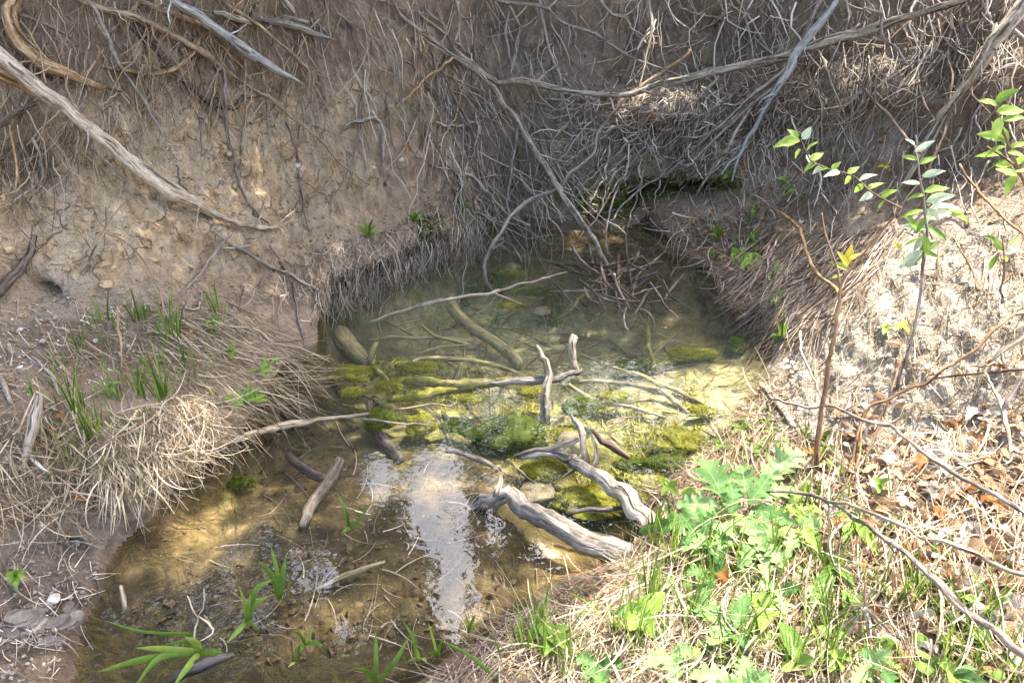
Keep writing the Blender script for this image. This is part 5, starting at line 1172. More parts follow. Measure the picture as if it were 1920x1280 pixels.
strand_field('dry_stems', 'mat of brown dry stems draped down the right shore', [(1440,430),(1700,420),(1640,520),(1560,600),(1480,640),(1430,560)], 650, 136, 13, (50, 150), (1.4, 3.2), 'fine_root', .35, (.005, .06), (.01, .05), wav=.05, tint=(.0, .8))
strand_field('root_fringe', 'fringe of short roots under the left bank lip', [(590,520),(700,490),(800,440),(900,410),(910,440),(860,462),(790,488),(720,528),(640,556),(590,580)], 1000, 92, 14, (18, 62), (1.3, 3.0), 'fine_root', .4, (.01, .04), (0, .01), wav=.1, hang=True)
strand_field('root_fringe', 'fine dead fibres on the soil above the left bank lip', [(560,470),(900,360),(910,420),(680,500),(590,550),(420,560)], 520, 70, 40, (15, 60), (1.0, 2.2), 'fine_root', .8, (.003, .02), (0, .02), wav=.2)
strand_field('litter', 'short bits of twig and straw on the back ledges', [(1000,130),(1540,120),(1560,440),(1230,430),(1080,400)], 900, 20, 80, (8, 40), (1.2, 3.0), 'fine_root', .5, (.003, .03), (0, .02), K=5, tint=(.1, 1.1))
strand_field('litter', 'small dead twigs and straw on the left slope', [(-210,560),(420,540),(600,560),(560,700),(250,800),(-210,860)], 592, 30, 60, (10, 50), (1.0, 2.4), 'fine_root', .5, (.002, .015), (0, .015), K=5)
strand_field('litter', 'straw lying on the bright silt of the right bank', [(1470,640),(1600,480),(1760,400),(2130,400),(2130,800),(1480,830)], 1709, 135, 50, (12, 70), (1.1, 2.8), 'dry_grass', .7, (.002, .03), (0, .03), K=6, tint=(.0, .9))
# dry grass
def left_dir(x, y):
    return np.radians(np.interp(x, [0, 200, 330, 440, 600], [95, 80, 62, 42, 38]))
strand_field('dry_grass', 'long dry grass lying down the left shelf toward the water', [(270,620),(430,560),(560,650),(575,700),(500,770),(400,790),(300,730)], 620, lambda x, y: np.radians(np.interp(y, [560, 700, 800], [35, 22, 60])), 18, (35, 130), (1.0, 2.8), 'dry_grass', .5, (.004, .04), (.01, .05), blade=True, hang=True, tint=(.0, .8))
strand_field('dry_grass', 'thick mop of pale dry grass hanging over the left waterline', [(250,770),(340,735),(400,755),(425,800),(370,835),(270,910),(200,930),(180,860)], 1250, left_dir, 36, (30, 115), (1.0, 2.9), 'dry_grass', 1.2, (.005, .07), (.02, .08), blade=True, hang=True, tint=(-.1, 1.1))
strand_field('dry_grass', 'tangled straw on the lower left bank', [(-210,760),(220,770),(220,930),(130,980),(-210,980)], 911, 60, 65, (20, 110), (1.0, 2.8), 'dry_grass', .8, (.005, .06), (.01, .06), blade=True, hang=True, tint=(-.1, .8))
strand_field('dry_grass', 'sparse straw above the left shelf', [(60,600),(420,570),(300,700),(60,720)], 220, 40, 40, (30, 110), (1.2, 2.4), 'dry_grass', .6, (.003, .03), (.0, .04), blade=True, tint=(-.1, .6))
strand_field('dry_grass', 'bleached straw covering the bottom right bank', [(1000,1190),(1150,1110),(1240,1010),(1340,960),(1500,930),(2130,900),(2130,1330),(940,1330)], 2394, lambda x, y: np.radians(np.interp(x, [900, 1200, 1920], [150, 120, 60])), 55, (40, 190), (1.2, 3.4), 'dry_grass', 1.0, (.004, .1), (.01, .09), blade=True, tint=(-.1, 1.15), weight=lambda x, y: np.where(x > 1640, .45, 1.0))
strand_field('dry_grass', 'straw among the leaf litter on the right bank', [(1400,840),(1480,800),(2130,780),(2130,1000),(1420,980)], 911, 60, 60, (25, 120), (1.2, 3.0), 'dry_grass', .9, (.004, .07), (.0, .06), blade=True, tint=(.1, 1.1))
strand_field('dry_grass', 'dull straw and stems at the front water edge', [(760,1300),(850,1230),(1000,1130),(1110,1120),(1140,1230),(1000,1320)], 700, 130, 40, (40, 150), (1.2, 2.8), 'fine_root', .7, (.004, .06), (.0, .06), tint=(.1, .9))
strand_field('dry_grass', 'dry grass bank behind the thistle', [(1300,860),(1420,780),(1520,800),(1500,900),(1360,920)], 420, 100, 40, (30, 90), (1.2, 2.8), 'dry_grass', .8, (.004, .06), (.0, .05), blade=True, tint=(-.1, .7))

# larger hanging roots, one by one
root_things(34, [(0,0),(620,0),(580,110),(380,190),(150,230),(0,250)], 86, 20, (70, 200), (3, 6), ['tan_wood', 'brown_root', 'mauve_root'], 'root hanging', 'hanging roots of the left bank')
root_things(10, [(0,260),(120,250),(150,420),(0,460)], 90, 26, (60, 140), (3, 5.5), ['brown_root', 'tan_wood'], 'root hanging', 'roots at the left edge')
root_things(26, [(600,0),(920,0),(920,140),(700,240)], 74, 18, (80, 220), (3, 5.5), ['brown_root', 'mauve_root', 'tan_wood'], 'root trailing down', 'roots of the middle bank')
root_things(36, [(800,150),(1000,180),(1040,330),(900,400),(820,300)], 66, 20, (70, 190), (2.5, 6), ['mauve_root', 'brown_root', 'pale_wood'], 'root in the bundle', 'roots of the back water corner')
root_things(18, [(930,0),(1480,0),(1460,90),(960,120)], 98, 28, (50, 140), (3, 5.5), ['mauve_root', 'pale_wood'], 'root over earth', 'roots behind the sagging branch', wav=.22)
root_things(50, [(1070,190),(1480,170),(1440,320),(1200,330),(1090,380)], 122, 24, (50, 150), (3, 6), ['pale_wood', 'mauve_root', 'brown_root'], 'root in the mat', 'roots above the mossy hollow', wav=.2, lift=(.03, .12))
root_things(44, [(1450,30),(1910,0),(1910,300),(1560,380)], 112, 24, (70, 180), (3, 6), ['mauve_root', 'pale_wood', 'brown_root'], 'dead stem on the slope', 'stems of the right back slope', lift=(.03, .12))
root_things(18, [(1450,440),(1660,430),(1560,580),(1470,600)], 136, 12, (70, 150), (3, 5), ['brown_root', 'mauve_root'], 'dry stem in the mat', 'stems draped down the right shore')

# ------------------------------------------------------------------ leaves
def leaf_geo(L, W, shape='lance', n=9, cols=5, fold=.3, droop=.25, ripple=.0, seed=0):
    t = np.linspace(0, 1, n)
    if shape == 'lance': w = np.sin(np.pi * t ** .8) ** .9
    elif shape == 'ovate': w = np.sin(np.pi * t ** .62) ** .8
    elif shape == 'oblong': w = np.clip(np.sin(np.pi * t ** .9), 0, 1) ** .55
    elif shape == 'thistle':
        k = np.abs(((t * 5.2 + .25) % 1) - .5) * 2
        w = (np.sin(np.pi * (.06 + .94 * t) ** .85) ** .7) * (.4 + .75 * k)
    elif shape == 'oak':
        k = .5 + .5 * np.cos(t * 2 * np.pi * 3.2)
        w = (np.sin(np.pi * (.04 + .96 * t) ** 1.0) ** .6) * (.5 + .6 * k)
    w = np.clip(w, .02, None) * W * .5
    s = np.linspace(-1, 1, cols)
    T, S = np.meshgrid(t, s, indexing='ij')
    X = S * w[:, None]
    Y = T * L
    Z = np.abs(X) * math.tan(fold) - droop * L * T ** 2
    if shape in ('thistle', 'oak'): Y = Y + np.abs(S) ** 1.5 * w[:, None] * .35
    P = np.stack([X, Y, Z], -1)
    if ripple: P[..., 2] += ripple * L * vnoise(P / L + seed * 7.7, 4.0, seed) * (.3 + np.abs(S))
    i, j = np.meshgrid(np.arange(n - 1), np.arange(cols - 1), indexing='ij')
    Fq = np.stack([i * cols + j, i * cols + j + 1, (i + 1) * cols + j + 1, (i + 1) * cols + j], -1).reshape(-1, 4)
    B = np.stack([S, T, S * 0], -1)
    return P.reshape(-1, 3), Fq, B.reshape(-1, 3)
def basis(d, nrm):
    d = Vector(d).normalized(); x = d.cross(Vector(nrm)).normalized(); z = x.cross(d).normalized()
    return Matrix((x, d, z)).transposed()
LSEED = [0]
def place_leaf(parent, base, tip, wid, mat, shape='lance', nrm=None, fold=.3, droop=.2, name='leaf', **k):
    LSEED[0] += 1
    r = random.Random(LSEED[0])
    base, tip = Vector(base), Vector(tip)
    d = tip - base; L = d.length
    if nrm is None:
        nrm = (CAM - base).normalized() * r.uniform(.3, .8) + Vector((r.uniform(-.4, .4), r.uniform(-.3, .3), r.uniform(.4, 1)))
    v, f, b = leaf_geo(L, wid, shape, fold=fold + r.uniform(-.1, .1), droop=droop * r.uniform(.4, 1.2), ripple=k.get('ripple', .05), seed=LSEED[0], n=k.get('n', 9), cols=k.get('cols', 5))
    o = new_obj(name, v, f, M[mat], parent, attrs={'blade': b})
    o.rotation_euler = basis(d, nrm).to_euler()
    o.location = base - (parent.location if parent else Vector((0, 0, 0)))
    return o
def on(px, py, lift=0.0):
    return hit(px, py, lift)[0]
def pt(px, py, dist):
    return CAM + ray(px, py).normalized() * dist
def px_leaf(parent, b, t, wpx, mat, shape='lance', lb=.03, lt=.08, dist=None, **k):
    """leaf given by base and tip in the picture"""
    if dist is None:
        D = min((on(*b) - CAM).length - lb, 99); B = pt(b[0], b[1], D)
        T = pt(t[0], t[1], min((on(*t) - CAM).length - lt, D + .06))
    else: B, T = pt(b[0], b[1], dist), pt(t[0], t[1], dist - (lt - lb))
    return place_leaf(parent, B, T, wpx / F_PX * (B - CAM).length * CPF(b), mat, shape, **k)
def CPF(b):
    u, v = (b[0] - 960) / F_PX, (b[1] - 640) / F_PX
    return 1 / math.sqrt(1 + u * u + v * v)

# thistle and rosettes
th = thing('thistle', 'big jagged green thistle at the right shore behind the forked branch', 'thistle', on(1375, 945))
for b, t, w, m in [((1356,938),(1320,846),82,'leaf_thistle'), ((1345,962),(1208,992),50,'leaf_thistle'), ((1350,950),(1268,940),52,'leaf_thistle_pale'), ((1398,925),(1388,862),54,'leaf_thistle_pale'),
                   ((1430,900),(1506,828),66,'leaf_thistle_pale'), ((1372,962),(1376,896),44,'leaf_thistle'), ((1418,935),(1492,905),50,'leaf_thistle_pale'), ((1340,972),(1290,1008),46,'leaf_thistle'),
                   ((1390,968),(1430,1012),50,'leaf_thistle_pale'), ((1415,955),(1480,968),46,'leaf_thistle'), ((1362,975),(1352,1022),44,'leaf_thistle_pale'), ((1404,945),(1450,880),44,'leaf_thistle')]:
    px_leaf(th, b, t, w, m, 'thistle', .1, .19, n=27, ripple=.1, droop=.3, fold=.2)
def rosette(name, label, cat, c, leaves, shape, mats, lb=.03, lt=.07, **k):
    if c[1] > 900 and c[0] > 900: lb, lt = lb + .07, lt + .08
    r = thing(name, label, cat, on(*c))
    for i, (t, w) in enumerate(leaves): px_leaf(r, c, t, w, mats[i % len(mats)], shape, lb, lt, **k)
    return r
rosette('thistle', 'young pale thistle rosette in straw at the lower right', 'thistle', (1372,1180), [((1296,1116),58),((1404,1108),46),((1330,1205),44),((1398,1200),40)], 'thistle', ['leaf_thistle_pale','leaf_thistle'], n=25, ripple=.1)
rosette('thistle', 'pale thistle rosette cut by the bottom edge', 'thistle', (1392,1292), [((1298,1250),60),((1340,1290),50),((1440,1262),50),((1400,1225),44)], 'thistle', ['leaf_thistle_pale'], n=25, ripple=.1)
rosette('plant', 'broad leaved green plant above the pale young rosette', 'plant', (1430,1138), [((1398,1106),36),((1458,1110),38),((1434,1170),34),((1470,1150),26)], 'ovate', ['leaf_green','leaf_bright'])
rosette('plant', 'plant with one upright downy oblong leaf at the bottom right', 'plant', (1494,1244), [((1472,1156),40),((1520,1232),24),((1470,1250),22)], 'oblong', ['leaf_green'])
rosette('plant', 'large leaved green plant in straw below the fallen front log', 'plant', (1205,1152), [((1152,1142),40),((1246,1104),44),((1180,1176),38),((1222,1190),36),((1188,1124),30)], 'ovate', ['leaf_green','leaf_bright'])
rosette('plant', 'three leaved green seedling by the front water edge', 'plant', (1036,1192), [((1008,1166),34),((1056,1206),36),((1026,1216),32),((1062,1172),28)], 'ovate', ['leaf_green'])
rosette('plant', 'round lettuce green rosette on the right shore', 'plant', (1410,488), [((1434,482),22),((1428,500),22),((1410,506),22),((1392,500),22),((1388,484),22),((1400,470),22),((1422,472),22)], 'ovate', ['leaf_bright'], fold=.1)
rosette('plant', 'smaller green rosette touching the lettuce green one', 'plant', (1384,478), [((1398,462),18),((1374,462),18),((1370,482),18),((1382,496),18),((1396,482),16)], 'ovate', ['leaf_bright','leaf_green'], fold=.1)
rosette('plant', 'small feathery green plant below the lettuce green rosette', 'plant', (1456,556), [((1470,544),14),((1444,542),14),((1462,572),14),((1446,566),12)], 'ovate', ['leaf_bright'])
rosette('plant', 'dark narrow leaved plant right of the lettuce green rosette', 'plant', (1452,504), [((1480,498),8),((1470,518),8),((1432,500),8),((1440,520),8),((1462,486),8)], 'lance', ['leaf_green'])
rosette('plant', 'small green plant at the foot of the right back slope', 'plant', (1410,440), [((1424,428),12),((1396,430),12),((1418,452),12),((1400,452),12)], 'ovate', ['leaf_green'])
rosette('plant', 'three leaved green seedling on the left shelf', 'plant', (430,657), [((440,645),16),((418,653),16),((434,668),15)], 'ovate', ['leaf_bright'])
rosette('plant', 'tiny green rosette on dark soil of the left shelf', 'plant', (402,600), [((414,592),12),((392,592),12),((388,604),12),((408,610),12),((416,602),11)], 'ovate', ['leaf_green'])
rosette('plant', 'narrow leaved green plant hanging at the left water edge', 'plant', (462,752), [((508,746),12),((492,716),10),((480,772),10),((470,712),9),((505,735),10),((446,726),9)], 'lance', ['leaf_green'], .05, .1)
rosette('plant', 'pair of round yellow green leaves on the left waterline straw', 'plant', (440,750), [((420,744),18),((456,758),18)], 'ovate', ['leaf_bright'], .07, .1)
rosette('plant', 'dark narrow leaved plant above the left waterline', 'plant', (488,700), [((522,662),9),((510,690),9),((498,664),8),((470,690),8),((505,708),8)], 'lance', ['leaf_green'], .04, .1)
rosette('plant', 'small green seedling at the left edge of the muddy shore', 'plant', (28,1080), [((14,1074),16),((44,1068),18),((30,1098),14),((46,1080),14),((16,1090),12),((28,1064),12)], 'ovate', ['leaf_green','leaf_bright'])
rosette('plant', 'short leafy plant on the soil left of the upright straw stake', 'plant', (205,720), [((190,712),10),((224,714),10),((202,735),9),((216,732),9)], 'lance', ['leaf_green'])
rosette('plant', 'low green plant under the white arching branch', 'plant', (1600,965), [((1584,1004),20),((1642,1024),22),((1566,962),18),((1614,948),16)], 'lance', ['leaf_green'])
rosette('plant', 'drooping lance leaved plant in the middle of the lower right weeds', 'plant', (1560,1062), [((1527,1130),28),((1604,1082),24),((1585,1040),20)], 'lance', ['leaf_green'])
rosette('plant', 'dark leaved plant beside the dead weed skeleton', 'plant', (1598,1108), [((1610,1136),24),((1582,1128),20)], 'lance', ['leaf_green'])
rosette('plant', 'bright green clover like plant below the dead weed skeleton', 'plant', (1572,1232), [((1556,1220),20),((1588,1218),20),((1582,1248),20),((1558,1250),18),((1600,1238),16)], 'ovate', ['leaf_bright'])
rosette('plant', 'broad pale leaves at the bottom right edge', 'plant', (1790,1262), [((1760,1240),30),((1830,1250),34),((1800,1292),30),((1850,1276),26)], 'ovate', ['leaf_bright','leaf_thistle_pale'])
rosette('plant', 'maple like yellow green seedling on the right leaf litter', 'plant', (1652,908), [((1640,894),16),((1668,896),18),((1666,914),16),((1646,920),12)], 'ovate', ['leaf_bright'])
rosette('plant', 'sprawling green herb left of the thistle at the shore', 'plant', (1255,912), [((1236,896),14),((1248,890),12),((1272,900),14),((1268,924),14),((1240,922),14)], 'ovate', ['leaf_bright'])
rosette('plant', 'creeping small leaved herb on the shore above the thistle', 'plant', (1385,800), [((1368,790),12),((1400,788),12),((1404,806),12),((1374,814),12),((1392,822),10)], 'ovate', ['leaf_green'])
rosette('plant', 'dark creeping herb on the shore by the golden moss', 'plant', (1352,825), [((1338,818),11),((1366,816),11),((1362,836),11),((1342,840),10)], 'ovate', ['leaf_green'])
rosette('plant', 'leafy herb between the tall sapling and the thistle', 'plant', (1545,850), [((1525,836),18),((1568,834),18),((1562,868),16),((1530,868),16),((1548,826),14)], 'ovate', ['leaf_bright','leaf_green'])
rosette('plant', 'pale herb behind the thistle leaves', 'plant', (1446,838), [((1428,828),14),((1466,826),16),((1458,850),14),((1434,852),12)], 'ovate', ['leaf_pale','leaf_bright'])
for (x, y, lab, lv_, mt) in [(1328, 1010, 'lobed pale plant between the thistle and the front log end', [((1282,1030),40),((1350,1046),44),((1300,984),38),((1368,1010),36)], ['leaf_thistle_pale','leaf_thistle']),
        (1430, 1016, 'lobed bright plant below the thistle', [((1392,1050),44),((1470,1052),46),((1452,984),40),((1404,990),36),((1440,1070),38)], ['leaf_thistle_pale']),
        (1500, 990, 'lobed pale plant right of the thistle under the arching branch', [((1540,972),40),((1534,1020),42),((1478,1030),38),((1508,952),34)], ['leaf_thistle_pale','leaf_bright']),
        (1330, 1080, 'jagged plant in straw below the lobed pale plant', [((1292,1066),38),((1366,1064),36),((1318,1116),36)], ['leaf_thistle']),
        (1460, 1110, 'jagged bright plant left of the dry upright stalk', [((1424,1090),34),((1500,1100),38),((1474,1146),36)], ['leaf_thistle_pale','leaf_thistle']),
        (1640, 1246, 'jagged plant at the bottom edge right of the clover like plant', [((1604,1274),42),((1676,1270),44),((1668,1218),38),((1618,1212),34)], ['leaf_thistle_pale','leaf_thistle']),
        (1120, 1246, 'jagged green plant at the bottom edge left of the downy leaf', [((1082,1230),38),((1160,1240),40),((1128,1286),40),((1098,1270),34)], ['leaf_thistle']),
        (1258, 1228, 'pale jagged plant at the bottom edge below the large leaved plant', [((1216,1240),40),((1296,1214),38),((1266,1276),42)], ['leaf_thistle_pale'])]:
    rosette('plant', lab, 'plant', (x, y), lv_, 'thistle', mt, n=25, ripple=.1)
# low leaf cover round the thistle
def leaf_cover(name, label, poly, n, size, mat, shape_w=.42, lift=(.02, .09), weight=None):
    st = pick(poly, n, weight); D = dmap(st[:, 0], st[:, 1]) - rng.uniform(*lift, n)
    B = CAMN + raydir(st[:, 0], st[:, 1]) * D[:, None]
    a = rng.uniform(0, 2 * np.pi, n); d = np.stack([np.cos(a), np.sin(a), rng.uniform(-.3, .9, n)], -1); d /= np.linalg.norm(d, axis=1, keepdims=True)
    ln = rng.uniform(*size, n)
    prof = np.array([.1, .8, 1, .7, .05]); K = 5
    t = np.linspace(0, 1, K)
    C = B[:, None] + d[:, None] * (ln[:, None] * t)[..., None] - np.array([0, 0, 1]) * (ln[:, None] * .3 * t ** 2)[..., None]
    sdv = np.cross(d, np.array([0, 0, 1.0]) + rng.normal(0, .75, (n, 3))); sdv /= np.linalg.norm(sdv, axis=1, keepdims=True)
    v, f = ribbons(C, ln[:, None] * prof[None] * shape_w, sdv)
    bl = np.tile(np.stack([np.tile([-1, 0, 1], K), np.repeat(t, 3), np.zeros(K * 3)], -1), (n, 1))
    tag(new_obj(name, v, f, M[mat], attrs={'tint': np.repeat(rng.random(n), K * 3), 'blade': bl}), label, kind='stuff')
leaf_cover('leaf_cover', 'low cover of small green leaves round the thistle', [(1270,930),(1340,900),(1480,900),(1540,960),(1540,1060),(1440,1080),(1330,1050),(1280,1000)], 120, (.03, .075), 'leaf_bright')
leaf_cover('leaf_cover', 'small herbs among the straw at the bottom right', [(1250,1060),(1540,1040),(1880,1120),(1900,1290),(1250,1290)], 150, (.025, .06), 'leaf_green')
leaf_cover('leaf_cover', 'creeping leaves on the right shore', [(1320,800),(1440,750),(1480,850),(1340,870)], 90, (.015, .035), 'leaf_green')

# fallen leaves, the largest one by one
FL, FSH = [], []
for i in range(9):
    r = random.Random(300 + i)
    shp = ['lance', 'ovate', 'oblong', 'oak'][i % 4]; FSH.append({'lance': 'narrow', 'ovate': 'oval', 'oblong': 'blunt', 'oak': 'lobed'}[shp])
    v, f, b = leaf_geo(1.0, r.uniform(.32, .6), shp, 13, 5, r.uniform(.1, .6), r.uniform(-.3, .45), .22, i)
    me_o = new_obj('fallen_leaf', v, f, M['dead_leaf'], attrs={'blade': b}); FL.append(me_o.data); bpy.data.objects.remove(me_o)
FLM = []
for mt in ('dead_leaf', 'dead_leaf_grey', 'dead_leaf_orange'):
    for me in FL:
        c = me.copy(); c.materials[0] = M[mt]; c.name = 'fallen_leaf'; FLM.append(c)
def fallen(n, poly, size, label, group, mats=(0, 0, 0, 1, 1, 2), lift=.006, tilt=.55):
    st = pick(poly, n, (lambda x, y: .06 + .94 * sstep(700, 940, y)) if n > 100 else None)
    for x, y in st:
        p, nr = hit(x, y)
        mk, sh = int(rng.choice(mats)), int(rng.integers(9))
        o = bpy.data.objects.new('fallen_leaf', FLM[9 * mk + sh]); COL.objects.link(o)
        nn = nr * .5 + Vector((rng.normal(0, tilt), rng.normal(0, tilt), 1)); a = rng.uniform(0, 2 * math.pi)
        d = Vector((math.cos(a), math.sin(a), 0)); d = d - nn.normalized() * d.dot(nn.normalized())
        o.rotation_euler = basis(d, nn).to_euler(); s = float(rng.uniform(*size)); o.scale = (s, s, s)
        o.location = p + nr * (lift + s * .12) - d * s * .5
        tag(o, '%s %s %s dead leaf %s %s' % ({'short': 'small', 'medium': 'middling', 'long': 'large'}[size_word(s, *size)], ['brown', 'bleached', 'orange'][mk], FSH[sh], label, where(x, y)), 'leaf', group)
fallen(190, [(1500,840),(1640,720),(1920,640),(1920,1240),(1760,1220),(1620,1040),(1500,930)], (.045, .105), 'in litter', 'leaves of the right bank litter', lift=.02)
fallen(40, [(1270,1000),(1640,1020),(1900,1200),(1900,1280),(1300,1280)], (.045, .1), 'in straw', 'leaves in the bottom right straw', lift=.03)
fallen(34, [(1240,410),(1300,380),(1480,400),(1560,440),(1440,520),(1300,470)], (.03, .07), 'on the shore', 'leaves of the right shore', (0, 0, 0, 1, 2))
fallen(26, [(1060,170),(1480,160),(1500,260),(1120,300)], (.035, .08), 'among roots', 'leaves of the back ledge', (0, 0, 2, 2, 1))
for (x, y, s, lab, mk) in [(752, 272, .075, 'single orange dead leaf below the grey elbow root', 2), (142, 938, .07, 'brown orange dead leaf in straw by the lower left waterline', 2), (1577, 164, .1, 'large reddish dead leaf on the right back slope', 2),
                           (1215, 215, .09, 'orange dead leaf lit by sun on the root mat', 2), (1100, 222, .09, 'orange dead leaf standing among roots on the back ledge', 2), (1030, 185, .08, 'pale curled dead leaf at the crossing of roots at the back', 1),
                           (1480, 700, .07, 'yellow dead leaf by the white flowers at the shore', 0), (1238, 617, .05, 'yellow leaf floating on the deep right of the pool', 0), (108, 778, .06, 'orange brown dead leaf in dark soil behind the stake', 2),
                           (1790, 812, .1, 'big orange brown dead leaf on the right litter', 2), (1640, 268, .09, 'brown dead leaf hung in the stems above the sapling', 2)]:
    p, nr = hit(x, y)
    if 'floating' in lab: p, nr = at_z(x, y, .004), Vector((0, 0, 1))
    o = bpy.data.objects.new('fallen_leaf', FLM[9 * mk + int(rng.integers(9))]); COL.objects.link(o)
    o.rotation_euler = basis(Vector((1, rng.uniform(-1, 1), .1)), nr + Vector((0, -.3, .6)) if 'floating' not in lab else (0, 0, 1)).to_euler(); o.scale = (s, s, s); o.location = p + nr * .015
    tag(o, lab, 'leaf')
leaf_cover('leaf_litter', 'brown leaf litter covering the right bank', [(1470,760),(1640,560),(2130,480),(2130,1290),(1400,1290),(1500,1000)], 1709, (.025, .08), 'dead_leaf', .27, (.002, .03), lambda x, y: .03 + .97 * sstep(700, 980, y + 60 * np.sin(x * .02)))
leaf_cover('leaf_litter', 'bleached leaf litter on the right bank', [(1470,760),(1640,560),(2130,480),(2130,1290),(1400,1290),(1500,1000)], 1026, (.025, .075), 'dead_leaf_grey', .26, (.002, .03), lambda x, y: .03 + .97 * sstep(700, 980, y + .12 * (x - 1700)))
leaf_cover('leaf_litter', 'leaf litter on the shaded shore behind the pool', [(1230,400),(1500,380),(1600,450),(1440,540),(1290,470)], 380, (.015, .045), 'dead_leaf', .4, (.002, .02))
leaf_cover('leaf_litter', 'scraps of dead leaf on the back ledge', [(1020,140),(1500,120),(1560,420),(1200,330)], 420, (.015, .045), 'dead_leaf', .4, (.004, .05))
leaf_cover('leaf_litter', 'scraps of dead leaf on the right back slope', [(1500,150),(2130,150),(2130,400),(1560,440)], 478, (.015, .045), 'dead_leaf', .4, (.004, .05))

# ------------------------------------------------------------------ saplings with leafy sprays
def stem_line(parent, pts, dist, w, mat, name='stem'):
    P = [tuple(pt(p[0], p[1], d)) for p, d in zip(pts, dist)]
    SEED[0] += 1
    C = catmull(P, max(8, len(pts) * 5))
    v, f, g = limb_mesh(None, w, seed=SEED[0], C=C, wig=.25)
    return new_obj(name, v - np.array(parent.location), f, M[mat], parent, attrs={'grain': g})
def spray(parent, leaves, dist, mats, shape='lance', wk=.42):
    for i, (bx, by, tx, ty) in enumerate(leaves):
        d = dist + .05 * math.sin(i * 2.7)
        ln = math.hypot(tx - bx, ty - by)
        px_leaf(parent, (bx, by), (tx, ty), max(9, ln * wk), mats[i % len(mats)], shape, .0, .03 * math.sin(i * 1.9), dist=d, droop=.25)
b0 = on(1527, 903); d0 = (b0 - CAM).length
sp = thing('sapling', 'tall thin sapling standing at the right shore with a pale leaf spray', 'sapling', b0)
stem_line(sp, [(1527,905),(1538,800),(1553,690),(1566,620),(1577,556),(1584,521),(1616,480),(1653,433),(1690,390)], [d0, d0-.02, d0-.03, d0-.03, d0-.02, d0, d0+.02, d0+.03, d0+.03], [10, 10, 9, 8, 7, 5, 4, 4, 3], 'brown_twig')
stem_line(sp, [(1577,556),(1570,500),(1548,440),(1540,400)], [d0-.02, d0, d0+.02, d0+.04], [5, 4, 3, 3], 'brown_twig', 'side_stem')
stem_line(sp, [(1690,390),(1640,365),(1600,330),(1550,315),(1520,300),(1500,262)], [d0+.03, d0+.03, d0+.02, d0, d0, d0], [4, 4, 3, 3, 3, 2], 'brown_twig', 'side_stem')
spray(sp, [(1497,258,1478,240),(1500,262,1450,272),(1505,262,1522,236),(1502,280,1486,296),(1512,285,1530,262),(1512,290,1524,312),(1520,300,1546,284),(1530,304,1506,318),(1540,312,1524,326),(1552,316,1532,318),(1560,318,1576,302),
           (1575,322,1545,328),(1590,326,1612,310),(1596,330,1582,346),(1610,338,1640,322),(1618,345,1600,362),(1628,355,1656,336),(1636,362,1612,376),(1650,370,1680,352),(1660,376,1640,394)], d0 + .0, ['leaf_bright', 'leaf_bright', 'leaf_pale'], 'ovate', .5)
spray(sp, [(1584,500,1600,458),(1588,506,1560,488),(1592,490,1612,470),(1580,515,1556,520),(1590,500,1574,470)], d0, ['leaf_yellow', 'leaf_bright'], 'lance', .36)
b1 = on(1682, 728); d1 = (b1 - CAM).length
sp2 = thing('sapling', 'slim purple stemmed sapling with long leaves on the white silt', 'sapling', b1)
stem_line(sp2, [(1680,730),(1697,672),(1717,605),(1730,517),(1737,440),(1732,380),(1722,320),(1715,270)], [d1, d1-.03, d1-.05, d1-.05, d1-.05, d1-.04, d1-.03, d1], [6, 6, 6, 6, 6, 5, 4, 3], 'mauve_root')
spray(sp2, [(1715,272,1700,258),(1716,285,1748,262),(1720,300,1690,290),(1722,308,1758,290),(1728,330,1770,318),(1728,345,1690,340),(1732,360,1782,345),(1734,365,1700,372),(1735,378,1790,362),(1736,392,1770,410),(1735,395,1688,402),
            (1737,410,1716,436),(1738,412,1790,392),(1740,392,1806,380),(1776,390,1822,410),(1738,425,1780,446),(1737,430,1690,420),(1736,440,1712,470),(1734,440,1740,480),(1733,445,1690,460),(1730,470,1684,500),(1728,480,1700,500),(1734,470,1762,450),(1730,440,1700,400),(1728,432,1740,402)],
      d1 - .05, ['leaf_pale', 'leaf_pale', 'leaf_bright', 'leaf_green'], 'lance', .34)
spray(sp2, [(1733,455,1726,490),(1735,470,1760,482),(1690,466,1674,452)], d1 - .05, ['leaf_green', 'leaf_green', 'leaf_yellow'], 'lance', .36)
b2 = on(1925, 520); d2 = 2.35
sp3 = thing('sapling', 'bright green leafy bough leaning in at the upper right edge', 'sapling', pt(1990, 560, 2.4))
stem_line(sp3, [(1990,560),(1950,420),(1915,330),(1885,260),(1870,215),(1860,180)], [2.4, d2, d2, d2, d2, d2], [8, 7, 6, 5, 4, 3], 'brown_twig')
stem_line(sp3, [(1915,330),(1890,300),(1850,275)], [d2, d2, d2], [4, 4, 3], 'brown_twig', 'side_stem')
spray(sp3, [(1866,195,1836,184),(1866,190,1905,166),(1868,200,1850,180),(1872,212,1925,202),(1874,220,1866,262),(1878,226,1925,216),(1880,240,1862,238),(1885,262,1838,246),(1888,270,1866,226),(1885,275,1838,290),(1892,280,1930,262),
            (1890,285,1920,290),(1880,290,1826,288),(1886,300,1842,318),(1900,308,1928,290),(1896,312,1862,304),(1904,322,1940,318),(1905,326,1882,362),(1908,330,1870,312),(1912,340,1940,352),(1868,210,1896,196)],
      d2, ['leaf_bright', 'leaf_green', 'leaf_bright', 'leaf_bright'], 'lance', .42)
b3 = on(1875, 560)
sp4 = thing('plant', 'small leafy shoot on the silt crest at the right edge', 'plant', b3)
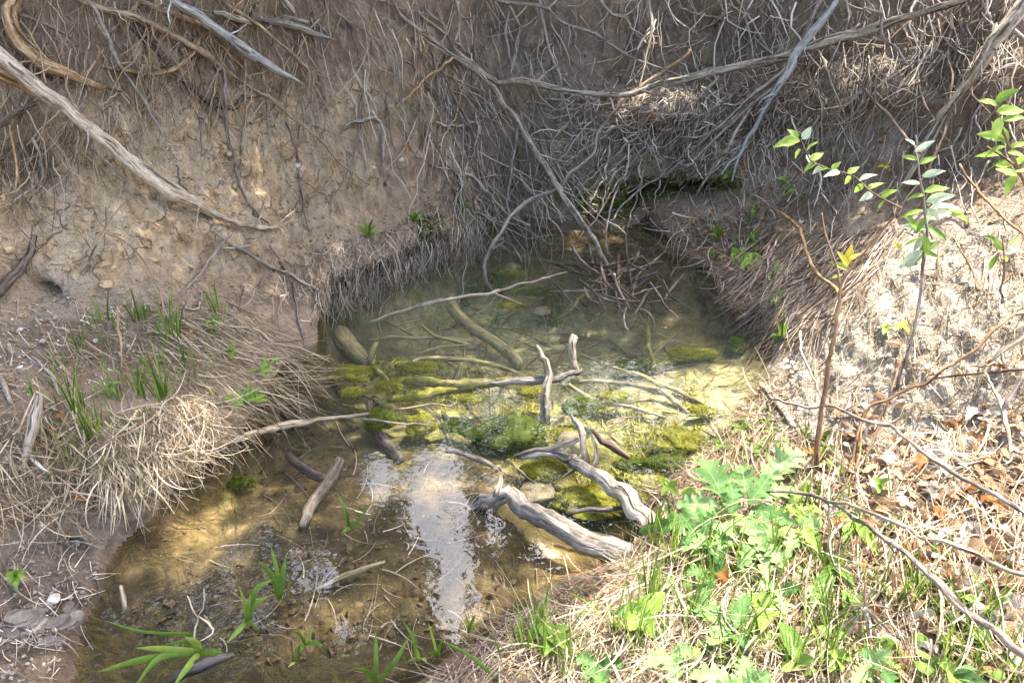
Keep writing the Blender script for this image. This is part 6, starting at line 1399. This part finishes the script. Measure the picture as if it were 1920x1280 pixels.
spray(sp4, [(1872,478,1850,506),(1880,470,1858,440),(1884,476,1914,464),(1888,490,1880,478),(1870,452,1846,440),(1890,455,1916,446)], (b3 - CAM).length - .12, ['leaf_green', 'leaf_bright', 'leaf_pale', 'leaf_yellow'], 'lance', .36)
stem_line(sp4, [(1876,562),(1880,520),(1882,470),(1878,440)], [(b3 - CAM).length] + [(b3 - CAM).length - .1] * 3, [4, 4, 3, 2], 'brown_twig')
for k, (x, y, lab) in enumerate([(1365, 320, 'tiny'), (1472, 330, 'small round leaved'), (1476, 352, 'second small'), (1660, 305, 'yellow green'), (1415, 385, 'bright two leaved'), (1695, 605, 'yellow'), (1660, 610, 'pale green')]):
    c = (x, y); m = ['leaf_green', 'leaf_bright', 'leaf_bright', 'leaf_yellow', 'leaf_bright', 'leaf_yellow', 'leaf_bright'][k]
    r = thing('seedling', lab + ' seedling ' + ['at the rim of the mossy hollow', 'under the pale leaf spray', 'below the round leaved one', 'between the two leaf sprays', 'on the leaf litter behind the pool', 'on the white silt by the purple stem', 'on the white silt left of the purple stem'][k], 'seedling', on(x, y))
    for j in range(3):
        a = 2.1 * j + k; px_leaf(r, (x, y + 6), (x + 15 * math.cos(a), y + 4 + 12 * math.sin(a)), 10, m, 'ovate', .04, .08)

# dead weed skeleton at the lower right
hub = on(1619, 1139, .16); dh = (hub - CAM).length
wd = thing('dead_weed', 'dead weed with straw coloured stalks radiating from one hub at the lower right', 'weed', on(1619, 1150))
for (x, y, w, dl) in [(1502,1250,9,.08), (1530,1292,6,.02), (1600,1290,7,.04), (1650,1180,5,.03), (1672,1295,7,.06), (1710,1226,6,.05), (1668,1140,5,.0), (1640,1100,5,-.02), (1622,1088,5,-.02), (1590,1136,5,.0), (1560,1170,4,.02), (1640,1290,6,.05), (1730,1250,5,.05), (1570,1080,4,.0), (1655,1215,5,.04)]:
    stem_line(wd, [(1619 + rng.uniform(-4, 4), 1139 + rng.uniform(-4, 4)), ((1619 + x) / 2 + rng.uniform(-8, 8), (1139 + y) / 2 + rng.uniform(-8, 8)), (x, y)], [dh, dh + dl * .4, dh + dl], [w, w * .9, w * .6], 'pale_wood' if w > 5 else 'tan_wood', 'stalk')
# white flowers at the shore
wf_ = thing('flower', 'white flower cluster at the edge of the silt shore', 'flower', on(1478, 705))
for (x, y) in [(1474,676), (1486,680), (1479,688), (1492,690), (1470,690), (1484,698)]:
    c = pt(x, y, (on(1478, 705) - CAM).length - .05)
    n = 8; a = np.linspace(0, 2 * np.pi, n, endpoint=False)
    C = np.stack([np.array(c) + np.stack([np.cos(a), np.sin(a) * .8, np.sin(a) * .3], -1) * (t * .012) + np.array([0, 0, .004 * t]) for t in (0.1, .6, 1)], 1)
    v, f = ribbons(C, np.tile([[.002, .0045, .003]], (n, 1)), np.stack([-np.sin(a), np.cos(a), 0 * a], -1))
    new_obj('flower_head', v - np.array(wf_.location), f, M['flower'], wf_, attrs={'tint': np.full(len(v), .5)})
stem_line(wf_, [(1480, 712), (1482, 700), (1481, 690)], [(on(1478, 705) - CAM).length - .04] * 3, [3, 3, 2], 'brown_twig')

# ------------------------------------------------------------------ green grass
def tuft(name, label, cat, c, blades, mat='green_grass', w=5, lift=None, dist=None, group=None, z=None):
    """a clump whose blades (tips in the picture) are parts"""
    base = at_z(c[0], c[1], z) if z is not None else on(*c)
    r = thing(name, label, cat, base, group)
    D = (base - CAM).length - .01
    for (tx, ty, *m) in blades:
        mid = m[0] if m else ((c[0] + tx) / 2 + (tx - c[0]) * -.12, (c[1] + ty) / 2 - abs(tx - c[0]) * .18)
        P = [pt(c[0] + rng.uniform(-3, 3), c[1], D), pt(mid[0], mid[1], D - .05), pt(tx, ty, D - .07)]
        C = catmull([tuple(p) for p in P], 9)[None]
        ww = w * rng.uniform(.8, 1.25) * .5 / F_PX * D
        W = ww * np.array([[.7, 1, 1, 1, .95, .85, .65, .4, .06]])
        d = C[0, -1] - C[0, 0]; sdv = np.cross(d, np.array([rng.normal(0, .3), -1.0, .6])); sdv = (sdv / np.linalg.norm(sdv))[None]
        v, f = ribbons(C, W, sdv)
        new_obj('blade', v - np.array(base), f, M[mat], r, attrs={'tint': np.full(len(v), rng.uniform(.2, .9))})
    return r
tuft('grass_clump', 'bright grass clump with a drooping blade in the front left shallows', 'grass', (464,1164), [(448,1098),(512,1086,(480,1105)),(503,1116),(486,1182),(424,1206,(448,1180)),(470,1110)], w=9, z=0)
tuft('grass_clump', 'upright three bladed grass clump left of the sky reflection', 'grass', (526,1122), [(508,1024),(484,1050),(536,1040),(534,1128)], w=9, z=0)
tuft('grass_clump', 'long bladed grass clump sprawling over the water at front left', 'grass', (376,1222), [(256,1214,(310,1216)),(184,1259,(270,1235)),(346,1194),(250,1290,(300,1232)),(326,1284,(352,1250)),(418,1222,(398,1222)),(300,1210)], w=10, z=0)
tuft('long_grass', 'single long grass blade floating toward the forked twig', 'grass', (366,1188), [(194,1162,(270,1184))], w=6, z=.004)
tuft('grass_clump', 'small arching grass clump in the front centre shallows', 'grass', (575,1206), [(544,1187,(560,1186)),(588,1176),(608,1210,(594,1205)),(556,1238,(562,1220))], w=6, z=0)
tuft('grass_clump', 'short grass shoots behind the small arching clump', 'grass', (558,1240), [(548,1222),(563,1205),(540,1250)], w=5, z=0)
tuft('grass_clump', 'pair of broad blades at the bottom edge left of centre', 'grass', (706,1284), [(704,1184),(768,1190,(740,1240)),(660,1250)], w=10)
tuft('grass_clump', 'thin bright grass clump at the front edge of the sky reflection', 'grass', (786,1238), [(756,1164),(800,1240,(792,1232)),(762,1240),(780,1215)], w=7, z=0)
tuft('grass_clump', 'tall curved grass blades right of the thin bright clump', 'grass', (820,1232), [(803,1166,(812,1196)),(800,1222),(828,1200)], w=6, z=0)
tuft('grass_clump', 'grass blades standing in water above the small front stick', 'grass', (655,990), [(632,924),(696,944,(672,975)),(640,1000),(648,950)], w=6, z=0)
tuft('grass_clump', 'few short blades in water right of the sky reflection', 'grass', (880,1186), [(872,1148),(905,1166),(892,1150)], w=5, z=0)
tuft('long_grass', 'long yellow green blade slanting across the bottom centre', 'grass', (945,1285), [(820,1196,(880,1228))], w=7)
tuft('grass_clump', 'narrow bladed green clump on the right waterline', 'grass', (1466,640), [(1456,596),(1478,600),(1440,636,(1452,628)),(1445,630),(1470,590),(1486,640)], w=6)
tuft('grass_clump', 'green spiky clump on the left bank lip', 'grass', (690,442), [(668,422),(700,408),(716,440),(682,408),(660,446),(710,420)], w=5)
tuft('grass_clump', 'small bright clump right of the spiky one on the bank lip', 'grass', (776,414), [(764,402),(780,396),(800,412),(790,398),(772,396)], w=4)
tuft('grass_clump', 'dark wispy clump at the end of the left bank lip', 'grass', (868,392), [(846,384),(882,380),(890,392),(858,402)], w=4)
tuft('grass_clump', 'yellow tinged clump on the shaded right shore', 'grass', (1345,446), [(1330,418),(1346,414),(1362,424),(1372,436),(1326,440),(1352,410)], w=4)
def grass_field(n, poly, hgt, nb, spread, label, group, mat='green_grass', things=True, wpx=(2.2, 4), lean=(0, 0, 0), tint=(.1, .95), name='grass_tuft'):
    st = pick(poly, n)
    VV, FF, TT, off = [], [], [], 0
    for (x, y) in st:
        p, nr = hit(x, y); D = (p - CAM).length
        k = int(rng.integers(nb[0], nb[1])); K = 6
        h = rng.uniform(*hgt, k)
        a = rng.uniform(0, 2 * np.pi, k); le = rng.uniform(.1, 1, k) * spread
        b = np.array(p) + np.stack([np.cos(a), np.sin(a), 0 * a], -1) * rng.uniform(0, .02, k)[:, None]
        t = np.linspace(0, 1, K)
        dirv = np.stack([np.cos(a) * le + lean[0], np.sin(a) * le + lean[1], 0 * a + lean[2]], -1)
        C = b[:, None] + h[:, None, None] * (np.array([0, 0, 1]) * (t - .28 * t ** 2 * le[:, None] * 1.3)[..., None] + dirv[:, None] * (t ** 1.8)[None, :, None])
        W = (rng.uniform(*wpx, k) * .5 / F_PX * D)[:, None] * np.array([.8, 1, 1, .85, .55, .05])[None]
        sdv = np.stack([-np.sin(a), np.cos(a), 0 * a], -1) + rng.normal(0, .3, (k, 3)); sdv /= np.linalg.norm(sdv, axis=1, keepdims=True)
        v, f = ribbons(C, W, sdv); tt = np.repeat(rng.uniform(*tint, k), K * 3)
        if things:
            o = new_obj(name, v - np.array(p), f, M[mat], attrs={'tint': tt}); o.location = p
            tag(o, '%s %s %s' % (['sparse', 'thick'][int(k > (nb[0] + nb[1]) / 2)] + ' ' + size_word(float(h.mean()), hgt[0] + .03, hgt[1] - .03).replace('long', 'tall').replace('medium', 'green'), label, where(x, y)), 'grass', group)
        else:
            VV.append(v); FF.append(f + off); TT.append(tt); off += len(v)
    if not things:
        tag(new_obj('grass', np.vstack(VV), np.vstack(FF), M[mat], attrs={'tint': np.concatenate(TT)}), label, kind='stuff')
for (x, y, nb, h, lab) in [(322, 640, 16, .2, 'tall thin green grass tuft in the middle of the left shelf'), (310, 745, 18, .2, 'yellow green tuft above the pale mop of dry grass'), (140, 775, 12, .19, 'slim green tuft near the wooden stake'), (178, 820, 20, .17, 'dense bright green tuft in the lower left straw'),
                       (262, 600, 8, .14, 'small green tuft high on the left shelf'), (190, 605, 6, .12, 'sparse tuft on dark soil below the burrow'), (262, 735, 9, .14, 'short yellowish tuft beside the yellow green one'), (410, 590, 12, .13, 'tuft growing at the top of the lying dry grass'),
                       (470, 760, 6, .1, 'few green blades at the tip of the left shelf'), (215, 905, 12, .12, 'green tuft low in the straw by the left waterline'), (345, 690, 8, .13, 'wispy tuft at the centre of the lying dry grass'), (150, 655, 5, .1, 'tiny tuft on bare soil left of the reed')]:
    p, nr = hit(x, y)
    st0 = rng
    k = nb; K = 6; a = rng.uniform(0, 2 * np.pi, k); hh_ = rng.uniform(.5, 1.35, k) * h; le = rng.uniform(.05, .4, k)
    b = np.array(p) + np.stack([np.cos(a), np.sin(a), 0 * a], -1) * rng.uniform(0, .04, k)[:, None]; t = np.linspace(0, 1, K)
    C = b[:, None] + hh_[:, None, None] * (np.array([0, 0, 1]) * (t - .2 * t ** 2 * le[:, None])[..., None] + np.stack([np.cos(a) * le, np.sin(a) * le, 0 * a], -1)[:, None] * (t ** 1.8)[None, :, None])
    W = np.full(k, 2.5 * .5 / F_PX * (p - CAM).length)[:, None] * np.array([.8, 1, 1, .85, .55, .05])[None]
    sdv = np.tile([[1.0, .2, 0]], (k, 1)) + rng.normal(0, .3, (k, 3)); sdv /= np.linalg.norm(sdv, axis=1, keepdims=True)
    v, f = ribbons(C, W, sdv)
    o = new_obj('grass_tuft', v - np.array(p), f, M['green_grass'], attrs={'tint': np.repeat(rng.uniform(.1, .95, k), K * 3)}); o.location = p; tag(o, lab, 'grass')
grass_field(26, [(1010,1160),(1130,1080),(1250,1040),(1420,1030),(1560,1080),(1560,1290),(960,1290)], (.1, .26), (8, 16), .6, 'grass tuft', 'green tufts of the front right shore')
grass_field(20, [(1540,1060),(1700,1100),(1900,1150),(1900,1290),(1540,1290)], (.08, .2), (7, 14), .7, 'grass tuft', 'green tufts of the bottom right corner')
grass_field(10, [(1180,1000),(1260,960),(1330,1000),(1260,1080)], (.1, .2), (5, 10), .5, 'grass tuft', 'green tufts by the front log')
grass_field(14, [(1420,820),(1560,790),(1640,900),(1560,1000),(1440,960)], (.06, .14), (6, 12), .6, 'grass tuft', 'green tufts at the sapling')
grass_field(80, [(980,1180),(1140,1090),(1300,1010),(1560,960),(1900,1090),(1900,1300),(930,1300)], (.05, .15), (4, 9), .8, 'fine green grass scattered through the straw at the front right', None, things=False)
grass_field(80, [(60,640),(300,560),(430,580),(420,760),(200,920),(60,900)], (.04, .1), (3, 6), .5, 'thin green grass scattered over the left shelf', None, things=False, wpx=(1.6, 2.8))
grass_field(30, [(1280,420),(1460,400),(1480,620),(1340,500)], (.03, .07), (4, 8), .6, 'small green herbs on the shaded right shore', None, things=False)

# ------------------------------------------------------------------ algae, stones, clods, pebbles
import bmesh
def ico(sub):
    bm = bmesh.new(); bmesh.ops.create_icosphere(bm, subdivisions=sub, radius=1.0)
    v = np.array([q.co[:] for q in bm.verts]); f = [tuple(x.index for x in q.verts) for q in bm.faces]; bm.free()
    return v, np.array(f)
ICO3, ICO2, ICO1 = ico(4), ico(3), ico(1)
def alga(c, rx, ry, z, label, mat='alga', hz=.45, n=1500):
    p = at_z(c[0], c[1], z); d = (p - CAM).length
    ax = rx / F_PX * d; ay = ry / F_PX * d * 1.5; az = min(ax, ay) * hz
    S = np.array([ax, ay, az]); z = min(z, -az * 1.15 - .012); p = Vector((p.x, p.y, z))
    v = ICO3[0].copy(); v = v * (1 + .6 * fbm(v + c[0], 1.7, 4, seed=int(c[0]))[:, None]) * S
    v[:, 2] = np.maximum(v[:, 2], -az * .3)
    q = rng.normal(0, 1, (n, 3)); q[:, 2] = np.abs(q[:, 2]); q /= np.linalg.norm(q, axis=1, keepdims=True)
    b = q * (1 + .6 * fbm(q + c[0], 1.7, 4, seed=int(c[0]))[:, None]) * S
    ln = rng.uniform(.006, .02, n); dr = q * .6 + rng.normal(0, .7, (n, 3)); dr /= np.linalg.norm(dr, axis=1, keepdims=True)
    t = np.linspace(0, 1, 4)
    C = b[:, None] + dr[:, None] * (ln[:, None] * t)[..., None] + np.array([.3, -.2, -.5]) * (ln[:, None] * t ** 2)[..., None]
    sv, sf = strands(C, ln[:, None] * np.array([.07, .06, .04, .015])[None], 3)
    V_ = np.vstack([v, sv]); F_ = [tuple(x) for x in ICO3[1].tolist()] + [tuple(x) for x in (sf + len(v)).tolist()]
    ti = np.concatenate([.3 + .45 * fbm(ICO3[0] * 1.0 + c[1], 5, 3, seed=3), np.repeat(rng.uniform(.1, 1.0, n), 12)])
    o = new_obj('moss_clump', V_, F_, M[mat], attrs={'tint': ti}); o.location = p
    tag(o, label, 'moss')
for c, rx, ry, z, lab, mt in [((952,806),74,32,-.05,'large soft green moss clump in the middle of the pool','alga'), ((790,792),26,20,-.03,'round yellow green moss ball left of the large moss clump','alga_gold'), ((714,780),30,22,-.03,'dark green mossy hump on the curved submerged log','alga'),
    ((778,690),30,13,-.14,'yellow green moss patch behind the mossy log','alga_gold'), ((664,702),44,18,-.06,'golden brown moss mat by the left undercut','alga_gold'), ((728,722),24,11,-.03,'bright moss tuft on the left end of the mossy log','alga_gold'),
    ((1190,686),32,12,-.16,'soft green moss patch in the deep right of the pool','alga'), ((1300,664),42,11,-.12,'yellow green moss streak near the right shore','alga_gold'), ((1386,648),24,17,-.1,'dark green moss hollow at the right waterline','alga'),
    ((1264,815),38,22,-.02,'golden brown moss mound by the right shore','alga_gold'), ((1250,862),46,14,-.02,'flat bright green moss right of the forked dead branch','alga'), ((1105,935),62,26,-.05,'broad golden moss clump between the two front logs','alga_gold'),
    ((1024,882),40,18,-.04,'yellow green moss behind the forked dead branch','alga_gold'), ((1090,762),34,20,-.06,'olive moss mass at the foot of the pronged driftwood','alga'), ((1004,548),34,9,-.16,'pale green moss film in the deep back of the pool','alga'),
    ((958,512),24,7,-.12,'small yellow green moss spot at the back of the pool','alga_gold'), ((960,572),24,8,-.18,'moss tuft under the level floating branch','alga_gold'), ((1185,870),30,12,-.06,'olive moss under the rising prongs','alga'), ((440,905),30,9,-.05,'faint green moss patch under the left straw','alga')]:
    alga(c, rx, ry, z, lab, mt)
def stone(name, label, cat, p, size, mat, seed, flat=.6, group=None, rot=0, src=None, sharp=.25):
    v = (src or ICO2)[0].copy(); v = v * (1 + sharp * fbm(v + seed * 3.3, 1.1, 4, seed=seed)[:, None])
    for k in range(16):     # broken faces
        q = np.random.default_rng(seed * 9 + k).normal(0, 1, 3); q /= np.linalg.norm(q)
        s = v @ q; lim = .45 + .4 * ((seed * 7 + k * 3) % 10) / 10; ex = np.maximum(s - lim, 0); v = v - q[None] * ex[:, None] * .92
    v = v * (1 + .05 * fbm(v + seed, 5.0, 3, seed=seed + 2)[:, None]) * np.array([size * 1.2, size * .9, size * flat])
    if mat == 'shale': v[:, 2] = np.round(v[:, 2] / (size * .085)) * size * .085 * .9 + v[:, 2] * .1; v[:, :2] *= 1 + .09 * np.sin(v[:, 2:3] / size * 71 + seed)
    c, s_ = math.cos(rot), math.sin(rot); v[:, :2] = v[:, :2] @ np.array([[c, s_], [-s_, c]])
    o = new_obj(name, v, (src or ICO2)[1], M[mat], smooth=(name == 'sunken_stone')); o.location = p
    return tag(o, label, cat, group)
for i, (x, y, z, s, fl, rt, mt, lab) in enumerate([(1008, 925, -.07, .1, .35, .5, 'stone', 'smooth golden slab sunken behind the fallen front log'), (1075, 828, -.06, .09, .5, .4, 'stone', 'mossy stone right of the large moss clump'), (960, 500, -.13, .08, .5, .2, 'stone', 'tan stone sunk at the back of the pool'), (1012, 582, -.24, .07, .6, .1, 'stone', 'yellowish stone sunk below the level branch'), (880, 585, -.26, .06, .6, 1, 'stone', 'small sunken stone right of the slanted log')]):
    stone('sunken_stone', lab, 'stone', at_z(x, y, z), s, mt, 40 + i, fl, None, rt)
for i, (x, y, s, lab) in enumerate([(40, 1165, .09, 'large layered grey stone on the left mud shore'), (108, 1172, .07, 'flat layered stone right of the large one on the left mud'), (60, 1135, .055, 'layered stone behind the large one on the left mud'), (128, 1140, .045, 'small broken slab by the left mud waterline'),
                              (14, 1190, .06, 'layered stone cut by the left edge'), (92, 1203, .05, 'low wet slab in front of the layered stones'), (98, 1125, .03, 'white chip lying above the layered stones')]):
    p, _ = hit(x, y)
    if 'white' in lab: stone('pebble', lab, 'stone', p + Vector((0, 0, .005)), s, 'pebble', 60 + i, .5, None, .3 * i); continue
    rs = np.random.default_rng(600 + i); V_, F_, s = [], [], s * .8
    for k in range(5):       # thin split layers
        m = 22; a = np.linspace(0, 2 * np.pi, m, endpoint=False)
        rad = s * (1.0 - .13 * k) * (1 + .35 * fbm(np.stack([np.cos(a), np.sin(a), a * 0 + i * 3.1 + k * .35], -1), 1.6, 4, seed=i))
        cx, cy = rs.normal(0, s * .08, 2); z0 = k * s * .1; th = s * .085; tl = rs.normal(0, .05)
        ring = lambda zz, sc: np.stack([cx + rad * sc * np.cos(a) * 1.25, cy + rad * sc * np.sin(a) * .8, zz + tl * rad * np.cos(a) + 0 * a], -1)
        o_ = sum(len(x) for x in V_)
        V_.append(np.vstack([ring(z0 - .01, .97), ring(z0 + th * .3, 1.0), ring(z0 + th, .96), [[cx, cy, z0 + th]]]))
        for r_ in range(2): F_ += [(o_ + r_ * m + q, o_ + r_ * m + (q + 1) % m, o_ + (r_ + 1) * m + (q + 1) % m, o_ + (r_ + 1) * m + q) for q in range(m)]
        F_ += [(o_ + 2 * m + q, o_ + 2 * m + (q + 1) % m, o_ + 3 * m) for q in range(m)]
    V_ = np.vstack(V_); V_ = V_ * (1 + .04 * fbm(V_ + i, 30, 3, seed=i)[:, None]); c_, s_ = math.cos(.7 * i), math.sin(.7 * i); V_[:, :2] = V_[:, :2] @ np.array([[c_, s_], [-s_, c_]])
    o = new_obj('shale', V_, F_, M['shale'], smooth=False); o.location = p - Vector((0, 0, .012)); tag(o, lab, 'stone')
rc = random.Random(5)
for i in range(26):
    x, y = rc.choice([(rc.gauss(215, 60), rc.gauss(490, 34)), (rc.gauss(120, 70), rc.gauss(500, 40)), (rc.gauss(300, 100), rc.gauss(420, 50)), (rc.gauss(420, 110), rc.gauss(300, 60))])
    p, nr = hit(min(max(x, 5), 640), y); d = (p - CAM).length
    s = rc.uniform(8, 20) / F_PX * d
    stone('clay_clod', '%s lump of dry clay %s' % (['small', 'middling', 'large'][(0 if s < 12 / F_PX * d else 1 if s < 16 / F_PX * d else 2)], where(x, y)), 'clod', p - nr * s * .3, s, 'clod', 100 + i, .8, 'clay lumps of the left face', rc.uniform(0, 3), sharp=.4)
for i, (x, y) in enumerate([(38, 618), (110, 690), (178, 640), (80, 640), (165, 605), (240, 650), (36, 690), (250, 785), (300, 610), (12, 860), (78, 985), (556, 312), (752, 300), (700, 315), (718, 325), (795, 357)]):
    p, nr = hit(x, y); stone('pebble', 'small pale pebble on bare soil ' + where(x, y), 'pebble', p + nr * .004, rc.uniform(5, 9) / F_PX * (p - CAM).length, 'pebble', 200 + i, .7, 'pebbles of the left bank', rc.uniform(0, 3), src=ICO1)
def gravel(label, poly, n, s, mat, lift=0.0):
    st = pick(poly, n); D = dmap(st[:, 0], st[:, 1]); P = CAMN + raydir(st[:, 0], st[:, 1]) * (D - lift)[:, None]
    v0, f0 = ICO1; k = len(v0)
    sz = (s[0] + (s[1] - s[0]) * rng.random(n) ** 2.5) * .5 / F_PX * D
    jit = 1 + rng.uniform(-.35, .35, (n, k, 1))
    v = P[:, None] + v0[None] * jit * sz[:, None, None] * np.array([1, 1, .75])
    f = (f0[None] + (np.arange(n) * k)[:, None, None]).reshape(-1, 3)
    tag(new_obj('gravel', v.reshape(-1, 3), f, M[mat], smooth=False), label, kind='stuff')
gravel('crumbs of clay and grit on the left slope', [(-210,540),(420,520),(640,420),(900,330),(880,400),(560,560),(300,700),(-210,800)], 2508, (1.5, 7), 'clod')
gravel('pale grit on the left slope', [(-210,560),(300,550),(360,640),(60,760),(-210,760)], 570, (1.5, 6), 'pebble')
gravel('clay crumbs on the left clay face', [(-210,300),(600,200),(640,420),(420,520),(-210,540)], 1026, (1.5, 7), 'clod')
gravel('silt crumbs on the bright right bank', [(1480,640),(1700,470),(2130,400),(2130,800),(1470,800)], 900, (2, 9), 'pebble')
gravel('soil crumbs on the back ledges', [(960,100),(1500,60),(1540,420),(1100,400)], 900, (1.5, 6), 'stone')
gravel('grit lying on the pool bed', [(300,1000),(560,880),(900,850),(1100,1060),(900,1180),(500,1220),(260,1180)], 900, (1.5, 6), 'shale')
# moss on the ledge
strand_field('moss', 'short green moss on the ledge over the dark hollow', [(1075,350),(1200,330),(1390,325),(1390,350),(1200,370),(1190,410),(1090,410)], 1500, 90, 50, (4, 12), (1.4, 2.4), 'alga', .5, (.0, .008), (0, .004), K=3, tint=(.1, .8))
strand_field('moss', 'short green moss on the end of the left bank lip', [(780,405),(830,400),(830,445),(785,450)], 350, 90, 50, (4, 12), (1.4, 2.4), 'alga', .5, (.0, .008), (0, .004), K=3, tint=(.1, .8))

strand_field('bed_litter', 'fine twigs and stems lying on the pool bed', [(300,1020),(520,870),(620,720),(700,600),(1000,500),(1300,560),(1420,690),(1280,860),(1080,1080),(800,1220),(420,1230)], 420, 10, 70, (15, 90), (1.2, 3.4), 'fine_root', .8, (.002, .015), (.0, .02), K=6, tint=(-.2, .7))
strand_field('bed_litter', 'thin silted twigs on the pale bed in mid pool', [(700,640),(1000,600),(1300,660),(1400,720),(1200,820),(900,800),(720,740)], 200, 15, 50, (20, 110), (1.5, 4.2), 'tan_fine_root', .6, (.004, .02), (.0, .03), K=6, tint=(-.3, .8))
leaf_cover('bed_litter', 'dark leaf scraps lying on the front bed', [(230,1130),(420,1060),(700,1010),(1000,1090),(900,1190),(600,1240),(300,1240)], 260, (.012, .04), 'sunk_leaf', .4, (.001, .008))
leaf_cover('bed_litter', 'dark leaf scraps under the left bank', [(420,900),(560,760),(640,680),(720,760),(640,900),(500,940)], 160, (.012, .04), 'sunk_leaf', .4, (.001, .008))

strand_field('litter', 'bits of dead grass on the left mud shore', [(-210,1010),(160,1010),(200,1060),(140,1180),(120,1280),(-210,1280)], 296, 30, 70, (10, 70), (1.2, 2.8), 'fine_root', .7, (.002, .015), (0, .02), K=6)
gravel('mud crumbs and stones on the left mud shore', [(-210,1000),(180,1020),(190,1070),(140,1180),(110,1280),(-210,1280)], 797, (1.5, 10), 'shale')

strand_field('algae', 'slimy yellow green algae over the sunlit bed and sunken sticks', [(640,690),(760,660),(960,700),(1100,740),(1300,720),(1320,860),(1180,920),(1000,880),(820,800),(660,760)], 2600, 20, 80, (5, 26), (1.2, 3.6), 'alga_gold', 1.2, (.0, .012), (0, .02), K=5, weight=lambda x, y: (vnoise(np.stack([x, y, 0 * x], -1), .022, 61) + .5 * vnoise(np.stack([x, y, 0 * x], -1), .06, 62) > .12) * 1.0)
strand_field('algae', 'thin green algae threads in the deep back of the pool', [(880,500),(1060,490),(1080,600),(940,620),(860,570)], 700, 20, 80, (5, 24), (1.2, 3.0), 'alga', 1.2, (.0, .012), (0, .02), K=5, weight=lambda x, y: (vnoise(np.stack([x, y, 0 * x], -1), .03, 63) > .15) * 1.0)
for c, rx, ry, z, lab, mt in [((1150,742),30,10,-.08,'low moss cushion right of the pronged driftwood','alga_gold'), ((880,745),34,10,-.06,'thin moss film below the mossy log','alga_gold'), ((1000,735),26,9,-.06,'moss under the level arm of the pronged driftwood','alga_gold'),
    ((850,800),26,12,-.06,'dull moss tuft left of the large moss clump','alga'), ((1060,815),24,14,-.05,'bright moss behind the rising prongs','alga_gold'), ((1215,905),30,14,-.05,'moss at the waterline above the forked dead branch','alga_gold'),
    ((1180,930),26,12,-.05,'golden moss under the stem of the forked dead branch','alga_gold'), ((660,735),24,9,-.05,'ragged moss below the golden brown mat','alga_gold'), ((1320,770),26,10,-.04,'moss film on pale silt at the right shore','alga_gold')]:
    alga(c, rx, ry, z, lab, mt, .3, 900)

strand_field('dry_grass', 'short dead grass and stems along the right waterline', [(1445,690),(1500,720),(1420,840),(1340,900),(1280,960),(1250,1040),(1130,1130),(1000,1180),(960,1160),(1080,1085),(1180,1040),(1225,960),(1250,900),(1350,815),(1415,750)], 900, 150, 60, (15, 75), (1.0, 2.8), 'dry_grass', 1.0, (.003, .04), (0, .04), blade=True, hang=True, tint=(-.3, .8))
strand_field('dry_stems', 'dead stems and fibres over the shaded mud behind the pool', [(1225,425),(1300,400),(1450,410),(1460,560),(1430,610),(1370,570),(1340,510),(1260,450)], 420, 140, 60, (12, 70), (1.0, 2.8), 'fine_root', .9, (.003, .03), (0, .03), K=6, tint=(-.1, .9))
leaf_cover('leaf_litter', 'leaf scraps along the right waterline', [(1445,690),(1500,720),(1420,840),(1300,900),(1250,1040),(1000,1180),(1080,1085),(1180,1040),(1240,920),(1350,815)], 200, (.012, .04), 'dead_leaf', .35, (.002, .02))
strand_field('dry_stems', 'pale tangled twigs hanging at the top right of the bank', [(1160,-60),(1920,-60),(1920,120),(1500,110),(1180,60)], 160, 105, 40, (40, 170), (1.4, 4.2), 'fine_root', .9, (.03, .2), (0, .1), wav=.2, tint=(.3, 1.1), sides=4)

# things whose words came out alike are told apart by their order
from collections import defaultdict
same = defaultdict(list)
for o in scene.objects:
    if 'category' in o.keys() and 'label' in o.keys(): same[o['label']].append(o)
for lab, os_ in same.items():
    if len(os_) < 2 or len(lab.split()) > 15: continue
    px_ = [to_px(np.array(o.location)) for o in os_]
    horiz = max(p[0] for p in px_) - min(p[0] for p in px_) >= max(p[1] for p in px_) - min(p[1] for p in px_)
    order = sorted(range(len(os_)), key=lambda i: px_[i][0 if horiz else 1])
    names = {2: ['left', 'right'] if horiz else ['upper', 'lower'], 3: ['left', 'middle', 'right'] if horiz else ['upper', 'middle', 'lower']}.get(len(os_))
    if not names: continue
    for nm_, i in zip(names, order): os_[i]['label'] = '%s %s' % (nm_, lab)
